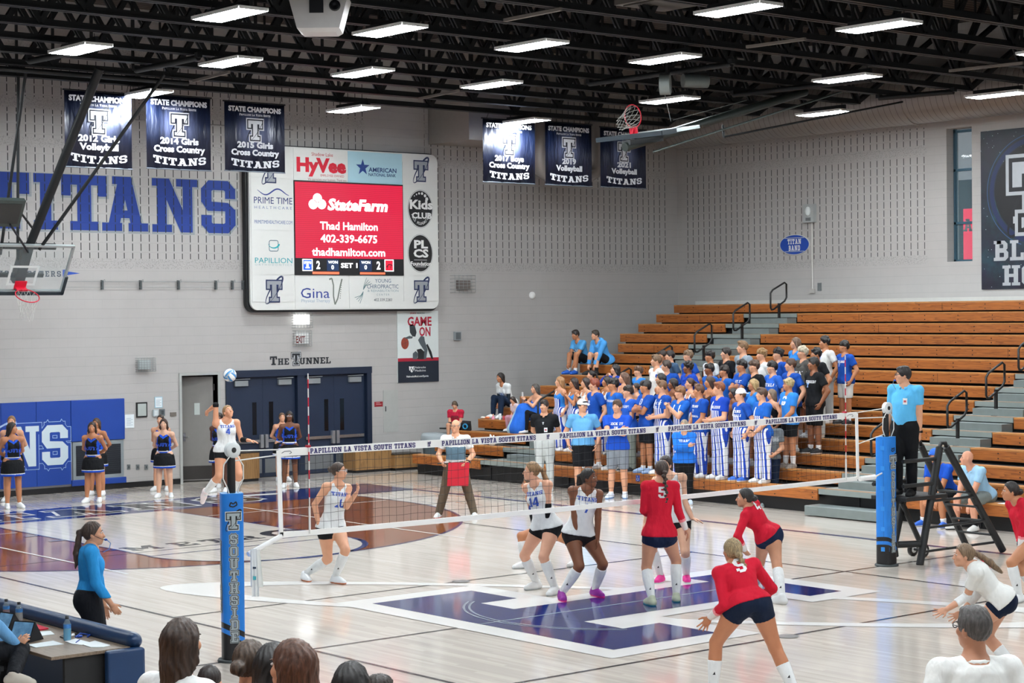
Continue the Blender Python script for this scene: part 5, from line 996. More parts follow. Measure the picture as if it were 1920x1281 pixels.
def bottle(px, py, h, r, liquid, label, cap='1A1C20', grp=None):
    p = tpt(px, py); T = thing('drink_bottle', label, 'bottle', tuple(p), grp); B = tuple(p); l = MB(); l.lathe(p, [(0, 0), (r*.95, 0), (r, .01), (r, h*.5), (r*.96, h*.52)], liquid, 18); l.build('drink', T, B)
    l = MB(); l.lathe(p, [(r*1.02, 0), (r*1.02, h*.55), (r*.9, h*.7), (r*.45, h*.86), (r*.42, h*.9)], glass_mat('B8C8CC', .3), 18); l.build('bottle_shell', T, B); l = MB(); l.lathe(p+[0, 0, h*.87], [(r*.5, 0), (r*.5, h*.12), (0, h*.125)], C(cap, .5), 14); l.build('cap', T, B)
    l = MB(); l.lathe(p, [(r*1.03, h*.5), (r*1.03, h*.66)], C('3E7FC0' if liquid != GREY else 'A8A4A0', .5), 18); l.build('label_band', T, B)
bottle(652, 418, .225, .034, C('1E9CC8', .2), 'bottle of bright blue sports drink on the scorer table'); bottle(186, 245, .2, .034, C('8A8078', .3), 'half empty clear bottle on the scorer table beside the red cloth'); bottle(62, 215, .2, .032, C('7A2A38', .3), 'clear bottle with a dark red label at the far end of the table')
def flat(name, label, cat, pts, m, h=.004, grp=None):
    P = [tpt(*q) for q in pts]; l = MB(); n = len(P); l.raw([p for p in P]+[p+[0, 0, h] for p in P], [tuple(range(n-1, -1, -1)), tuple(range(n, 2*n))]+[(i, (i+1) % n, n+(i+1) % n, n+i) for i in range(n)], m); c = sum(P)/n; return l.build(name, base=tuple(c), label=label, cat=cat, group=grp)
flat('paper_sheet', 'white paper sheet nearest the front table edge by the tablet', 'paper', [(265, 465), (515, 425), (620, 458), (345, 490)], PAP); flat('paper_sheet', 'white paper sheet under the pen by the blue bottle', 'paper', [(630, 430), (735, 405), (870, 440), (790, 465), (700, 455)], PAP); flat('paper_sheet', 'white papers near the padded table corner', 'paper', [(800, 462), (920, 425), (1068, 470), (1000, 488), (880, 488)], PAP, .005); flat('paper_sheet', 'white paper sheet behind the tablet case', 'paper', [(375, 338), (490, 330), (530, 362), (395, 378)], PAP)
flat('red_cloth', 'red cloth lying along the back of the scorer table', 'cloth', [(110, 235), (130, 225), (330, 265), (470, 310), (390, 325), (210, 250)], C('C01836', .8), .012)
flat('mobile_phone', 'dark phone beside the blue drink bottle', 'phone', [(580, 390), (620, 372), (660, 380), (615, 404)], BLK, .012)
p = tpt(740, 380); l = MB()
for i in range(7): a_ = rng.rand(2)-.5; l.ell(p+[a_[0]*.16, a_[1]*.2, .012], (.02, .014, .012), [ROYAL, WHITE, BLK][i % 3])
l.tube([p+[-.05, -.08, .01], p+[.05, .02, .02], p+[.1, -.08, .01], p+[.04, -.14, .01]], .008, ROYAL, 6); l.build('whistle_lanyard', base=tuple(p), label='blue and white whistle lanyard heap by the table edge', cat='lanyard')
a_, c_ = tpt(735, 447), tpt(772, 425); l = MB(); l.tube([a_+[0, 0, .008], c_+[0, 0, .012]], .004, ROYAL, 6); l.build('pen', base=tuple(a_), label='blue pen lying on the paper by the bottle', cat='pen')
def tablet(pts, label):
    P = [tpt(*pts[0]), tpt(*pts[1])]; w_ = P[1]-P[0]; w_[2] = 0; W_2 = np.linalg.norm(w_); s = w_/W_2; T = thing('tablet', label, 'tablet', tuple((P[0]+P[1])/2)); B = tuple((P[0]+P[1])/2); back = np.array([-s[1], s[0], 0]); u = nrm(back*.5+np.array([0, 0, 1.])); nn = np.cross(s, u); c = (P[0]+P[1])/2+u*.095+[0, 0, .004]
    l = MB(); l.obox(c, s*W_2/2, u*.095, nn*.006, BLK); l.build('tablet_body', T, B); m_, t_, b_ = base_mat('tablet_display', .2); vec, _ = t_.coord(); n_ = t_.noise(vec, 16., 2.); t_.put(b_.inputs['Base Color'], (0, 0, 0, 1)); t_.put(b_.inputs['Emission Color'], t_.mix(n_, lin('12304E'), lin('5C87A8'))); b_.inputs['Emission Strength'].default_value = .8
    l = MB(); l.obox(c+nn*.0065, s*(W_2/2-.012), u*.083, nn*.001, m_); l.build('display', T, B)
    l = MB(); k = c+u*.09-nn*.006; l.raw([P[0]-[0, 0, 0], P[1], k+s*W_2/2, k-s*W_2/2, P[0]+back*.2, P[1]+back*.2], [(2, 3, 4, 5), (1, 2, 5), (0, 4, 3)], C('15161A', .7)); l.build('folio_case', T, B); return T
tablet(((85, 425), (290, 440)), 'tablet in a black folio stand being touched on the scorer table'); tablet(((-60, 330), (75, 350)), 'second black tablet stand at the left end of the scorer table')
# small things by the bleachers
p = onz(1862, 988); l = MB(); l.lathe(p, [(0, 0), (.033, 0), (.033, .12), (.014, .17), (.014, .2), (0, .2)], glass_mat('B8A8A0', .5), 14); l.lathe(p, [(.034, .05), (.034, .11)], C('8A3A2E', .5), 14); l.lathe(p+[0, 0, .19], [(.016, 0), (.016, .02), (0, .02)], WHITE, 10); l.build('drink_bottle', base=tuple(p), label='small clear bottle with a red label on the floor against the bleachers', cat='bottle')
p = onx(1890, 945, 14.6); l = MB(); l.obox([14.6, p[1], BZ(0)+.003], [.09, 0, 0], [0, .14, 0], [0, 0, .002], PAP); l.build('paper_sheet', base=(14.6, p[1], BZ(0)), label='white paper lying on the front bench beside the bald man', cat='paper')
# ================================================================ PEOPLE: one smooth body surface from blended limbs
f32 = np.float32
class Cone:
    def __init__(s, a, b, rs, clips=()): s.a = np.asarray(a, float); s.b = np.asarray(b, float); s.rs = np.atleast_1d(np.asarray(rs, float)); s.clips = clips
    def bb(s): r = s.rs.max(); return np.minimum(s.a, s.b)-r, np.maximum(s.a, s.b)+r
    def d(s, P, infl):
        ab = s.b-s.a; L2 = max(ab@ab, 1e-9); q = [P[i]-s.a[i] for i in range(3)]
        t = np.clip((q[0]*ab[0]+q[1]*ab[1]+q[2]*ab[2])/L2, 0, 1)
        r = s.rs[0] if len(s.rs) == 1 else np.interp(t, np.linspace(0, 1, len(s.rs)), s.rs)
        d = np.sqrt(sum((q[i]-t*ab[i])**2 for i in range(3)))-r-infl
        for p, n in s.clips: d = np.maximum(d, sum((P[i]-p[i])*n[i] for i in range(3)))
        return d
class Ell:
    def __init__(s, c, A, rad, clips=()): s.c = np.asarray(c, float); s.A = np.asarray(A, float); s.rad = np.asarray(rad, float); s.clips = clips
    def bb(s): r = np.abs(s.A.T)@s.rad; return s.c-r, s.c+r
    def d(s, P, infl):
        q = [P[i]-s.c[i] for i in range(3)]; l = [sum(q[i]*s.A[k][i] for i in range(3)) for k in range(3)]; R = s.rad+infl
        k0 = np.sqrt(sum((l[k]/R[k])**2 for k in range(3))); k1 = np.sqrt(sum((l[k]/R[k]**2)**2 for k in range(3)))+1e-9
        d = k0*(k0-1)/k1
        for p, n in s.clips: d = np.maximum(d, sum((P[i]-p[i])*n[i] for i in range(3)))
        return d
class Tor:
    """trunk with an elliptical profile along the spine"""
    def __init__(s, o, U, L, Rp, Rs, ts, a, b, c, t0, t1, flat0=False, clips=()):
        s.o = np.asarray(o, float); s.U = U; s.L = L; s.Rp = Rp; s.Rs = Rs; s.ts, s.pa, s.pb, s.pc = map(np.asarray, (ts, a, b, c)); s.t0, s.t1, s.f0 = t0, t1, flat0; s.clips = clips
    def bb(s): r = s.pa.max()+abs(s.pc).max(); p = s.o+s.U*s.L*s.t0; q = s.o+s.U*s.L*s.t1; return np.minimum(p, q)-r, np.maximum(p, q)+r
    def fr(s, t):
        w = np.clip(t, 0, 1); R = s.Rp*(1-w)+s.Rs*w; R = nrm(R-s.U*(R@s.U)); return R, np.cross(s.U, R)
    def d(s, P, infl):
        q = [P[i]-s.o[i] for i in range(3)]; t = sum(q[i]*s.U[i] for i in range(3))/s.L
        Rm, Fm = s.fr(.35); R1, F1 = s.fr(1.); R0, F0 = s.fr(0.); w = np.clip(t, 0, 1)
        if abs(R0@R1) > .999: x = sum(q[i]*Rm[i] for i in range(3)); y = sum(q[i]*Fm[i] for i in range(3))
        else:
            x = sum(q[i]*R0[i] for i in range(3))*(1-w)+sum(q[i]*R1[i] for i in range(3))*w; y = sum(q[i]*F0[i] for i in range(3))*(1-w)+sum(q[i]*F1[i] for i in range(3))*w
        tc = np.clip(t, s.t0, s.t1); a = np.interp(tc, s.ts, s.pa)+infl; b = np.interp(tc, s.ts, s.pb)+infl; y = y-np.interp(tc, s.ts, s.pc)
        k0 = np.sqrt((x/a)**2+(y/b)**2); k1 = np.sqrt((x/a**2)**2+(y/b**2)**2)+1e-9; d = k0*(k0-1)/k1
        hi = (t-s.t1)*s.L; lo = (s.t0-t)*s.L
        d = np.where(hi > 0, np.sqrt(np.maximum(d, 0)**2+hi**2), d)
        d = np.maximum(d, lo) if s.f0 else np.where(lo > 0, np.sqrt(np.maximum(d, 0)**2+lo**2), d)
        for p, n in s.clips: d = np.maximum(d, sum((P[i]-p[i])*n[i] for i in range(3)))
        return d
class Fld:
    def __init__(s, prims, h, pad=.05):
        bb = [p[0].bb() for p in prims]; inf = max([p[2] for p in prims]); lo = np.min([b[0] for b in bb], 0)-pad-inf; hi = np.max([b[1] for b in bb], 0)+pad+inf
        s.h = h; s.o = lo; n = np.ceil((hi-lo)/h).astype(int)+1; s.F = np.full(n, .3, f32)
        s.ax = [(lo[i]+h*np.arange(n[i])).astype(f32) for i in range(3)]
        for p, k, infl in prims: s.add(p, k, infl)
    def sl(s, p, m):
        lo, hi = p.bb(); i0 = np.maximum(0, np.floor((lo-m-s.o)/s.h).astype(int)); i1 = np.minimum(s.F.shape, np.ceil((hi+m-s.o)/s.h).astype(int)+1)
        if (i1 <= i0).any(): return None, None
        S_ = tuple(slice(a, b) for a, b in zip(i0, i1)); return S_, [s.ax[0][S_[0]][:, None, None], s.ax[1][S_[1]][None, :, None], s.ax[2][S_[2]][None, None, :]]
    def add(s, p, k, infl=0.):
        S_, P = s.sl(p, max(k, 0)+infl+2.5*s.h)
        if S_ is None: return
        d = p.d(P, infl).astype(f32); F = s.F[S_]
        if k > 0: hh = np.maximum(k-np.abs(F-d), 0); s.F[S_] = np.minimum(F, d)-hh*hh*(.25/k)
        else: s.F[S_] = np.minimum(F, d)
    def sub(s, p, infl=0.):
        S_, P = s.sl(p, infl+2.5*s.h)
        if S_ is not None: s.F[S_] = np.maximum(s.F[S_], -p.d(P, infl).astype(f32))
    def clip(s, pt, n):
        s.F = np.maximum(s.F, sum((s.ax[i].reshape([-1 if j == i else 1 for j in range(3)])-pt[i])*n[i] for i in range(3)).astype(f32))
    def mesh(s):
        F = s.F; nx, ny, nz = F.shape; neg = F < 0
        cnt = np.zeros((nx-1, ny-1, nz-1), np.int8)
        offs = [(a, b, c) for a in (0, 1) for b in (0, 1) for c in (0, 1)]
        for a, b, c in offs: cnt += neg[a:nx-1+a, b:ny-1+b, c:nz-1+c]
        act = np.argwhere((cnt > 0) & (cnt < 8))
        if not len(act): return np.zeros((0, 3)), np.zeros((0, 4), int)
        val = np.stack([F[act[:, 0]+a, act[:, 1]+b, act[:, 2]+c] for a, b, c in offs], 1); O = np.array(offs, float)
        ps = np.zeros((len(act), 3)); cn = np.zeros(len(act))
        for i in range(8):
            for j in range(i+1, 8):
                if abs(O[i]-O[j]).sum() == 1:
                    mk = (val[:, i] < 0) != (val[:, j] < 0); t = np.where(mk, val[:, i]/np.where(mk, val[:, i]-val[:, j], 1), 0)
                    ps += mk[:, None]*(O[i]+t[:, None]*(O[j]-O[i])); cn += mk
        V = s.o+s.h*(act+ps/cn[:, None])
        idx = np.full((nx-1, ny-1, nz-1), -1, np.int32); idx[act[:, 0], act[:, 1], act[:, 2]] = np.arange(len(act))
        qs = []
        for ax in range(3):
            u, w = (ax+1) % 3, (ax+2) % 3
            A = [slice(None)]*3; B = [slice(None)]*3; A[ax] = slice(0, -1); B[ax] = slice(1, None); A[u] = B[u] = slice(1, -1); A[w] = B[w] = slice(1, -1)
            fa, fb_ = neg[tuple(A)], neg[tuple(B)]; e = np.argwhere(fa != fb_)
            if not len(e): continue
            flip = fa[e[:, 0], e[:, 1], e[:, 2]]; c = e.copy(); c[:, u] += 1; c[:, w] += 1
            def g(du, dw): q = c.copy(); q[:, u] -= du; q[:, w] -= dw; return idx[q[:, 0], q[:, 1], q[:, 2]]
            Q = np.stack([g(1, 1), g(0, 1), g(0, 0), g(1, 0)], 1); Q[~flip] = Q[~flip][:, ::-1]; qs.append(Q)
        Q = np.concatenate(qs); return V, Q[(Q >= 0).all(1)]
class PB(MB):
    """mesh builder that also takes big smooth surfaces"""
    def __init__(s): super().__init__(); s.ch = []
    def surf(s, V, Q, m, fm=None): s.ch.append((V, Q, s.mi(m) if fm is None else fm)); return s
    def make(s, name, base, rot, parent=None, **tags):
        base = np.asarray(base, float); Vs = [np.array(s.v, float).reshape(-1, 3)]; o = len(Vs[0]); vi = [i for f in s.f for i in f]; tot = [len(f) for f in s.f]; mi = list(s.fm); sm = list(s.sm)
        VI, TT, MI, SM = [np.array(vi, np.int32)], [np.array(tot, np.int32)], [np.array(mi, np.int32)], [np.array(sm, bool)]
        for V, Q, k in s.ch:
            Vs.append(V); VI.append((Q+o).ravel().astype(np.int32)); TT.append(np.full(len(Q), 4, np.int32)); MI.append(np.full(len(Q), k, np.int32) if np.isscalar(k) else np.asarray(k, np.int32)); SM.append(np.ones(len(Q), bool)); o += len(V)
        V = np.concatenate(Vs)-base; c, q = math.cos(-rot), math.sin(-rot); V = V@np.array([[c, q, 0], [-q, c, 0], [0, 0, 1]])
        VI, TT, MI, SM = map(np.concatenate, (VI, TT, MI, SM)); me = bpy.data.meshes.new(name)
        me.vertices.add(len(V)); me.vertices.foreach_set('co', V.astype(f32).ravel()); me.loops.add(len(VI)); me.loops.foreach_set('vertex_index', VI)
        me.polygons.add(len(TT)); st = np.concatenate([[0], np.cumsum(TT)[:-1]]).astype(np.int32); me.polygons.foreach_set('loop_start', st); me.polygons.foreach_set('loop_total', TT)
        for m in s.ms: me.materials.append(m)
        me.polygons.foreach_set('material_index', MI); me.polygons.foreach_set('use_smooth', SM); me.update(calc_edges=True); me.validate()
        ob = bpy.data.objects.new(name, me); COL.objects.link(ob)
        if parent is not None: ob.parent = parent
        else: ob.location = base; ob.rotation_euler = (0, 0, rot)
        return tag(ob, **tags)
UP = np.array([0, 0, 1.])
def ik(a, t, l1, l2, pole):
    d = t-a; L = np.linalg.norm(d); dn = d/max(L, 1e-6)
    if L > (l1+l2)*.995:
        k = L/(l1+l2) if L < (l1+l2)*1.12 else 1.12; m = a+dn*l1*min(k, 1.12); return m, a+dn*min(L, (l1+l2)*1.12)
    x = (l1*l1-l2*l2+L*L)/(2*L); h = math.sqrt(max(0, l1*l1-x*x)); p = pole-dn*(pole@dn); return a+dn*x+nrm(p)*h, t
FEM = dict(a=[.035, .086, .100, .090, .076, .083, .090, .068, .034], b=[.04, .062, .070, .060, .054, .061, .056, .044, .033], sh=.100, hip=.054, th=[.060, .055, .043, .034], ca=[.033, .036, .029, .0205], ua=[.027, .026, .022], fa=[.023, .021, .015], nk=.029, hd=.97)
MAL = dict(a=[.035, .082, .095, .092, .087, .098, .106, .083, .038], b=[.038, .060, .068, .063, .061, .068, .064, .050, .036], sh=.114, hip=.052, th=[.057, .053, .042, .035], ca=[.034, .037, .029, .0215], ua=[.031, .030, .025], fa=[.027, .025, .0165], nk=.033, hd=1.)
TS = [-.27, -.13, 0, .2, .38, .6, .8, .93, 1.02]; PC = [-.005, -.008, -.008, .0, .006, .004, -.004, -.012, -.012]
ARMS = {'down': (.15, .02, -.30, 'in'), 'low': (.045, .12, -.29, 'in'), 'clasp': (.028, .135, -.215, 'in'), 'chest': (.03, .12, -.075, 'in'), 'clap': (.022, .17, -.05, 'in'), 'cross': None, 'behind': (.028, -.14, -.245, 'back'), 'flag': (.13, .13, -.25, 'in'), 'hips': (.12, .03, -.24, 'in'), 'phone': (.04, .2, -.02, 'in'), 'lap': (.035, .19, -.23, 'in'), 'knee': (.07, .25, -.22, 'down'), 'face': (.05, .11, .02, 'in'), 'belt': (.06, .12, -.25, 'in')}
def std_pose(base, yaw, H, fem, arms='down', sit=None, lean=0., hy=0., hp=0., feet=.06, tw=0., arms2=None, stride=0.):
    K = FEM if fem else MAL; f = np.array([math.cos(yaw), math.sin(yaw), 0]); r = np.array([f[1], -f[0], 0]); J = {'K': K, 'H': H, 'base': np.asarray(base, float), 'yaw': yaw, 'fem': fem}
    L = lambda x, y, z: J['base']+(r*x+f*y+UP*z)*H
    if sit is None: pel = L(0, -.0, .528); ank = [L(s*feet, (.02 if s > 0 else -.01)+s*stride, .045) for s in (1, -1)]
    else:
        sh, fx, spread = sit; pel = J['base']+UP*(sh+.055*H); ank = [J['base']+f*fx+r*s*spread*H+UP*.045*H for s in (1, -1)]
    U = nrm(UP*math.cos(lean)+f*math.sin(lean)); J['pel'] = pel; J['U'] = U; J['neck'] = pel+U*.30*H
    Rs = nrm(r*math.cos(tw)+f*math.sin(tw)); J['Rp'], J['Rs'] = r, nrm(Rs-U*(Rs@U)); Fs = np.cross(U, J['Rs']); J['Fs'] = Fs; J['Fp'] = f
    J['ank'] = ank; J['knee'] = []; J['hipj'] = []
    for s, a in zip((1, -1), ank):
        h = pel+r*s*K['hip']*H; k, a2 = ik(h, a, .245*H, .24*H, f+r*s*.12+(UP*.6 if sit else 0)); J['hipj'].append(h); J['knee'].append(k)
    J['toe'] = [nrm(f+r*s*.22) for s in (1, -1)]
    J['sho'] = []; J['elb'] = []; J['wri'] = []; J['pal'] = []
    for i, s in enumerate((1, -1)):
        S_ = pel+U*.278*H+J['Rs']*s*K['sh']*H; nm = (arms if i == 0 else (arms2 or arms)); D = lambda x, y, z: pel+U*(.30+z)*H+J['Rs']*x*H+Fs*y*H
        if nm == 'cross': w = D(-s*.06, .125+.014*s, -.135+.012*s); pole = J['Rs']*s*.9-U*.5+Fs*.1; pn = -Fs
        else:
            x, y, z, pl = ARMS[nm]; w = D(s*x, y, z); pole = J['Rs']*s*(.55 if nm != 'behind' else 1.1)-Fs*(.55 if nm != 'behind' else .2)-U*.5; pn = {'in': -J['Rs']*s, 'back': -Fs, 'down': -U}[pl]
        e, w = ik(S_, w, .172*H, .148*H, pole); J['sho'].append(S_); J['elb'].append(e); J['wri'].append(w); J['pal'].append(pn)
    fh = nrm(f*math.cos(hy)-r*math.sin(hy)+0*f); fh = nrm(fh*math.cos(hp)+UP*math.sin(hp)); J['Fh'] = fh; J['head'] = J['neck']+U*.045*H+nrm(U*.6+UP*.4)*.062*H+f*.012*H
    return J
def px_pose(H, fem, yaw, P, hy=None, hp=0., dep=None, air=0., tw=0.):
    """P: photo pixels with a depth offset in metres from the plane through the feet. yaw: 0 faces the camera, 90 faces photo right"""
    K = FEM if fem else MAL; ca = math.atan2(-CF[1], -CF[0]); y = ca+math.radians(yaw); f = np.array([math.cos(y), math.sin(y), 0]); r = np.array([f[1], -f[0], 0])
    J = {'K': K, 'H': H, 'yaw': y, 'fem': fem}; fwd = nrm(np.array([CF[0], CF[1], 0]))
    an = [onz(*P[k], .045*H) for k in ('ar', 'al')] if dep is None else None
    org = (an[0]+an[1])/2 if dep is None else np.asarray(dep, float)
    def at(q, dflt=0.):
        d = q[2] if len(q) > 2 else dflt; v = ray(q[0], q[1]); t = ((org-CAM)@fwd+d)/(v@fwd); return CAM+v*t
    if an is None: an = [at(P[k]) for k in ('ar', 'al')]
    J['base'] = np.array([org[0], org[1], 0. if not air else org[2]-.0]); J['ank'] = an
    pel = at(P['pel']); neck = at(P['neck']); U = nrm(neck-pel); J['pel'] = pel; J['neck'] = neck; J['U'] = U; J['Lt'] = np.linalg.norm(neck-pel)
    J['Rp'] = nrm(r-U*(r@U)*.5); t_ = math.radians(tw); Rs = r*math.cos(t_)+f*math.sin(t_); J['Rs'] = nrm(Rs-U*(Rs@U)); J['Fs'] = np.cross(U, J['Rs']); J['Fp'] = f
    J['hipj'] = [pel+nrm(r)*s*K['hip']*H for s in (1, -1)]; J['knee'] = []; J['toe'] = []
    for h, a, k, s in zip(J['hipj'], an, ('kr', 'kl'), (1, -1)):
        q = at(P[k], ((h-org)@fwd+(a-org)@fwd)/2) if k in P else (h+a)/2; pole = (q-(h+a)/2)*2.5+f*.12; kk, _ = ik(h, a, .245*H, .24*H, pole); J['knee'].append(kk); J['toe'].append(nrm(f+r*s*.2))
    for i, k in enumerate(('tr', 'tl')):
        if k in P: J['toe'][i] = nrm(at(P[k], (an[i]-org)@fwd)-an[i])*1.
    J['sho'] = [pel+(neck-pel)*.93+J['Rs']*s*K['sh']*H for s in (1, -1)]; J['elb'] = []; J['wri'] = []; J['pal'] = []
    for S_, e, w, s in zip(J['sho'], ('er', 'el'), ('wr', 'wl'), (1, -1)):
        ws = at(P[w], (S_-org)@fwd); q = at(P[e], ((S_+ws)/2-org)@fwd) if e in P else S_-UP; pole = (q-(S_+ws)/2)*2.5-J['Fs']*.1; ee, ww = ik(S_, ws, .172*H, .148*H, pole); J['elb'].append(ee); J['wri'].append(ww); J['pal'].append(-J['Rs']*s)
    J['head'] = at(P['head'], (neck-org)@fwd); hyw = y if hy is None else ca+math.radians(hy); fh = np.array([math.cos(hyw), math.sin(hyw), 0]); J['Fh'] = nrm(fh*math.cos(hp)+UP*math.sin(hp)); return J
def trunk(J, t0, t1, flat=False, g=1., clips=(), prof=None):
    K, H = J['K'], J['H']; n = len(TS); gg = np.array([1, 1, 1, 1, 1, .5, .2, .05, 0])*(g-1)+1
    a = np.array(K['a'])*H*(.5+.5*gg); b = np.array(K['b'])*H*gg; pc = np.array(PC)*H+np.array(K['b'])*H*(gg-1)*.55
    return Tor(J['pel'], J['U'], J.get('Lt', .30*H)/1.0, J['Rp'], J['Rs'], TS, a, b, pc, t0, t1, flat, clips)
def on_trunk(T, t, x, front=1, off=.01):
    R, F = T.fr(t); a = np.interp(t, T.ts, T.pa); b = np.interp(t, T.ts, T.pb); c = np.interp(t, T.ts, T.pc); y = b*math.sqrt(max(.02, 1-(x/a)**2))
    return T.o+T.U*T.L*t+R*x+F*(c+front*(y+off))
SHOE0 = ('E6E6E6', 'D8D8D8')
def person(J, skin='C98F6E', hair=('short', '3A2A1E'), top=None, bottom=None, shoes=SHOE0, sock=None, label='', group=None, girth=1., hd=.0165, curl=(.35, .35), hands=None, extra=(), feet=True, spread=0., text=(), sleeveband=None, smile=False, tat=None):
    K, H, fem = J['K'], J['H'], J['fem']; s = H/1.75*K['hd']; near = hd < .014; hh = .0075 if near else .0105; hf = .0062 if near else .0075
    rot = J['yaw']-math.pi/2; base = J['base']; sk = skin_mat(skin); RS, UU, FS = J['Rs'], J['U'], J['Fs']
    Fh = J['Fh']; Rh = nrm(np.cross(Fh, UP if abs(Fh[2]) < .97 else J['Fp'])); Uh = np.cross(Rh, Fh); A = np.array([Rh, Fh, Uh]); hc = J['head']
    hp = lambda x, y, z: hc+(Rh*x+Fh*y+Uh*z)*s
    T = trunk(J, -.22, 1.02, g=girth)
    # ---- body
    pr = [(T, .03, 0.)]; fem_k = .05*H
    if fem:
        for q in (1, -1): pr.append((Ell(on_trunk(T, .66, q*.043*H, 1, -.012*H), [RS, FS, UU], np.array([.034, .03, .036])*H), .03, 0.))
    for i, q in enumerate((1, -1)):
        h, k, a, S_, e, w = J['hipj'][i], J['knee'][i], J['ank'][i], J['sho'][i], J['elb'][i], J['wri'][i]
        pr += [(Cone(h, k, np.array(K['th'])*H*(.6+.4*girth)), .05, 0), (Ell(h-J['Fp']*.02*H+J['Rp']*q*.0, [J['Rp'], J['Fp'], UP], np.array([.05, .056, .06])*H), .05, 0), (Cone(k, a, np.array(K['ca'])*H), .025, 0)]
        ua = np.array(K['ua'])*H*(.7+.3*girth); pr += [(Cone(T.o+UU*T.L*.99, S_, [.03*H, .028*H]), .05, 0), (Ell(S_-UU*.008*H, np.eye(3), np.full(3, ua[0]*1.12)), .04, 0), (Cone(S_, e, ua), .03, 0), (Cone(e, w, np.array(K['fa'])*H), .018, 0)]
        td = J['toe'][i]; fu = nrm(UP-td*(UP@td)) if abs(td[2]) < .9 else J['Fp']
        pr += [(Cone(a, a-fu*.022*H, [.022*H, .02*H]), .015, 0), (Cone(a-fu*.026*H-td*.012*H, a-fu*.03*H+td*.085*H, [.019*H, .014*H]), .015, 0)]
    nb = T.o+UU*T.L*.97; nt = hp(0, -.012, -.06); pr.append((Cone(nb, nt, [K['nk']*H*1.12, K['nk']*H]), .04, 0))
    B = PB(); V, Q = Fld(pr, hd).mesh(); B.surf(V, Q, sk)
    # head on a finer grid, neck shared with the body
    hpz = [(Ell(hp(0, -.012, .022), A, np.array([.0725, .09, .094])*s), .02, 0), (Ell(hp(0, .028, -.04), A, np.array([.056, .062, .068])*s), .03, 0), (Ell(hp(0, .062, -.09), A, np.array([.024, .02, .02])*s), .035, 0),
           (Cone(hp(0, .086, .008), hp(0, .1025, -.028), np.array([.0075, .0135])*s), .014, 0), (Ell(hp(0, .082, -.062), A, np.array([.024, .012, .012])*s), .016, 0), (Cone(nb+(nt-nb)*.35, nt, [K['nk']*H*1.03, K['nk']*H]), .03, 0)]
    for q in (1, -1): hpz += [(Ell(hp(q*.073, -.008, -.012), A, np.array([.011, .02, .03])*s), .01, 0), (Ell(hp(q*.043, .058, -.02), A, np.array([.02, .02, .018])*s), .025, 0)]
    fh = Fld(hpz, hh)
    for q in (1, -1): fh.sub(Ell(hp(q*.031, .095, .012), A, np.array([.016, .011, .009])*s))
    V, Q = fh.mesh(); B.surf(V, Q, sk)
    ew, ir, lip = C('DAD6D0', .3), C('2A1A12', .3), skin_mat('B06A5E' if int(skin[:2], 16) > 150 else '70403A'); br = hair_mat(hair[1]) if hair[0] != 'bald' else C('5A4A3E', .7)
    for q in (1, -1):
        B.ell(hp(q*.031, .078, .012), np.array([.0145, .0095, .0075])*s, ew, A, 8, 5); B.ell(hp(q*.031-.002, .0835, .0115), np.array([.0065, .0055, .007])*s, ir, A, 7, 5); B.ell(hp(q*.032, .083, .032), np.array([.0185, .007, .0042])*s, br, A, 8, 4)
    B.ell(hp(0, .0905, -.058), np.array([.022 if not smile else .027, .006, .0045])*s, lip, A, 10, 4); B.ell(hp(0, .0895, -.066), np.array([.02, .007, .0052])*s, lip, A, 10, 4)
    if smile: B.ell(hp(0, .094, -.062), np.array([.019, .0045, .0042])*s, C('E8E4DC', .3), A, 8, 4)
    # hands
    for i, q in enumerate((1, -1)):
        e, w = J['elb'][i], J['wri'][i]; d = nrm(w-e); n = J['pal'][i]; sp = spread; c = curl[i]
        if hands and hands[i] is not None: d = nrm(hands[i][0]); n = hands[i][1]; c = hands[i][2]; sp = hands[i][3] if len(hands[i]) > 3 else spread
        n = nrm(np.asarray(n, float)-d*(np.asarray(n, float)@d)+1e-6); th = np.cross(d, n)*q; g = H/1.75*(.93 if fem else 1.)
        P_ = lambda x, y, z: w+(d*x+th*y+n*z)*g
        hz = [(Cone(e+(w-e)*.8, w, [K['fa'][2]*H*1.08, K['fa'][2]*H]), .012, 0), (Ell(P_(.05, 0, .0), [d, th, n], np.array([.052, .04, .0155])*g), .014, 0)]
        for k, (ln, off) in enumerate(((.068, .03), (.077, .0105), (.071, -.0095), (.055, -.028))):
            b0 = P_(.085-.006*abs(k-1.2), off, .002); d1 = nrm(d*math.cos(c)+n*math.sin(c)+th*(sp*(1.3-k)*.28)); cc = c*2.3+.08*k; d2 = nrm(d*math.cos(cc)+n*math.sin(cc)+th*(sp*(1.3-k)*.28)); m1 = b0+d1*ln*.55*g; hz += [(Cone(b0, m1, np.array([.0092, .0085])*g), .004, 0), (Cone(m1, m1+d2*ln*.55*g, np.array([.0085, .0068])*g), .003, 0)]
        t0 = P_(.022, .026, .004); d1 = nrm(d*.75+th*(.62+.4*sp)+n*.3); m1 = t0+d1*.042*g; hz += [(Cone(t0, m1, np.array([.0125, .0105])*g), .01, 0), (Cone(m1, m1+nrm(d*.95+th*.2*(1+2*sp)+n*(.2+c*.4))*.036*g, np.array([.0102, .0078])*g), .004, 0)]
        V, Q = Fld(hz, hf, .03).mesh(); B.surf(V, Q, sk)
    O = B.make('person', base, rot, label=label, cat='person', group=group)
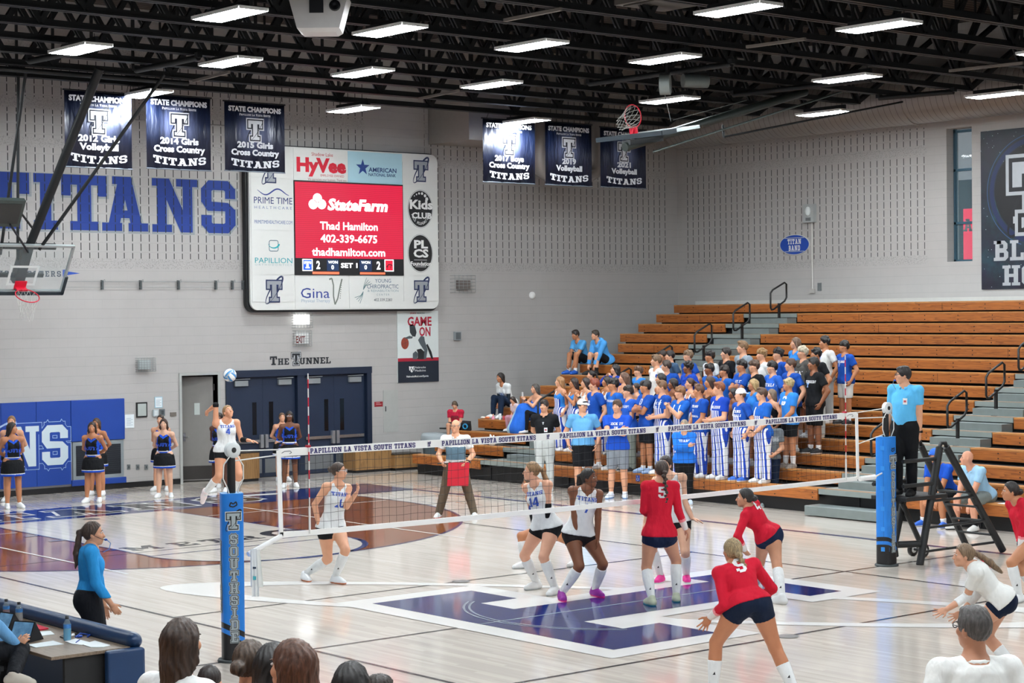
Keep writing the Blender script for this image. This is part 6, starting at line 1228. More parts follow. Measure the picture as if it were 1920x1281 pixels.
    def part(nm, prims, mat, h=None, subs=(), clips=(), draw=None, fmf=None, mats=()):
        f = Fld(prims, h or hd*.92)
        if nm == 'hair':                            # strand grooves that run down from the crown
            q = [f.ax[i].reshape([-1 if j == i else 1 for j in range(3)])-hc[i] for i in range(3)]; X = sum(q[i]*Rh[i] for i in range(3)); Y = sum(q[i]*Fh[i] for i in range(3)); Z = sum(q[i]*Uh[i] for i in range(3)); an = np.arctan2(X, Y+.02)
            f.F += (.0028*s*np.sin(17*an+3*np.sin(Z*31))+.0016*s*np.sin(29*an+Z*20)).astype(f32)
        for p, inf in subs: f.sub(p, inf)
        for p, n in clips: f.clip(p, n)
        V, Q = f.mesh(); b = PB(); b.mi(mat)
        for m_ in mats: b.mi(m_)
        if len(V): b.surf(V, Q, mat, fmf(V[Q].mean(1)) if fmf else None)
        if draw: draw(b)
        return b.make(nm, base, rot, O)
    # ---- hair
    st, hcol = hair[0], hair[1]; hm = hair_mat(hcol); cap = lambda inf, up=0.: (Ell(hp(0, -.016, .026+up), A, np.array([.0735+inf, .091+inf, .094+inf])*s), .01, 0.)
    face = lambda y0=.052, z0=.05: (hp(0, y0, z0), nrm(Fh*.86-Uh*.5)); 
    down = -UP if st in ('long', 'pony', 'braid', 'half') else -Uh
    if st not in ('bald',):
        prm = [cap({'buzz': .005, 'thin': .004}.get(st, .011))]; cl = [face(.058 if st in ('short', 'quiff') else .05, .05)]; sb = []
        if st in ('short', 'buzz', 'curly', 'mop', 'quiff', 'afro', 'thin', 'bowl'):
            sb.append((Ell(hp(0, .02, -.085), A, np.array([.2, .078, .075])*s), 0.)); cl.append((hp(0, 0, -.055), -Uh))
        if st == 'thin': cl = [(hp(0, .0, .03), nrm(Fh*.6+Uh*.9)), (hp(0, 0, -.055), -Uh)]
        rs = np.random.RandomState(int(abs(base[0]*977+base[1]*131)) % 9999)
        if st == 'short': prm += [(Ell(hp(0, .028, .098), A, np.array([.052, .05, .026])*s), .02, 0.), (Ell(hp(.012, .062, .084), A, np.array([.042, .022, .02])*s), .012, 0.), (Ell(hp(0, -.03, .105), A, np.array([.055, .05, .022])*s), .02, 0.)]; cl = [face(.078, .05)]
        if st in ('curly', 'mop', 'quiff', 'afro', 'bowl'):
            k = {'curly': 26, 'mop': 20, 'quiff': 12, 'afro': 30, 'bowl': 16}[st]
            for i in range(k):
                az = rs.uniform(0, 2*math.pi); elv = rs.uniform(.15, 1.45); rr_ = .098 if st != 'afro' else .108; v = np.array([math.cos(az)*math.cos(elv)*.8, math.sin(az)*math.cos(elv), math.sin(elv)])
                if st == 'quiff': v = np.array([rs.uniform(-.5, .5), rs.uniform(.2, .85), rs.uniform(.55, .9)])
                if v[1] > .75 and v[2] < .45: v[2] = .5
                prm.append((Ell(hp(v[0]*rr_, -.012+v[1]*rr_, .026+v[2]*rr_), A, np.full(3, rs.uniform(.02, .03) if st != 'quiff' else .024)*s), .012, 0.))
            cl = [face(.075, .045)]
            if st in ('mop', 'bowl'): 
                for x in (-.045, -.02, .01, .035): prm.append((Cone(hp(x, .06, .1), hp(x*1.15, .088, .045), np.array([.022, .014])*s), .012, 0.)); 
                cl = [face(.1, .03)]; sb = [(Ell(hp(0, .05, -.075), A, np.array([.2, .09, .1])*s), 0.)]
        if st in ('long', 'half', 'bob'):
            LN = {'long': .30, 'half': .2, 'bob': .1}[st]; bk = -J['Fs']*.03
            for q in (1, -1):
                p0 = hp(q*.07, -.01, .03); p1 = p0+down*.12*s+Rh*q*.01*s; p2 = p1+down*LN*s+bk*s*.6+(J['Fs']*.07*s if st == 'long' and q > 0 else 0); prm += [(Cone(p0, p1, np.array([.026, .028])*s), .02, 0.), (Cone(p1, p2, np.array([.03, .03, .018])*s), .02, 0.)]
            p0 = hp(0, -.075, .03); p1 = p0+down*.14*s; prm += [(Cone(p0, p1, np.array([.055, .06])*s), .03, 0.), (Cone(p1, p1+down*LN*.95*s+bk*s, np.array([.062, .055, .03])*s), .03, 0.), (Cone(hp(-.04, -.06, .0), hp(-.05, -.05, 0)+down*(LN+.1)*s, np.array([.045, .04, .02])*s), .03, 0), (Cone(hp(.04, -.06, .0), hp(.05, -.05, 0)+down*(LN+.1)*s, np.array([.045, .04, .02])*s), .03, 0)]
            sb.append((Ell(hp(0, .085, -.05), A, np.array([.064, .08, .12])*s), 0.)); cl = [face(.066, .04)]
        if st in ('pony', 'braid', 'bun', 'lowbun', 'bubble'):
            sb.append((Ell(hp(0, .04, -.085), A, np.array([.2, .085, .075])*s), 0.)); bz = {'pony': .035, 'bun': .03}.get(st, .0)
            q0 = hp(0, -.1, bz); prm.append((Ell(q0, A, np.array([.032, .03, .03])*s), .02, 0.))
            if st in ('bun', 'lowbun'): prm.append((Ell(hp(0, -.125, bz-.005), A, np.array([.045, .042, .042])*s), .008, 0.))
            else:
                off = hair[2] if len(hair) > 2 else (0, -.09, -.34); p1 = q0-Fh*.045*s-UP*.02*s; p2 = q0+(RS*off[0]+nrm(Fh*[1, 1, 0])*off[1]+UP*off[2])*s
                if st == 'pony':
                    pm = p1*.55+p2*.45-Fh*.02*s; prm += [(Cone(q0, p1, np.array([.022, .026])*s), .015, 0.), (Cone(p1, pm, np.array([.028, .036])*s), .015, 0.), (Cone(pm, p2, np.array([.036, .03, .012])*s), .015, 0.)]
                else:
                    nn_ = 11 if st == 'braid' else 7
                    for i in range(nn_):
                        t_ = i/(nn_-1); c_ = p1*(1-t_)+p2*t_; rr_ = (.026-.012*t_) if st == 'braid' else (.03-.014*t_); c_ = c_+RS*(.009*(-1)**i if st == 'braid' else 0)*s
                        prm.append((Ell(c_, A, np.array([rr_*1.1, rr_, rr_])*s*1.05), .004, 0.))
        if st == 'cap' or st == 'capback': sb.append((Ell(hp(0, .03, -.085), A, np.array([.2, .085, .08])*s), 0.)); cl.append((hp(0, 0, -.065), -Uh))
        part('hair', prm, hm, hh, sb, cl)
    if st in ('cap', 'capback'):
        cc = C(hair[2], .7); q = 1 if st == 'cap' else -1; bl = [(Ell(hp(0, -.012, .04), A, np.array([.086, .103, .094])*s), .0, 0.)]
        part('cap', bl+[(Ell(hp(0, q*.105, .035), np.array([Rh, nrm(Fh-Uh*.15*q), nrm(Uh+Fh*.15*q)]), np.array([.07, .075, .009])*s), .006, 0.)], cc, hh*.8, (), [(hp(0, 0, .022), -Uh)])
    # ---- clothing
    sub = lambda v: v if isinstance(v, tuple) else (v,)
    legs = lambda f_, inf, fl=1.: [(Cone(J['hipj'][i], J['knee'][i], (np.array(K['th'])*H*(.6+.4*girth)+inf*np.array([1, 1, fl, fl])), [(J['hipj'][i]+(J['knee'][i]-J['hipj'][i])*f_, nrm(J['knee'][i]-J['hipj'][i]))] if f_ < 1 else ()), .05, 0.) for i in (0, 1)]
    hipe = lambda inf, cl=(): [(Ell(J['hipj'][i]-J['Fp']*.02*H, [J['Rp'], J['Fp'], UP], np.array([.05, .056, .06])*H, cl), .05, inf) for i in (0, 1)]
    hem0 = {'jersey': -.02, 'jerseylong': -.04, 'tank': -.05, 'hoodie': -.12, 'polo': -.04, 'polotuck': .1, 'longtuck': .1, 'tuck': .1, 'crop': .12}.get(top[0], -.12) if top else .2
    if top and len(top) > 2 and top[2] is not None: hem0 = top[2]
    wt = .16 if hem0 >= .02 else hem0+.06
    wc = [(T.o+UU*T.L*wt, UU)]
    if bottom:
        kind, colr = bottom[0], bottom[1]; m_ = colr if not isinstance(colr, str) else cloth(colr)
        if kind in ('shorts', 'spandex'):
            ff = bottom[2] if len(bottom) > 2 else (.82 if kind == 'shorts' else .3); inf = .016 if kind == 'shorts' else .007; lo_ = nrm(J['knee'][0]-J['hipj'][0])
            part(kind if kind == 'shorts' else 'spandex_shorts', [(trunk(J, -.24, .2, g=girth, clips=wc), .03, inf)]+legs(ff, inf, 1.7 if kind == 'shorts' else 1.)+hipe(inf, wc), m_)
        if kind in ('pants', 'overalls'):
            inf = .016 if kind == 'pants' else .026; fl = bottom[2] if len(bottom) > 2 else 1.3; wc2 = [(T.o+UU*T.L*(max(wt, .0)+.02 if kind == 'pants' else .18), UU)]; pp_ = [(trunk(J, -.24, .22, g=girth, clips=wc2), .03, inf*.75)]+legs(1, inf, fl)+hipe(inf*.75, wc2)
            for i in (0, 1): a, k = J['ank'][i], J['knee'][i]; pp_.append((Cone(k, a, np.array(K['ca'])*H+inf*np.array([fl, fl*.9, fl*1.2, fl*1.5]), [(a-nrm(a-k)*(-.012), nrm(a-k))]), .025, 0.))
            part('pants' if kind == 'pants' else 'striped_overalls', pp_, m_)
            if kind == 'overalls':
                up_ = bottom[3] if len(bottom) > 3 else 2
                bp = [(trunk(J, .1, .62, g=girth), .0, .024)]; R_t, F_t = T.fr(.5)
                b_ = part('bib', bp, m_, clips=[(T.o+UU*T.L*.62, UU), (T.o+F_t*.03*H, -F_t), (T.o+R_t*.075*H, R_t), (T.o-R_t*.075*H, -R_t)])
                for q in (1, -1)[:up_]:
                    pt = [on_trunk(T, t_, q*.055*H, 1, .026) for t_ in (.6, .75, .88)]+[T.o+UU*T.L*1.02+T.fr(1)[0]*q*.052*H+UP*.02]+[on_trunk(T, t_, q*.04*H, -1, .026) for t_ in (.85, .6, .3)]
                    l_ = PB(); 
                    for a_, c_ in zip(pt[:-1], pt[1:]): l_.bar(a_, c_, .032, .006, WHITE if up_ == 2 else WHITE, up=np.cross(c_-a_, RS))
                    l_.make('strap', base, rot, O)
        if kind == 'skirt':
            ts_ = [-.56, -.2, .0, .14]; Tk = Tor(J['pel'], UU, T.L, J['Rp'], J['Rs'], ts_, np.array([.142, .134, .122, .09])*H, np.array([.128, .114, .1, .072])*H, np.array([-.004]*4)*H, -.5, .14, True)
            z_ = lambda cen: (cen-T.o)@UU/T.L
            part('skirt', [(Tk, 0, .004), (trunk(J, -.2, .2, g=girth), .03, .009)]+hipe(.009), m_, hd*.8, clips=[(T.o+UU*T.L*.14, UU)], fmf=lambda cen: np.where(z_(cen) < -.43, 1, np.where(z_(cen) < -.39, 2, 0)), mats=(cloth('1C4AB8'), cloth('E4E4E4')))
    if top:
        kind, colr = top[0], top[1]; m_ = colr if not isinstance(colr, str) else cloth(colr); hem = hem0 if kind != 'crop' else .12; inf = {'jersey': .014, 'jerseylong': .012, 'crop': .008, 'tank': .006, 'hoodie': .03, 'tee': .019, 'long': .02, 'polo': .016, 'polotuck': .014}.get(kind, .018)
        if len(top) > 2 and top[2] is not None: hem = top[2]
        Tt = trunk(J, hem, 1.0, True, girth); tp_ = [(Tt, .02, inf)]; tcl = [(T.o+UU*T.L*hem, -UU)]; tsub = []
        if hem < .06: tp_ += legs(.2, inf+.004)+hipe(inf+.006)
        if fem: tp_ += [(Ell(on_trunk(T, .66, q*.043*H, 1, -.012*H), [RS, FS, UU], np.array([.034, .03, .036])*H), .03, inf*.8) for q in (1, -1)]
        slv = {'jersey': 0, 'crop': 0, 'tank': 0, 'long': 2, 'hoodie': 2, 'jerseylong': 2, 'longtuck': 2}.get(kind, .62)
        if slv == 0:
            for i in (0, 1): S_ = J['sho'][i]; q = 1-2*i; tp_.append((Cone(T.o+UU*T.L*.98, S_-RS*q*.012*H, [.03*H, .024*H]), .03, inf*.6)); tsub.append((Ell(S_+RS*q*.012*H-UU*.03*H, [RS, FS, UU], np.array([.03, .05, .062])*H), 0.))
        else:
            for i in (0, 1):
                S_, e, w = J['sho'][i], J['elb'][i], J['wri'][i]; ua = np.array(K['ua'])*H*(.7+.3*girth); tp_ += [(Cone(T.o+UU*T.L*.98, S_, [.03*H, .03*H]), .04, inf*.7), (Ell(S_, np.eye(3), np.full(3, ua[0]*1.14)), .03, inf*.7)]
                if slv < 1: tp_.append((Cone(S_, e, ua+inf*np.array([.8, 1., 1.1]), [(S_+(e-S_)*slv, nrm(e-S_))]), .02, 0.))
                else: ii = inf*.75; tp_ += [(Cone(S_, e, ua+ii), .02, 0.), (Cone(e, w, np.array(K['fa'])*H+ii*np.array([1, 1, .75]), [(w, nrm(w-e))]), .02, 0.)]
        nkr = {'tank': .062, 'crop': .044, 'jersey': .044, 'vneck': .046, 'polo': .036, 'polotuck': .036}.get(kind, .040); nc = T.o+UU*T.L*1.03+FS*(.012 if kind not in ('tank', 'jersey', 'crop') else .03)*H; tsub.append((Ell(nc, [RS, FS, UU], np.array([nkr, nkr*1.05, nkr*(1.0 if kind not in ('tank',) else 1.5)])*H), 0.))
        if kind in ('jersey', 'crop', 'vneck'): tsub.append((Cone(nc, on_trunk(T, .84, 0, 1, .0), [.036*H, .006]), 0.))
        def drw(b):
            for tx in text:
                s_, hgt, tt_, fr_, colx = tx[:5]; ww = tx[5] if len(tx) > 5 else None; a0 = inf+.007+(.012*H if fem and fr_ > 0 and .5 < tt_ < .8 else 0)
                Fm = lambda u, v, o=0.: on_trunk(T, tt_+v/T.L, -u*fr_, fr_, a0+o)
                g_ = slab(s_, hgt, 0, 0, 'c', sx=1. if ww is None else ww); b.shapes(g_, Fm, colx if not isinstance(colx, str) else C(colx, .7))
            if kind in ('polo', 'polotuck') or (len(top) > 3 and top[3] == 'collar'):
                cr_ = .041*H; pts = [T.o+UU*T.L*1.02+(RS*math.cos(a_)*cr_+FS*(math.sin(a_)*cr_*1.05+.004*H))-UU*(.0*H+.018*H*max(0, math.sin(a_))) for a_ in np.linspace(math.pi*.5+.35, math.pi*2.5-.35, 15)]; b.tube(pts, .0115*H, m_, 8)
        fm = None; mts = ()
        if len(top) > 3 and top[3] == 'fade':      # red sleeves that fade to white at the wrist
            mts = (cloth('E88A92'), cloth('E4DEDC'))
            def fm(cen):
                o_ = np.zeros(len(cen), int)
                for i in (0, 1):
                    e, w = J['elb'][i], J['wri'][i]; ab = w-e; t_ = ((cen-e)@ab)/(ab@ab); dd = np.linalg.norm(cen-(e+np.clip(t_, 0, 1)[:, None]*ab), axis=1); nr_ = dd < .06; o_ = np.where(nr_ & (t_ > .42), 1, o_); o_ = np.where(nr_ & (t_ > .55), 2, o_)
                return o_
        if len(top) > 3 and isinstance(top[3], tuple): # chest block of a second colour
            mts = (cloth(top[3][0]),)
            def fm(cen):
                t_ = (cen-T.o)@UU/T.L; lat = np.abs((cen-T.o)@RS); return np.where((t_ > top[3][1]) & (t_ < top[3][2]) & (lat < .105*H), 1, 0)
        if kind == 'crop':
            mts = (cloth('1C4AB8'), cloth('E4E4E4'))
            def fm(cen):
                q_ = cen-T.o; t_ = q_@UU/T.L; x_ = np.abs(q_@RS); fr_ = q_@FS > 0; v_ = t_-.9+1.35*(.075*H-np.minimum(x_, .075*H))/T.L*.0; d_ = np.abs(t_-(.78+ x_/(.4*H)))
                return np.where((t_ < .2), 1, np.where(t_ < .235, 2, np.where(fr_ & (d_ < .05), 1, np.where(fr_ & (d_ < .085) & (d_ >= .06), 0, np.where(x_ > .07*H, 1, 0)))))
        part({'jersey': 'jersey', 'jerseylong': 'jersey', 'crop': 'cheer_top', 'tank': 'tank_top', 'hoodie': 'hoodie', 'long': 'long_sleeve_top', 'longtuck': 'long_sleeve_top', 'polo': 'polo_shirt', 'polotuck': 'polo_shirt'}.get(kind, 't_shirt'), tp_, m_, subs=tsub, clips=tcl, draw=drw, fmf=fm, mats=mts)
        if kind == 'hoodie': part('hood', [(Ell(T.o+UU*T.L*1.0-FS*.045*H, [RS, FS, UU], np.array([.075, .04, .045])*H), 0, 0), (Cone(T.o+UU*T.L*1.0+RS*.05*H, on_trunk(T, .86, .012*H, 1, .03), [.028*H, .018*H]), .02, 0), (Cone(T.o+UU*T.L*1.0-RS*.05*H, on_trunk(T, .86, -.012*H, 1, .03), [.028*H, .018*H]), .02, 0)], m_)
    if sock:
        hgt, colr = sock
        for i in (0, 1):
            a, k = J['ank'][i], J['knee'][i]; c_ = a+(k-a)*hgt; ca_ = np.array(K['ca'])*H
            part('sock', [(Cone(k, a, ca_, [(c_, nrm(k-a))]), .01, .006 if hgt > .4 else .007), (Cone(a, a-UP*.015*H, [.022*H, .02*H]), .01, .006)], cloth(colr), hd*.8, clips=[(c_, nrm(k-a))], draw=(lambda b, i=i: b.shapes([[(-.014, 0), (.014, 0), (.008, .03)], ], lambda u, v, o=0.: J['ank'][i]+(J['knee'][i]-J['ank'][i])*.3+nrm(CAM-J['ank'][i])*(.033*H+.012)+CR*u+UP*v, BLK)) if hgt > .5 and near else None)
    if feet:
        up_, so_ = shoes[0], shoes[1]
        for i in (0, 1):
            a, td = J['ank'][i], J['toe'][i]; fu = nrm(UP-td*(UP@td)) if abs(td[2]) < .9 else J['Fp']; gd = a-fu*.046*H+fu*.001; sd = np.cross(td, fu)
            prm = [(Cone(gd+fu*.024*H-td*.02*H, gd+fu*.02*H+td*.045*H, [.027*H, .027*H]), 0, 0), (Cone(gd+fu*.018*H+td*.03*H, gd+fu*.015*H+td*.093*H, [.028*H, .0235*H]), .03, 0), (Cone(gd+fu*.03*H-td*.006*H, gd+fu*.052*H-td*.004*H, [.027*H, .0255*H]), .02, 0), (Cone(gd+fu*.045*H+td*.01*H, gd+fu*.028*H+td*.07*H, [.022*H, .02*H]), .02, 0)]
            part('shoe', prm, C(up_, .6, var=.05), hd*.7, clips=[(gd, -fu)], fmf=lambda cen: np.where((cen-gd)@fu < .0125*H, 1, 0), mats=(C(so_, .6),))
    for ex in extra:
        if ex[0] == 'glasses':
            b = PB(); m_ = C(ex[1], .3)
            for q in (1, -1): b.tube([hp(q*.033+.021*math.cos(t_), .099, .012+.016*math.sin(t_)) for t_ in np.linspace(0, 2*math.pi, 13)[:-1]], .0028*s, m_, 5, True); b.tube([hp(q*.054, .097, .014), hp(q*.076, .05, .016), hp(q*.079, -.005, .01)], .0028*s, m_, 5)
            b.tube([hp(-.012, .1, .014), hp(.012, .1, .014)], .0028*s, m_, 5); b.make('glasses', base, rot, O)
        elif ex[0] == 'watch':
            i = ex[1]; w, e = J['wri'][i], J['elb'][i]; d = nrm(w-e); b = PB(); c_ = w-d*.02; b.tube([c_-d*.012, c_+d*.012], K['fa'][2]*H+.008, BLK, 12); b.obox(c_-J['pal'][i]*(K['fa'][2]*H+.01), nrm(np.cross(d, J['pal'][i]))*.017, d*.018, nrm(J['pal'][i])*.005, C('1A1C20', .2)); b.make('wristwatch', base, rot, O)
        elif ex[0] == 'sleeve':                    # arm sleeve or wrist band between two fractions of the forearm (negative: above the elbow)
            i, f0, f1, cl_ = ex[1:5]; e, w, S_ = J['elb'][i], J['wri'][i], J['sho'][i]; q = lambda f_: e+(w-e)*f_ if f_ >= 0 else e+(S_-e)*-f_
            pz = [(Cone(e, w, np.array(K['fa'])*H), 0, .007)]+([(Cone(S_, e, np.array(K['ua'])*H), .01, .007)] if f0 < 0 else []); ab = nrm(w-e); cz = [(q(f1), ab)]+([(q(f0), -ab)] if f0 >= 0 else [(q(f0), -nrm(e-S_))]); part('arm_sleeve', pz, cloth(cl_), hd*.7, clips=cz)
        elif ex[0] == 'whistle': b = PB(); b.ell(hp(0, .112, -.066), np.array([.014, .02, .012])*s, C('1A4FB0', .4), A, 8, 6); b.tube([hp(0, .13, -.07), hp(0, .14, -.12), hp(.0, .1, -.19)], .004, C('6A7680', .5), 5); b.make('whistle', base, rot, O)
        elif ex[0] == 'headset': b = PB(); m_ = BLK; b.tube([hp(ex[1]*.08, -.005, .0), hp(ex[1]*.08, .03, -.02), hp(ex[1]*.055, .085, -.05), hp(.0, .115, -.06)], .003, m_, 5); b.ell(hp(0, .118, -.062), np.array([.014, .018, .012])*s, C('1A4FB0', .4), A, 8, 6); b.tube([hp(0, .13, -.066), hp(0, .165, -.1), hp(0, .15, -.16), hp(0, .09, -.19)], .004, C('3E7FC8', .5), 5); b.make('whistle', base, rot, O)
        elif ex[0] == 'phones': b = PB(); b.tube([hp(.088*math.cos(t_), -.01, .03+.1*math.sin(t_)) for t_ in np.linspace(0, math.pi, 13)], .011*s, BLK, 6); [b.ell(hp(q*.09, -.005, -.005), np.array([.02, .036, .042])*s, C('B01828' if q > 0 else '17181B', .4), A, 10, 6) for q in (1, -1)]; b.make('headphones', base, rot, O)
        elif ex[0] == 'shades': b = PB(); b.ell(hp(0, .075, .075), np.array([.07, .018, .016])*s, BLK, A, 12, 6); b.make('sunglasses', base, rot, O)
        elif ex[0] == 'badge': b = PB(); c_ = on_trunk(T, ex[1], ex[2]*H, 1, .03); b.obox(c_, RS*.035, UU*.045, FS*.003, C('D8DCDC', .5)); b.obox(c_+FS*.004, RS*.02, UU*.015, FS*.001, C('B04048', .5)); b.make('badge', base, rot, O)
        elif ex[0] == 'lanyard':
            b = PB(); pts = [[on_trunk(T, t_, q*x_*H, 1, .03) for t_, x_ in ((.98, .035), (.85, .03), (.6, .012), (.42, .0))] for q in (1, -1)]
            for p_ in pts: b.tube(p_, .009, C(ex[1], .7), 5)
            c_ = on_trunk(T, .3, 0, 1, .035); b.obox(c_, RS*.03, UU*.045, FS*.006, BLK); b.obox(c_+FS*.007, RS*.022, UU*.03, FS*.001, C('C8CCCC', .5)); b.make('lanyard', base, rot, O)
        elif ex[0] == 'scrunchie': b = PB(); b.tube([hp(.02*math.cos(t_), -.105, ex[2]+.02*math.sin(t_)) for t_ in np.linspace(0, 2*math.pi, 11)[:-1]], .008*s, C(ex[1], .8), 6, True); b.make('hair_tie', base, rot, O)
        elif ex[0] == 'belt': part('belt', [(trunk(J, .13, .19, True, girth), 0, .022)], C(ex[1], .4), clips=[(T.o+UU*T.L*.19, UU), (T.o+UU*T.L*.13, -UU)])
        elif ex[0] == 'chain': b = PB(); b.tube([T.o+UU*T.L*(1.0-.13*max(0, math.sin(a_)))+RS*math.cos(a_)*.045*H+FS*(math.sin(a_)*.05+.012)*H for a_ in np.linspace(.0, math.pi, 15)], .004, CHROME, 5); b.make('necklace', base, rot, O)
        elif ex[0] == 'number': pass
    return O, T
# ================================================================ WHO IS THERE
F_, T_, B_K, D_ = 'D39E7E', 'B67C58', '855438', '543324'
OV = stripe_mat('E6E6E6', '2144A8', .05, .5); RB, MB_, LB, SB_ = '17489E', '1E5CB2', '3280D0', '56A0D8'
CAMA = math.atan2(-CF[1], -CF[0]); FW2 = nrm(np.array([CF[0], CF[1], 0]))
BXs = lambda r: BX(r)+.13
def crowd(px, py, row, fem, hair, top, bottom, arms, skin, label, text=(), turn=0., look=-15, **k):
    c = onx(px, py, BXs(row)); z = BZ(row)-.002; H = (c[2]-z)/.933; yaw = math.pi-.3+math.radians(turn)
    J = std_pose((c[0]+.02, c[1], z), yaw, H, fem, arms, hy=math.radians(look), feet=.055, arms2=k.pop('arms2', None)); sh = c-J['head']; sh[2] = 0
    J = std_pose(J['base']+sh, yaw, H, fem, k.pop('arms_', arms), hy=math.radians(look), feet=.055, lean=k.pop('lean', 0.)) if 'arms2' not in k else J
    return person(J, skin, hair, top, bottom, k.pop('shoes', SHOE0), k.pop('sock', (.16, 'E6E6E6')), label, 'students standing in the bleachers', text=text, **k)
WT = 'E4E4E4'; LK = [('LOCK IT', .05, .74, 1, WT), ('IN', .05, .6, 1, WT)]
tee = lambda c: ('tee', c)
blk = ('shorts', '17181B'); ov1 = ('overalls', OV, 1.25, 1); ov2 = ('overalls', OV, 1.25, 2); SH = {}
crowd(1049, 716, 1, 1, ('long', '9A7048'), ('tank', LB), ov1, 'down', F_, 'girl with long blonde hair in striped overalls, first of three girls at left')
crowd(1075, 718, 1, 1, ('long', '2A1C16'), ('tank', LB), ov1, 'chest', T_, 'girl with long dark hair clasping her hands at her chest in striped overalls')
crowd(1097, 718, 1, 1, ('long', '2E1E18'), ('tank', WT), ov2, 'chest', F_, 'pale dark haired girl with a wristwatch beside the red haired boy', extra=[('watch', 1)])
crowd(1114, 722, 0, 0, ('short', '7A3218'), tee(RB), ('shorts', '1A3FA0'), 'down', F_, 'red haired boy in a royal blue tee with a white batter print', [('B', .11, .58, 1, 'C8D0E0')])
crowd(1150, 722, 0, 0, ('mop', '1C1412'), tee(MB_), ('pants', '8A8F86'), 'down', T_, 'curly dark haired boy in a blue SOUTHSIDE tee beside the red haired boy', [('SOUTHSIDE', .04, .74, 1, WT)])
crowd(1178, 735, 0, 0, ('mop', '2A1E18'), tee('2458B8'), ('pants', '7E847C'), 'low', F_, 'boy in a blue script tee and grey trousers behind the man with crossed arms', [('IOWA CITY', .045, .74, 1, WT)], shoes=('22262A', 'C8C8C8'))
crowd(1210, 726, 0, 0, ('bowl', '1E1512'), tee(RB), blk, 'cross', T_, 'boy with a dark fringe and folded arms, round print on blue tee', [('O', .12, .72, 1, 'C4CCDC')], shoes=('A8C4E8', '5E8CD0'))
crowd(1240, 726, 0, 0, ('quiff', '6A4A30'), tee(RB), ov2, 'clasp', F_, 'boy in striped overalls over a LOCK IT IN tee, hands clasped', LK)
crowd(1275, 737, 0, 0, ('mop', '7A5230'), tee(MB_), ov2, 'clap', F_, 'sandy haired boy clapping in striped overalls', turn=6)
crowd(1310, 733, 0, 0, ('quiff', '5A3A26'), tee(RB), ('pants', OV, 1.3), 'low', T_, 'brown haired boy in a blue TITANS tee and striped trousers', [('TITANS', .045, .76, 1, WT), ('T', .06, .58, 1, 'A8B8D8'), ('BASEBALL', .035, .42, 1, WT)])
crowd(1348, 729, 0, 0, ('quiff', '7C4526'), tee('1840A8'), ov1, 'clasp', F_, 'smiling red haired boy with clasped hands and one overall strap', [('DOUBLEUP', .05, .68, 1, WT)], smile=True, girth=1.06)
crowd(1388, 741, 0, 0, ('capback', '6A4A2E', 'E6E6E2'), tee(RB), ov1, 'down', F_, 'laughing boy in a backwards white cap and striped overalls', [('TITANS', .05, .72, 1, WT), ('BASEBALL', .045, .58, 1, WT)], smile=True, shoes=('2C64C8', 'E0E0E0'))
crowd(1428, 740, 0, 0, ('quiff', '4A3222'), tee(MB_), ov1, 'low', F_, 'boy with a silver chain in a blue tee behind the grey polo man', extra=[('chain',), ('watch', 0)], smile=True, shoes=('D8D8D8', 'E6E6E6'))
crowd(1478, 722, 1, 0, ('curly', 'A89468'), tee(LB), ('shorts', '121316', .7), 'low', T_, 'curly blond boy in a bright blue tee with a white round seal', [('O', .17, .6, 1, WT), ('T', .07, .6, 1, WT)], sock=(.42, 'E6E6E6'), shoes=('8A8078', 'B8B0A4'))
crowd(1137, 716, 1, 1, ('half', '241812'), ('tank', WT), ov2, 'low', T_, 'girl peeking out between the red haired boy and the curly boy')
crowd(1169, 709, 1, 1, ('long', '5E4232'), ('tank', '8A6A58'), blk, 'chest', F_, 'brown haired girl with hands at her chin behind the curly dark haired boy')
crowd(1153, 693, 2, 1, ('long', '1C1412'), ('long', '1A3C9A'), blk, 'face', F_, 'girl in dark blue holding a hand to her mouth beside the lowest handrail', arms2='down')
crowd(1197, 697, 2, 0, ('bowl', '5A3E2A'), tee(LB), blk, 'down', F_, 'round faced boy with a bowl cut in a light blue tee')
crowd(1192, 728, 1, 1, ('pony', '2A1C16'), ('tank', 'A8745C'), blk, 'down', F_, 'girl in dark sunglasses between two boys in blue tees', extra=[('shades',)][:0]+[('glasses', '101114')], text=())
crowd(1238, 711, 1, 1, ('long', '18110F'), ('tank', '1A1C22'), blk, 'down', T_, 'girl with long black hair behind the LOCK IT IN boy in overalls')
crowd(1261, 720, 1, 1, ('long', '20140F'), ('tank', 'B08468'), blk, 'down', B_K, 'smiling dark haired girl between the clasping boy and the clapping boy', smile=True)
crowd(1230, 677, 2, 0, ('quiff', '6A5038'), tee('E6E2DC'), blk, 'down', F_, 'grinning boy in a plain white tee at the upper left of the students', smile=True)
crowd(1249, 687, 2, 0, ('short', '3A2A20'), tee(RB), blk, 'down', F_, 'boy in a blue tee turned to talk to the boy in the white tee', turn=35, look=-60)
crowd(1242, 668, 3, 0, ('short', '2A1D16'), tee(SB_), blk, 'down', T_, 'boy mostly hidden behind the grinning boy in the white tee', look=20)
crowd(1256, 668, 3, 0, ('short', '1E1613'), tee('3A5068'), blk, 'down', F_, 'dark haired boy in a slate blue tee at the top left of the students')
crowd(1290, 690, 2, 0, ('afro', '1C1310'), ('hoodie', '1C43A8'), blk, 'down', B_K, 'boy with a tall afro in a royal blue hoodie')
crowd(1290, 668, 3, 0, ('bowl', '6E5640'), tee(RB), blk, 'down', F_, 'light brown haired boy directly behind the afro haired boy')
crowd(1293, 720, 1, 1, ('pony', '38241A'), ('tank', RB), ov2, 'down', F_, 'smiling girl in overalls behind the clapping boy', smile=True)
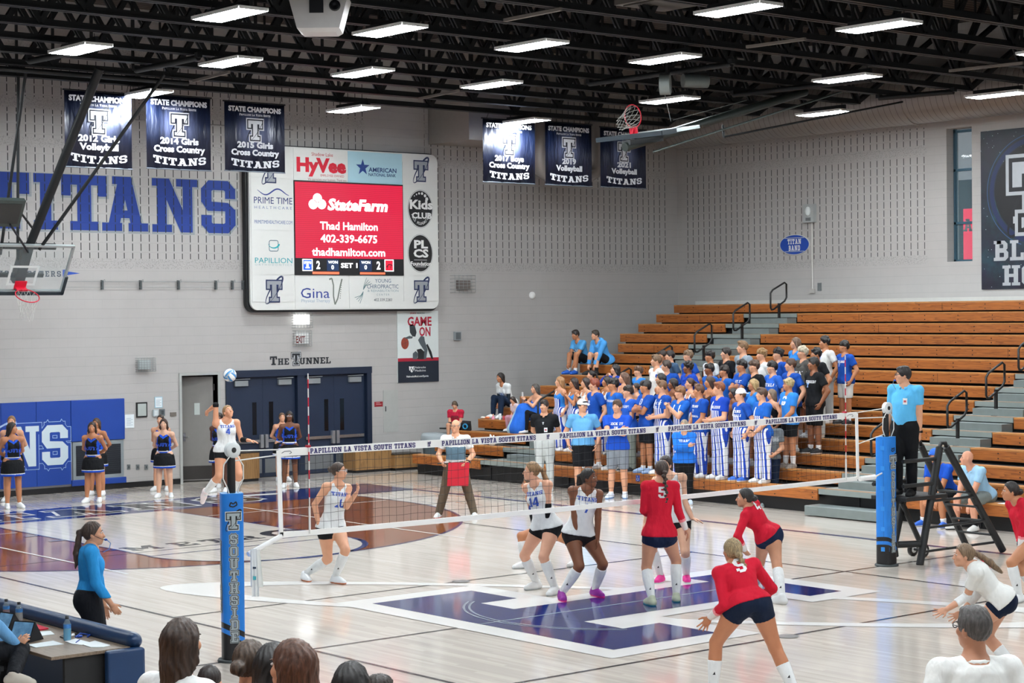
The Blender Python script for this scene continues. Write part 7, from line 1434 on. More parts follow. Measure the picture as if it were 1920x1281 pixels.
crowd(1331, 669, 3, 0, ('mop', '1A1311'), tee('DADCDC'), blk, 'down', T_, 'black haired boy in a white tee beside the boy in the black tee')
crowd(1361, 663, 3, 0, ('short', '241A15'), tee('15161A'), blk, 'down', F_, 'boy in a plain black tee below the grey aisle stairs')
crowd(1392, 652, 3, 0, ('quiff', '7A5C3E'), tee('8C98A2'), blk, 'down', F_, 'tall boy in a heather grey tee')
crowd(1330, 693, 2, 0, ('mop', '1A1311'), tee(MB_), blk, 'down', B_K, 'dark curly haired boy in a blue tee below the white tee boy', [('T', .04, .75, 1, WT)])
crowd(1358, 697, 2, 0, ('mop', '241913'), tee(MB_), blk, 'down', T_, 'shorter boy in a blue tee left of the folded arm LOCK IT boy')
crowd(1391, 687, 2, 0, ('mop', '1A1412'), tee(RB), blk, 'cross', T_, 'broad boy with folded arms in a blue LOCK IT tee below the tall boy', LK, girth=1.1)
crowd(1330, 717, 1, 1, ('long', '3A2418'), ('tank', '3A2A28'), blk, 'down', T_, 'girl in a dark strappy top behind the TITANS tee boy')
crowd(1414, 688, 2, 0, ('mop', '4A3424'), ('long', '131417'), blk, 'down', F_, 'boy in a black long sleeved top with a light blue print', [('BBBB', .1, .6, 1, '5FA4C8')])
crowd(1428, 666, 3, 0, ('mop', '8A6A42'), tee('E2E2DE'), blk, 'down', F_, 'sandy haired boy in a white tee in the upper middle of the students')
crowd(1412, 722, 1, 1, ('long', 'A08458'), ('vneck', LB), blk, 'down', T_, 'girl with long ash blonde hair in a light blue V neck top')
crowd(1448, 690, 2, 0, ('bowl', '14100F'), tee('2C62C0'), blk, 'down', F_, 'black haired boy in a blue BUFFALO tee', [('BUFFALO', .062, .66, 1, WT)])
crowd(1459, 665, 3, 0, ('bowl', '17110F'), tee(RB), blk, 'down', F_, 'boy with a black mullet in a royal blue tee behind the BUFFALO boy', [('TITANS', .04, .7, 1, WT)])
crowd(1491, 644, 4, 1, ('long', '5E4634'), ('vneck', LB), blk, 'down', F_, 'girl with long brown hair at the top of the students')
crowd(1505, 662, 3, 0, ('mop', 'B8AE98'), ('hoodie', '4A4844'), blk, 'down', F_, 'bleached blond boy in a charcoal hoodie', [('OUTLAW', .07, .55, 1, WT)])
crowd(1482, 685, 2, 0, ('short', '4A3020'), tee(RB), blk, 'down', F_, 'boy with a chain and a blue LOCK IT tee behind the curly blond boy', LK[:1], extra=[('chain',)])
crowd(1530, 665, 3, 0, ('curly', '120E0D'), tee('141518'), ('pants', 'C8CCC8', 2.), 'down', T_, 'curly black haired boy in a black tee and baggy white trousers')
crowd(1525, 683, 2, 0, ('short', '17100E'), tee('121316'), ('shorts', '131417', .95), 'down', B_K, 'boy in a black SOUTHSIDE tee and black shorts', [('SOUTHSIDE', .05, .7, 1, WT), ('T', .09, .55, 1, '8FB0E0')], shoes=('1A1B1E', 'D8D8D8'), sock=(.2, 'E0E0E0'))
crowd(1546, 643, 4, 0, ('curly', '1C1512'), tee('DADAD6'), ('pants', 'C4C8C8', 1.8), 'down', T_, 'tall curly haired boy in a white tee at the top right of the students', [('T', .06, .7, 1, LB)])
crowd(1583, 651, 4, 0, ('mop', '17120F'), tee(RB), ('shorts', 'DCDCD8', .85), 'down', T_, 'boy in a blue TITANS tee and white shorts at the far right of the students', [('TITANS', .045, .72, 1, WT), ('T', .06, .58, 1, 'A8B8D8')], sock=(.35, 'E6E6E6'), shoes=('1C1D20', 'E0E0E0'), arms2='belt', extra=[('watch', 0)])
crowd(1446, 740, 1, 1, ('long', '6E5A46'), ('tank', '17181C'), blk, 'down', F_, 'girl with ash brown hair in a black top behind the boy with the chain')
crowd(1374, 738, 1, 1, ('long', '17100E'), ('tank', '6E4A38'), blk, 'down', B_K, 'dark haired girl peeking out left of the backwards white cap')
crowd(1108, 704, 2, 1, ('pony', '1E1613'), ('vneck', RB), blk, 'down', F_, 'dark haired girl half hidden behind the three girls at left')
# ---- people standing on the floor by the bleachers
def floorp(fx, fy, ytop, fem, yaw, hair, top, bottom, arms, skin, label, hy=0., text=(), hd=.0165, feet=.06, group=None, hp=0., lean=0., tw=0., arms2=None, **k):
    b = onz(fx, fy); t = ((b-CAM)@FW2)/(ray(fx, ytop)@FW2); H = (CAM+ray(fx, ytop)*t)[2]/.997; y = CAMA+math.radians(yaw)
    J = std_pose(b, y, H, fem, arms, hy=math.radians(hy), hp=hp, feet=feet, lean=lean, tw=tw, arms2=arms2); return J, person(J, skin, hair, top, bottom, k.pop('shoes', SHOE0), k.pop('sock', None), label, group, text=text, hd=hd, **k)
floorp(1022, 921, 751, 0, -12, ('short', '2A1E18'), ('polotuck', '16171A'), ('pants', 'C2C6C4', 1.), 'behind', F_, 'man in a black polo with a badge and light grey trousers by the bleachers', extra=[('badge', .5, -.03), ('belt', '2A2420')], text=[('T', .045, .7, 1, 'D8DCDC')], hy=-10)
floorp(1094, 927, 750, 0, -5, ('cap', '3A2A20', 'E4E4E0'), ('polo', '64A4D4'), ('shorts', '15161A', .95), 'down', F_, 'stocky man in a white cap and pale blue polo by the bleachers', girth=1.22, hy=45, shoes=('C8C8C8', 'E0E0E0'), extra=[('shades',)])
floorp(1159, 934, 751, 0, -15, ('short', '4A3424'), tee('1C4CB4'), ('shorts', '7E848C', .95), 'cross', F_, 'man in a blue LOCK IT IN tee and grey shorts with crossed arms', text=LK, hy=-15, shoes=('DCE4F0', '6E9CD8'), feet=.07, sock=(.1, 'E6E6E6'))
floorp(1284, 946, 788, 1, -10, ('long', '8A7C68'), ('hoodie', '2470D0'), ('pants', '121316', .8), 'cross', F_, 'woman in a bright blue sweatshirt and black leggings behind the net', shoes=('C8D4E4', 'E0E0E0'), girth=1.1, text=[('TITANS', .045, .72, 1, WT)], hy=-20)
floorp(1443, 950, 778, 0, -8, ('bald', '4A3A30'), ('polo', '6C7276', None, ('A8AEB2', .62, .78)), ('pants', '16233A', 1.), 'belt', F_, 'bald man in a grey striped polo with a blue lanyard', extra=[('lanyard', '3A74C8'), ('belt', '1A1A1C')], girth=1.14, shoes=('8E9A9C', 'D8DCDC'), hy=-25, hp=-.25)
# line judge with the red flag
JL, _ = floorp(856, 971, 788, 0, -5, ('thin', '8E8A84'), ('polotuck', 'DCDCDA', None, ('5E7888', .22, .66)), ('pants', '5E5244', 1.2), 'flag', F_, 'line judge in a white and grey polo holding a red flag across his waist', hy=-25, feet=.18, shoes=('D8E0E0', 'C8472A'), extra=[('glasses', '1A1A1C'), ('watch', 1)], girth=1.08, hd=.0135)
l_, r_ = JL['wri'][1], JL['wri'][0]; FT = thing('line_flag', 'red line judge flag held across the waist', 'flag', tuple((l_+r_)/2)); FBs = tuple((l_+r_)/2); ax = nrm(l_-r_); ct = (l_+r_)/2+JL['Fs']*.05; l = MB(); l.tube([ct-ax*.3-UP*.02, ct+ax*.3], .012, C('2A2A2C', .5), 8); l.tube([ct-ax*.22, ct-ax*.1], .016, WHITE, 8); l.build('flag_pole', FT, FBs)
l = MB(); fr_ = C('C01A30', .8); V = []
for i in range(8):
    for j in range(9): u = -.1+.38*j/8; V.append(ct+ax*(u-.025*i/7)-UP*(.0+.42*i/7)+JL['Fs']*(.03+.012*math.sin(j*1.1+i*.3)))
l.raw(V+[v+JL['Fs']*.004 for v in V], [(i*9+j, i*9+j+1, (i+1)*9+j+1, (i+1)*9+j) for i in range(7) for j in range(8)]+[(72+i*9+j, 72+(i+1)*9+j, 72+(i+1)*9+j+1, 72+i*9+j+1) for i in range(7) for j in range(8)], fr_, True); l.build('flag_cloth', FT, FBs)
# ---- seated spectators
def seated(px, py, row, fem, yaw, hair, top, bottom, arms, skin, label, H=1.75, lean=.5, fx=.42, spread=.08, hy=0., hp=0., drop=None, **k):
    x = BX(row)+.16; y = CAMA+math.radians(yaw); zf = 0. if row == 0 else BZ(row-1)
    if drop: zf = BZ(row)-drop
    sh = BZ(row)-zf; J = std_pose((x, 0, zf), y, H, fem, arms, (sh, fx, spread), lean, math.radians(hy), hp, arms2=k.pop('arms2', None)); c = onx(px, py, J['head'][0]); J2 = std_pose((x, c[1]-J['head'][1], zf), y, H, fem, arms, (sh, fx, spread), lean, math.radians(hy), hp)
    return J2, person(J2, skin, hair, top, bottom, k.pop('shoes', SHOE0), k.pop('sock', (.2, 'E6E6E6')), label, **k)
seated(1079, 643, 8, 0, -55, ('short', '1E1512'), tee(SB_), ('shorts', '14181E', .9), 'knee', T_, 'boy in a light blue tee and blue slides sitting high in the bleachers', H=1.72, shoes=('1C5CC0', '1A4FA8'), lean=.45, text=[('M', .12, .5, 1, WT)], hp=-.15)
seated(1116, 639, 8, 0, -55, ('short', '2A2018'), ('hoodie', '4E9CE0'), ('shorts', '14161A', .8), 'knee', F_, 'boy in a light blue hoodie sitting high in the bleachers', H=1.74, sock=(.25, '17181A'), shoes=('17181A', '17181A'), lean=.5)
seated(938, 722, 4, 1, -50, ('long', '1A1310'), ('tee', 'DCE0E0'), ('pants', '17263C', .9), 'lap', T_, 'dark haired woman in a white raglan top sitting near the wall', H=1.7, lean=.45, text=[('TITANS', .06, .6, 1, '2A5CA0')], extra=[('sleeve', 0, -.6, .8, '1E2A34'), ('sleeve', 1, -.6, .8, '1E2A34')], hp=-.15)
JP, _ = seated(1003, 741, 3, 1, -62, ('bob', '4A4440'), ('tank', '2C6CC8'), ('pants', '15161A', 1.), 'phone', F_, 'woman with a dark grey bob holding up a phone, legs under a blue blanket', H=1.66, lean=.1, extra=[('watch', 1)])
w_ = (JP['wri'][0]+JP['wri'][1])/2+JP['Fs']*.03+UP*.1; l = MB(); l.obox(w_, JP['Rs']*.036, JP['Fs']*.004, UP*.075, C('D0D4D6', .3)); l.build('mobile_phone', base=tuple(w_), label='white phone held up by the woman with the dark grey bob', cat='phone')
bl = PB(); k1, k2, a1, a2 = JP['knee'][0], JP['knee'][1], JP['ank'][0], JP['ank'][1]; pv = JP['pel']
V, Q = Fld([(Cone(pv+UP*.08, (k1+k2)/2+UP*.03, [.2, .17]), .05, 0), (Cone((k1+k2)/2+UP*.03, (a1+a2)/2+UP*.03+JP['Fp']*.12, [.17, .2]), .05, 0), (Cone(k1, a1+JP['Fp']*.15, [.14, .16]), .05, 0)], .016).mesh(); cB = V[Q].mean(1); bl.mi(cloth('2A68CC')); bl.mi(cloth('A4D0E8')); s_ = (cB-pv)@JP['Rp']; bl.surf(V, Q, None, np.where(s_ > .04, 1, 0)); bl.make('blanket', pv-UP*.1, 0, label='blue and pale blue blanket over the legs of the woman with the phone', cat='blanket')
seated(961, 762, 3, 1, -60, ('bob', '2A1C14'), tee('D8C4C8'), ('pants', 'B88A98', 1.), 'lap', F_, 'small child in a pale top between the two seated women', H=1.12, lean=.4, hp=-.4, fx=.25)
seated(853, 778, 2, 0, -20, ('short', '5A4A3A'), tee('B0203A'), ('shorts', '22252A'), 'lap', F_, 'child in a red tee and headphones sitting on the lowest benches by the wall', H=1.3, lean=.25, hp=-.35, extra=[('phones',)], text=[('HUSK', .06, .6, 1, '5A1A22')], fx=.3)
seated(1813, 880, 0, 0, -60, ('bald', '6A5A50'), ('polo', '9CC4E0'), ('shorts', '7E8684', .95), 'knee', 'D2987C', 'bald man in a pale blue polo and grey shorts leaning forward on the front bench', H=1.82, lean=.55, fx=.42, spread=.12, hy=-35, girth=1.22, extra=[('watch', 1)], sock=(.15, '1A1A1C'), shoes=('E0E0DE', '2A2A2C'), hd=.0145)
seated(1753, 886, 0, 0, -50, ('cap', '3A2A20', '1E60C8'), tee('1C50B8'), ('shorts', '17191C', .9), 'knee', T_, 'man in a blue cap and blue tee on the front bench behind the referee stand', H=1.78, lean=.5, fx=.4, spread=.12, hy=-35, hp=-.1, girth=1.1, extra=[('watch', 0)], shoes=('2C64C8', 'D8D8D8'), text=[('O', .14, .5, 1, '101B3A')], hd=.0145)
# ---- players on the court
JW = 'E0E2E2'; WS = ('E4E6E6', 'C2C8CA'); HB = '8A6A48'
def player(J, **k): return person(J, **k)
J = px_pose(1.80, 1, 38, dict(head=(636, 884), neck=(633, 908), pel=(621, 990), er=(599, 946), wr=(597, 982), el=(654, 948, -.12), wl=(668, 925, -.2), kr=(604, 1030), kl=(631, 1029), ar=(571, 1078), al=(628, 1083)), hy=78)
player(J, skin=F_, hair=('bun', '3A2A20'), top=('jersey', JW), bottom=('spandex', '141518'), sock=(.86, 'E0E2E2'), label='player number 10 in white behind the left part of the net, one hand raised', hd=.012, text=[('TITANS', .05, .76, 1, '2448A8'), ('10', .12, .5, 1, '2448A8')], extra=[('glasses', 'B8BCC0')], shoes=('E2E4E6', 'B8663A'), hands=(None, (UP+CR*.5, -CR, .5, .3)))
J = px_pose(1.84, 1, -38, dict(head=(996, 884), neck=(1006, 906), pel=(1025, 988), er=(1000, 955, .2), wr=(1003, 985, .25), el=(1033, 960), wl=(1026, 1002, -.1), kr=(994, 1040), kl=(1038, 1048), ar=(1006, 1093), al=(1040, 1103)), hy=-88)
player(J, skin='D8A488', hair=('pony', HB, (.02, -.12, -.3)), top=('jersey', JW), bottom=('spandex', '121316'), sock=(.86, 'E0E2E2'), label='player number 14 in white with a long ponytail and black elbow sleeve', hd=.012, text=[('TITANS', .05, .76, 1, '2448A8'), ('14', .12, .52, 1, '2448A8')], extra=[('sleeve', 1, -.3, .3, '131417'), ('scrunchie', 'E0E0E0', .035)], shoes=WS)
J = px_pose(1.84, 1, 18, dict(head=(1105, 897), neck=(1099, 917), pel=(1085, 1001), er=(1071, 966), wr=(1081, 1009, -.12), el=(1119, 972), wl=(1120, 1012, -.05), kr=(1068, 1054), kl=(1110, 1051), ar=(1053, 1113), al=(1115, 1106)), hy=62)
player(J, skin='75482F', hair=('pony', '17110F', (-.06, -.06, -.22)), top=('jersey', JW), bottom=('spandex', '141013'), sock=(.86, 'E0E2E2'), label='player number 7 in white with purple and magenta shoes', hd=.012, text=[('TITANS', .05, .76, 1, '2448A8'), ('7', .12, .5, 1, '2448A8')], shoes=('8A1590', 'D81A80'))
J = px_pose(1.66, 1, -60, dict(head=(990, 908), neck=(999, 925), pel=(1032, 995), er=(986, 968), wr=(1005, 1000, -.1), el=(1045, 965, .1), wl=(1035, 1005, .2), kr=(1000, 1025), kl=(1066, 1022), ar=(984, 1056), al=(1082, 1052)), hy=-80)
player(J, skin=T_, hair=('pony', '5A4230'), top=('jersey', '1E3A80'), bottom=('spandex', '141518'), sock=(.8, 'E0E2E2'), label='player in a navy jersey crouching hidden behind number 14', hd=.0135, extra=[('sleeve', 0, -.3, .4, '131417')], shoes=WS)
J = px_pose(1.83, 1, -172, dict(head=(1240, 882), neck=(1238, 905), pel=(1236, 1002), el=(1207, 948, .05), wl=(1218, 968, .25), er=(1266, 950), wr=(1286, 993, .1), kl=(1221, 1057), kr=(1263, 1052), al=(1222, 1124), ar=(1268, 1117)), hy=-170)
player(J, skin='C48F72', hair=('braid', '33241C', (.02, -.1, -.42)), top=('jerseylong', 'C01830', -.03, 'fade'), bottom=('spandex', '101C38', .26), sock=(.9, 'E0E2E2'), label='player in a red long sleeved jersey seen from behind with a long dark braid', hd=.012, text=[('5', .14, .72, -1, WT)], shoes=('B8C0A8', '58B0A8'))
J = px_pose(1.82, 1, -12, dict(head=(1247, 872), neck=(1254, 892), pel=(1266, 977), er=(1218, 942), wr=(1209, 980), el=(1281, 938), wl=(1298, 972, -.12), kr=(1238, 1028), kl=(1284, 1025), ar=(1239, 1081), al=(1287, 1080)), hy=-25)
player(J, skin='D8AC90', hair=('pony', '2A1E1A'), top=('jersey', JW), bottom=('spandex', '141518'), sock=(.86, 'E0E2E2'), label='player in white with pink shoes behind the red player with the braid', hd=.012, text=[('TITANS', .05, .76, 1, '2448A8')], shoes=('E0208C', 'D0DCD8'), hands=(None, (CR*1.+UP*-.3, -UP, .15)))
J = px_pose(1.82, 1, -128, dict(head=(1396, 934), neck=(1404, 953, -.0), pel=(1441, 1003), el=(1391, 1000), wl=(1397, 1032), er=(1420, 1000, .25), wr=(1428, 1046, .25), kl=(1414, 1064), kr=(1452, 1066), al=(1418, 1096), ar=(1466, 1121)), hy=-95)
player(J, skin='C08C6E', hair=('lowbun', '1A1513'), top=('jerseylong', 'C01830', -.02, 'fade'), bottom=('spandex', '10203E', .3), sock=(.88, 'E0E2E2'), label='red player number 4 bent forward with hands on her knees', hd=.012, text=[('4', .13, .78, -1, WT)], shoes=('D8DADA', 'E4E4E4'), extra=[('scrunchie', '3FB0A8', .0)])
J = px_pose(1.84, 1, -168, dict(head=(1373, 1034, .2), neck=(1379, 1062, .15), pel=(1405, 1134), el=(1344, 1124, .1), wl=(1331, 1158, .15), er=(1432, 1095, .3), wr=(1418, 1130, .45), kl=(1357, 1197), kr=(1456, 1211), al=(1337, 1292), ar=(1490, 1296)), hy=-160)
player(J, skin='B67A58', hair=('bubble', '8A7656', (.14, -.06, -.34)), top=('jerseylong', 'C01830', .0, 'fade'), bottom=('spandex', '0E1A30', .34), sock=(.62, 'E0E2E2'), label='red player number 9 in a low stance seen from behind with a bubble ponytail', hd=.012, text=[('9', .15, .74, -1, WT)], shoes=WS, hands=(None, (-UP*.8-CR*.55, CF, .1, .9)))
J = px_pose(1.74, 1, -102, dict(head=(1806, 1042), neck=(1822, 1062), pel=(1880, 1126), el=(1797, 1119, -.1), wl=(1775, 1143, -.1), er=(1822, 1122, .15), wr=(1803, 1149, .1), kl=(1848, 1178, -.05), kr=(1884, 1196, .1), al=(1852, 1254), ar=(1904, 1252)), hy=-90)
player(J, skin='C8967A', hair=('pony', '6E5842', (.02, -.3, -.22)), top=('tee', 'DCDCD8', .0), bottom=('spandex', '0E1A30', .34), sock=(.6, 'E0E2E2'), label='white shirted libero crouching at right with open hands and a long brown ponytail', hd=.012, text=[('1', .14, .7, -1, 'C01830')], extra=[('sleeve', 1, -.15, .55, 'E0E2E2'), ('sleeve', 0, -.15, .55, 'E0E2E2'), ('scrunchie', '17181A', .035)], shoes=WS, hands=((-CR*.9-UP*.5, CF, .12, .9), (-CR*.95-UP*.35, UP*.4-CF*.6, .12, .9)))
J = px_pose(1.80, 1, -70, dict(head=(1894, 922), neck=(1908, 940), pel=(1934, 1008), el=(1914, 984, -.1), wl=(1913, 1028, -.1), er=(1925, 985, .15), wr=(1918, 1032, .1), kl=(1914, 1060), kr=(1940, 1062), al=(1911, 1118), ar=(1946, 1112)), hy=-88)
player(J, skin='B8805E', hair=('lowbun', '1C1512'), top=('jerseylong', 'C01830', -.1, 'fade'), bottom=('spandex', '10203E', .3), sock=(.9, 'E0E2E2'), label='red player leaning forward at the right picture edge', hd=.012, shoes=WS)
dep = CAM+ray(425, 846)*32.
J = px_pose(1.78, 1, 20, dict(head=(428, 773), neck=(424, 789), pel=(425, 845), er=(402, 762, -.05), wr=(390, 771, .12), el=(455, 813), wl=(468, 826, -.12), kr=(408, 891, -.1), kl=(440, 893), ar=(385, 924), al=(440, 925, .1), tr=(380, 945), tl=(441, 945)), hy=35, hp=.45, dep=dep, air=1)
player(J, skin='CC9474', hair=('bun', HB), top=('jersey', JW, -.04), bottom=('spandex', '121316', .34), sock=(.72, 'E0E2E2'), label='serving player in white leaping with one arm drawn back behind the near post', hd=.012, text=[('TITANS', .045, .78, 1, '2448A8'), ('4', .1, .56, 1, '2448A8')], extra=[('sleeve', 0, -.12, .12, '131417'), ('sleeve', 1, .1, .75, '131417')], shoes=('E6D8D8', 'E4C8C8'), hands=(None, (CR*1.+UP*-.15, -UP, .2)))
# ---- officials
J = px_pose(1.86, 0, -42, dict(head=(1693, 704), neck=(1698, 726), pel=(1697, 802), er=(1669, 764), wr=(1665, 806), el=(1729, 778), wl=(1724, 812, -.1), kr=(1686, 861), kl=(1706, 861), ar=(1684, 917), al=(1710, 919)), hy=-88, dep=(10.28, 0, 1.07), air=1)
person(J, F_, ('short', '1A1413'), ('polotuck', '5CB4E4', .06), ('pants', '121316', 1.1), ('121214', '17181A'), None, 'first referee in a light blue polo on the stand with a whistle', hd=.0135, girth=1.12, extra=[('glasses', '17181A'), ('watch', 1), ('whistle',), ('badge', .66, -.045)])
J = px_pose(1.76, 1, 102, dict(head=(176, 1001), neck=(171, 1026), pel=(167, 1124), er=(197, 1090), wr=(209, 1134), el=(180, 1090, .3), wl=(195, 1135, .3), kr=(167, 1205), kl=(172, 1203), ar=(165, 1283), al=(172, 1278)), hy=95)
person(J, F_, ('pony', '3E3028', (.0, -.06, -.5)), ('longtuck', '2E94D8', .1), ('pants', '14161C', 1.), ('141416', '17181A'), None, 'second referee in a blue long sleeved shirt standing by the scorer table', hd=.012, extra=[('headset', 1), ('belt', '2A1E16'), ('scrunchie', 'C8C4BC', .035)])
# ---- cheerleaders
def cheer(fx, fy, yt, yaw, hair, skin, label, hy=0., pom=True, **k):
    J, (O, T) = floorp(fx, fy, yt, 1, yaw, hair, ('crop', '121316'), ('skirt', '121316'), 'behind', skin, label, hy=hy, group='cheerleaders along the end wall', shoes=('E8EAEA', 'DCE0E0'), sock=(.06, 'E8E8E8'), hd=.0145, feet=.075, text=[('SOUTH', .07, .42, 1, '2450C0')], **k)
    if pom:
        c = (J['wri'][0]+J['wri'][1])/2-UP*.12-J['Fs']*.06+J['Rs']*.1; r = np.random.RandomState(int(fx)); l = MB()
        for i in range(70): v = nrm(r.randn(3)); q = c+v*.035; l.tube([q, q+v*.07+[0, 0, -.01], q+v*.12-UP*.04+r.randn(3)*.012], [.006, .006, .003], C('1C4CD0', .35) if i % 4 else C('0E1B40', .4), 4, caps=False)
        l.build('pom_pom', base=tuple(c), label='blue pom pom held behind the back of the '+label[:label.find(' cheer')]+' cheerleader', cat='pom pom', group='blue pom poms')
cheer(25, 953, 793, 30, ('long', '1C1412'), T_, 'leftmost dark haired cheerleader looking toward the right', hy=50); cheer(24, 940, 781, 5, ('pony', '7A5A3C'), F_, 'light haired cheerleader standing behind the leftmost one', pom=False)
cheer(175, 942, 792, -5, ('half', '2A1C16'), T_, 'brown haired cheerleader before the dark grille', hy=8); cheer(183, 929, 785, -15, ('half', '4A3424'), T_, 'half hidden cheerleader behind the one before the dark grille', pom=False)
cheer(309, 933, 786, 0, ('long', '3A281E'), 'DCB094', 'pale long haired cheerleader left of the open door'); cheer(303, 920, 779, -10, ('pony', '2E2018'), F_, 'hidden cheerleader with a blue bow behind the pale one', pom=False)
cheer(413, 923, 775, -15, ('pony', '17110F'), D_, 'dark skinned cheerleader behind the leaping server'); cheer(421, 915, 778, 10, ('pony', '4A3424'), F_, 'second cheerleader hidden behind the leaping server', pom=False)
cheer(544, 914, 772, 8, ('half', '17110F'), '6E452E', 'dark skinned cheerleader with glasses in front of the tunnel doors', extra=[('glasses', 'B8BCC0')]); cheer(530, 902, 775, 20, ('pony', '5A4230'), F_, 'fair cheerleader half hidden in front of the tunnel doors', pom=False)
# ---- near spectators at the bottom edge, seated on the near bleachers
NBX = lambda k: -5.0-.62*k
NBZ = lambda k: .57+.2425*k
NBL = thing('bleachers', 'near side bleachers under the spectators at the bottom edge', 'bleachers', (-5, -9, 0)); l = MB()
for k in range(7): l = MB(); l.box((NBX(k)-.3, -14, NBZ(k)-.03), (NBX(k)+.0, -3.2, NBZ(k)), woodt); l.box((NBX(k)-.02, -14, NBZ(k)-.2), (NBX(k), -3.2, NBZ(k)-.03), wood); l.build('seat_board', NBL, (-5, -9, 0)); l = MB(); l.box((NBX(k)-.66, -14, NBZ(k)-.3), (NBX(k)-.28, -3.2, NBZ(k)-.26), DECKG); l.build('deck', NBL, (-5, -9, 0))
def near(px, py, k, fem, hair, top, label, skin=F_, hy=20., H=None, lean=.1, yaw=15., **kw):
    x = NBX(k)-.14; zf = NBZ(k-1)-.0 if k else 0.; y = math.radians(yaw); z = NBZ(k); c = onx(px, py, x+.06); H = H or (c[2]-z)/.462; H = min(1.8, max(1.2, H))
    J = std_pose((x, 0, zf), y, H, fem, 'lap', (z-zf, .38, .07), lean, math.radians(hy)); c = onx(px, py, J['head'][0]); J = std_pose((x, c[1]-J['head'][1], zf), y, H, fem, 'lap', (z-zf, .38, .07), lean, math.radians(hy))
    return person(J, skin, hair, top, ('pants', '2A3448', 1.), ('D8D8D8', 'C8C8C8'), None, label, 'spectators along the bottom edge', hd=.011, **kw)
WTEE = ('tee', 'F2F2F0')
near(343, 1207, 3, 1, ('half', '3A2A20'), WTEE, 'woman in a white tee with a wavy brown ponytail at the bottom edge', hy=5)
near(394, 1279, 1, 1, ('lowbun', '241A17'), ('tee', '22252C'), 'dark haired head low at the bottom edge right of the wavy ponytail woman')
near(471, 1246, 2, 1, ('lowbun', '4A3A2E'), WTEE, 'woman in white with a low brown knot below the blue post pad', hy=10)
near(512, 1252, 2, 1, ('long', '1A1412'), ('tee', '2A2C34'), 'dark haired person between the low knot woman and the long haired woman', hy=20)
near(546, 1238, 3, 1, ('long', '5A3A2A'), WTEE, 'woman with long straight chestnut hair at the bottom edge', hy=65, yaw=45)
near(660, 1274, 2, 1, ('half', '17110F'), ('tee', '2C2E36'), 'black haired head at the bottom edge left of the short haired one')
near(711, 1282, 1, 0, ('short', '2A201A'), ('tee', '6A6E76'), 'short brown haired head at the bottom edge')
b = onz(1826, 1500); c = CAM+ray(1827, 1180)*11.3; y = CAMA+math.radians(188); H = 1.80
J = std_pose((c[0], c[1], 0), y, H, False, 'down', hy=math.radians(-10)); H *= (c[2])/J['head'][2]; J = std_pose((c[0], c[1], 0), y, H, False, 'down', hy=math.radians(25)); person(J, 'B88468', ('short', '4A4644'), ('polo', 'F0F0EC'), ('pants', '22262C', 1.), ('22262C', '17181A'), None, 'grey haired man in a white polo seen from behind at lower right', hd=.011, girth=1.2, extra=[('glasses', '2A2A2C')])
# scorer at the table
dep = onz(60, 1290, 0); dep = np.array([-4.75, -1.7, .1])
J = px_pose(1.75, 1, 120, dict(head=(-62, 1085), neck=(-55, 1122), pel=(-58, 1228), er=(18, 1238, -.1), wr=(34, 1212, .1), el=(-20, 1200, .2), wl=(10, 1205, .3), kr=(5, 1243, -.1), kl=(10, 1240, .2), ar=(25, 1268, -.25), al=(-10, 1330, .2), tr=(60, 1270, -.25)), hy=110, dep=dep, air=1)
person(J, F_, ('long', '4A3424'), ('long', '6CA4D4'), ('pants', '15171C', 1.), ('C4BCB0', '8A5A38'), None, 'scorer in a light blue shirt at the left edge pointing at a tablet', hd=.012, hands=((UP*.8+CR*.7, -UP*.3+CF, .5), None))
SC_ = MB(); SC_.box(J['pel']-[.22, .22, .14], J['pel']+[.22, .22, -.1], C('22252A', .6))
for a_ in (-.18, .18):
    for b_ in (-.18, .18): SC_.bar((J['pel'][0]+a_, J['pel'][1]+b_, 0), (J['pel'][0]+a_, J['pel'][1]+b_, J['pel'][2]-.13), .03, .03, BLK)
SC_.build('folding_chair', base=(J['pel'][0], J['pel'][1], 0), label='black chair under the scorer at the left edge', cat='chair')
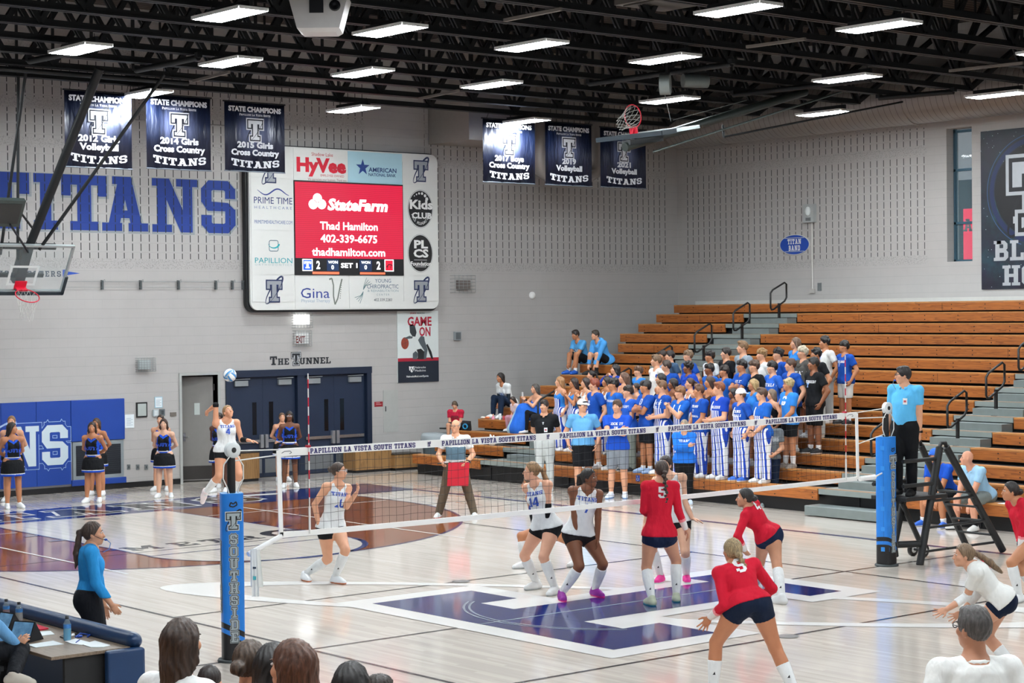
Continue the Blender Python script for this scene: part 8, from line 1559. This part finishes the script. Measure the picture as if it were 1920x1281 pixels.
# ---- small things on the benches
def onb(px, py, r): return onx(px, py, BX(r)+.1)
p = onb(877, 795, 2); l = MB(); l.obox([BX(2)+.06, p[1], BZ(2)+.1], [.02, .0, .03], [0, .16, 0], [-.01, 0, .1], C('16181C', .5)); l.tube([np.array([BX(2)+.02, p[1], BZ(2)+.1])+[0, .08*math.cos(t_), .055*math.sin(t_)] for t_ in np.linspace(0, 2*math.pi, 19)[:-1]], .016, C('2A9AD0', .5), 6, True); l.build('tablet_case', base=(BX(2)+.06, p[1], BZ(2)), label='black childproof tablet case with a blue ring beside the headphone child', cat='tablet')
p = onb(835, 798, 2); l = MB(); l.box((BX(2)+.03, p[1]-.14, BZ(2)), (BX(2)+.2, p[1]+.14, BZ(2)+.03), C('17181B', .5)); l.build('laptop', base=(BX(2)+.1, p[1], BZ(2)), label='dark tablet lying flat left of the headphone child', cat='laptop')
for i, (px, nm, cl_, hh) in enumerate(((907, 'snack_bag', 'D8D4CC', .06), (915, 'snack_bag', 'D87A4A', .05), (926, 'toy_doll', 'D88AA0', .13), (939, 'tumbler', 'C8CCCE', .14), (946, 'drink_cup', 'B02A34', .09))):
    p = onb(px, 783, 3); l = MB(); c_ = (BX(3)+.08, p[1], BZ(3)); 
    if nm == 'snack_bag': l.ell(np.array(c_)+[0, 0, .03], (.05, .08, .03), C(cl_, .5))
    elif nm == 'toy_doll': l.lathe(c_, [(.045, 0), (.03, .06), (.02, .08)], C(cl_, .6), 10); l.ell(np.array(c_)+[0, 0, .1], (.022, .022, .025), C('E0B090', .6))
    else: l.lathe(c_, [(.03, 0), (.036, hh), (.02, hh+.005), (0, hh+.005)], C(cl_, .3), 14)
    l.build(nm, base=c_, label=['white snack bag on the bench below the dark haired woman', 'orange snack bag on the bench below the dark haired woman', 'pink toy doll standing on the bench between snack bag and tumbler', 'silver tumbler on the bench below the seated child', 'red cup on the bench beside the silver tumbler'][i], cat=nm.split('_')[-1])
p = onb(923, 832, 1); V, Q = Fld([(Ell((BX(1)+.1, p[1], BZ(1)+.09), np.eye(3), (.07, .1, .1)), .02, 0), (Cone((BX(1)+.1, p[1]+.03, BZ(1)+.15), (BX(1)+.1, p[1]+.07, BZ(1)+.25), [.05, .015]), .03, 0), (Cone((BX(1)+.1, p[1]-.03, BZ(1)+.15), (BX(1)+.1, p[1]-.06, BZ(1)+.24), [.05, .012]), .03, 0)], .012).mesh(); l = PB(); l.surf(V, Q, C('DADCDA', .5)); l.make('plastic_bag', (BX(1)+.1, p[1], BZ(1)), 0, label='white plastic bag on the low bench behind the line judge', cat='bag')
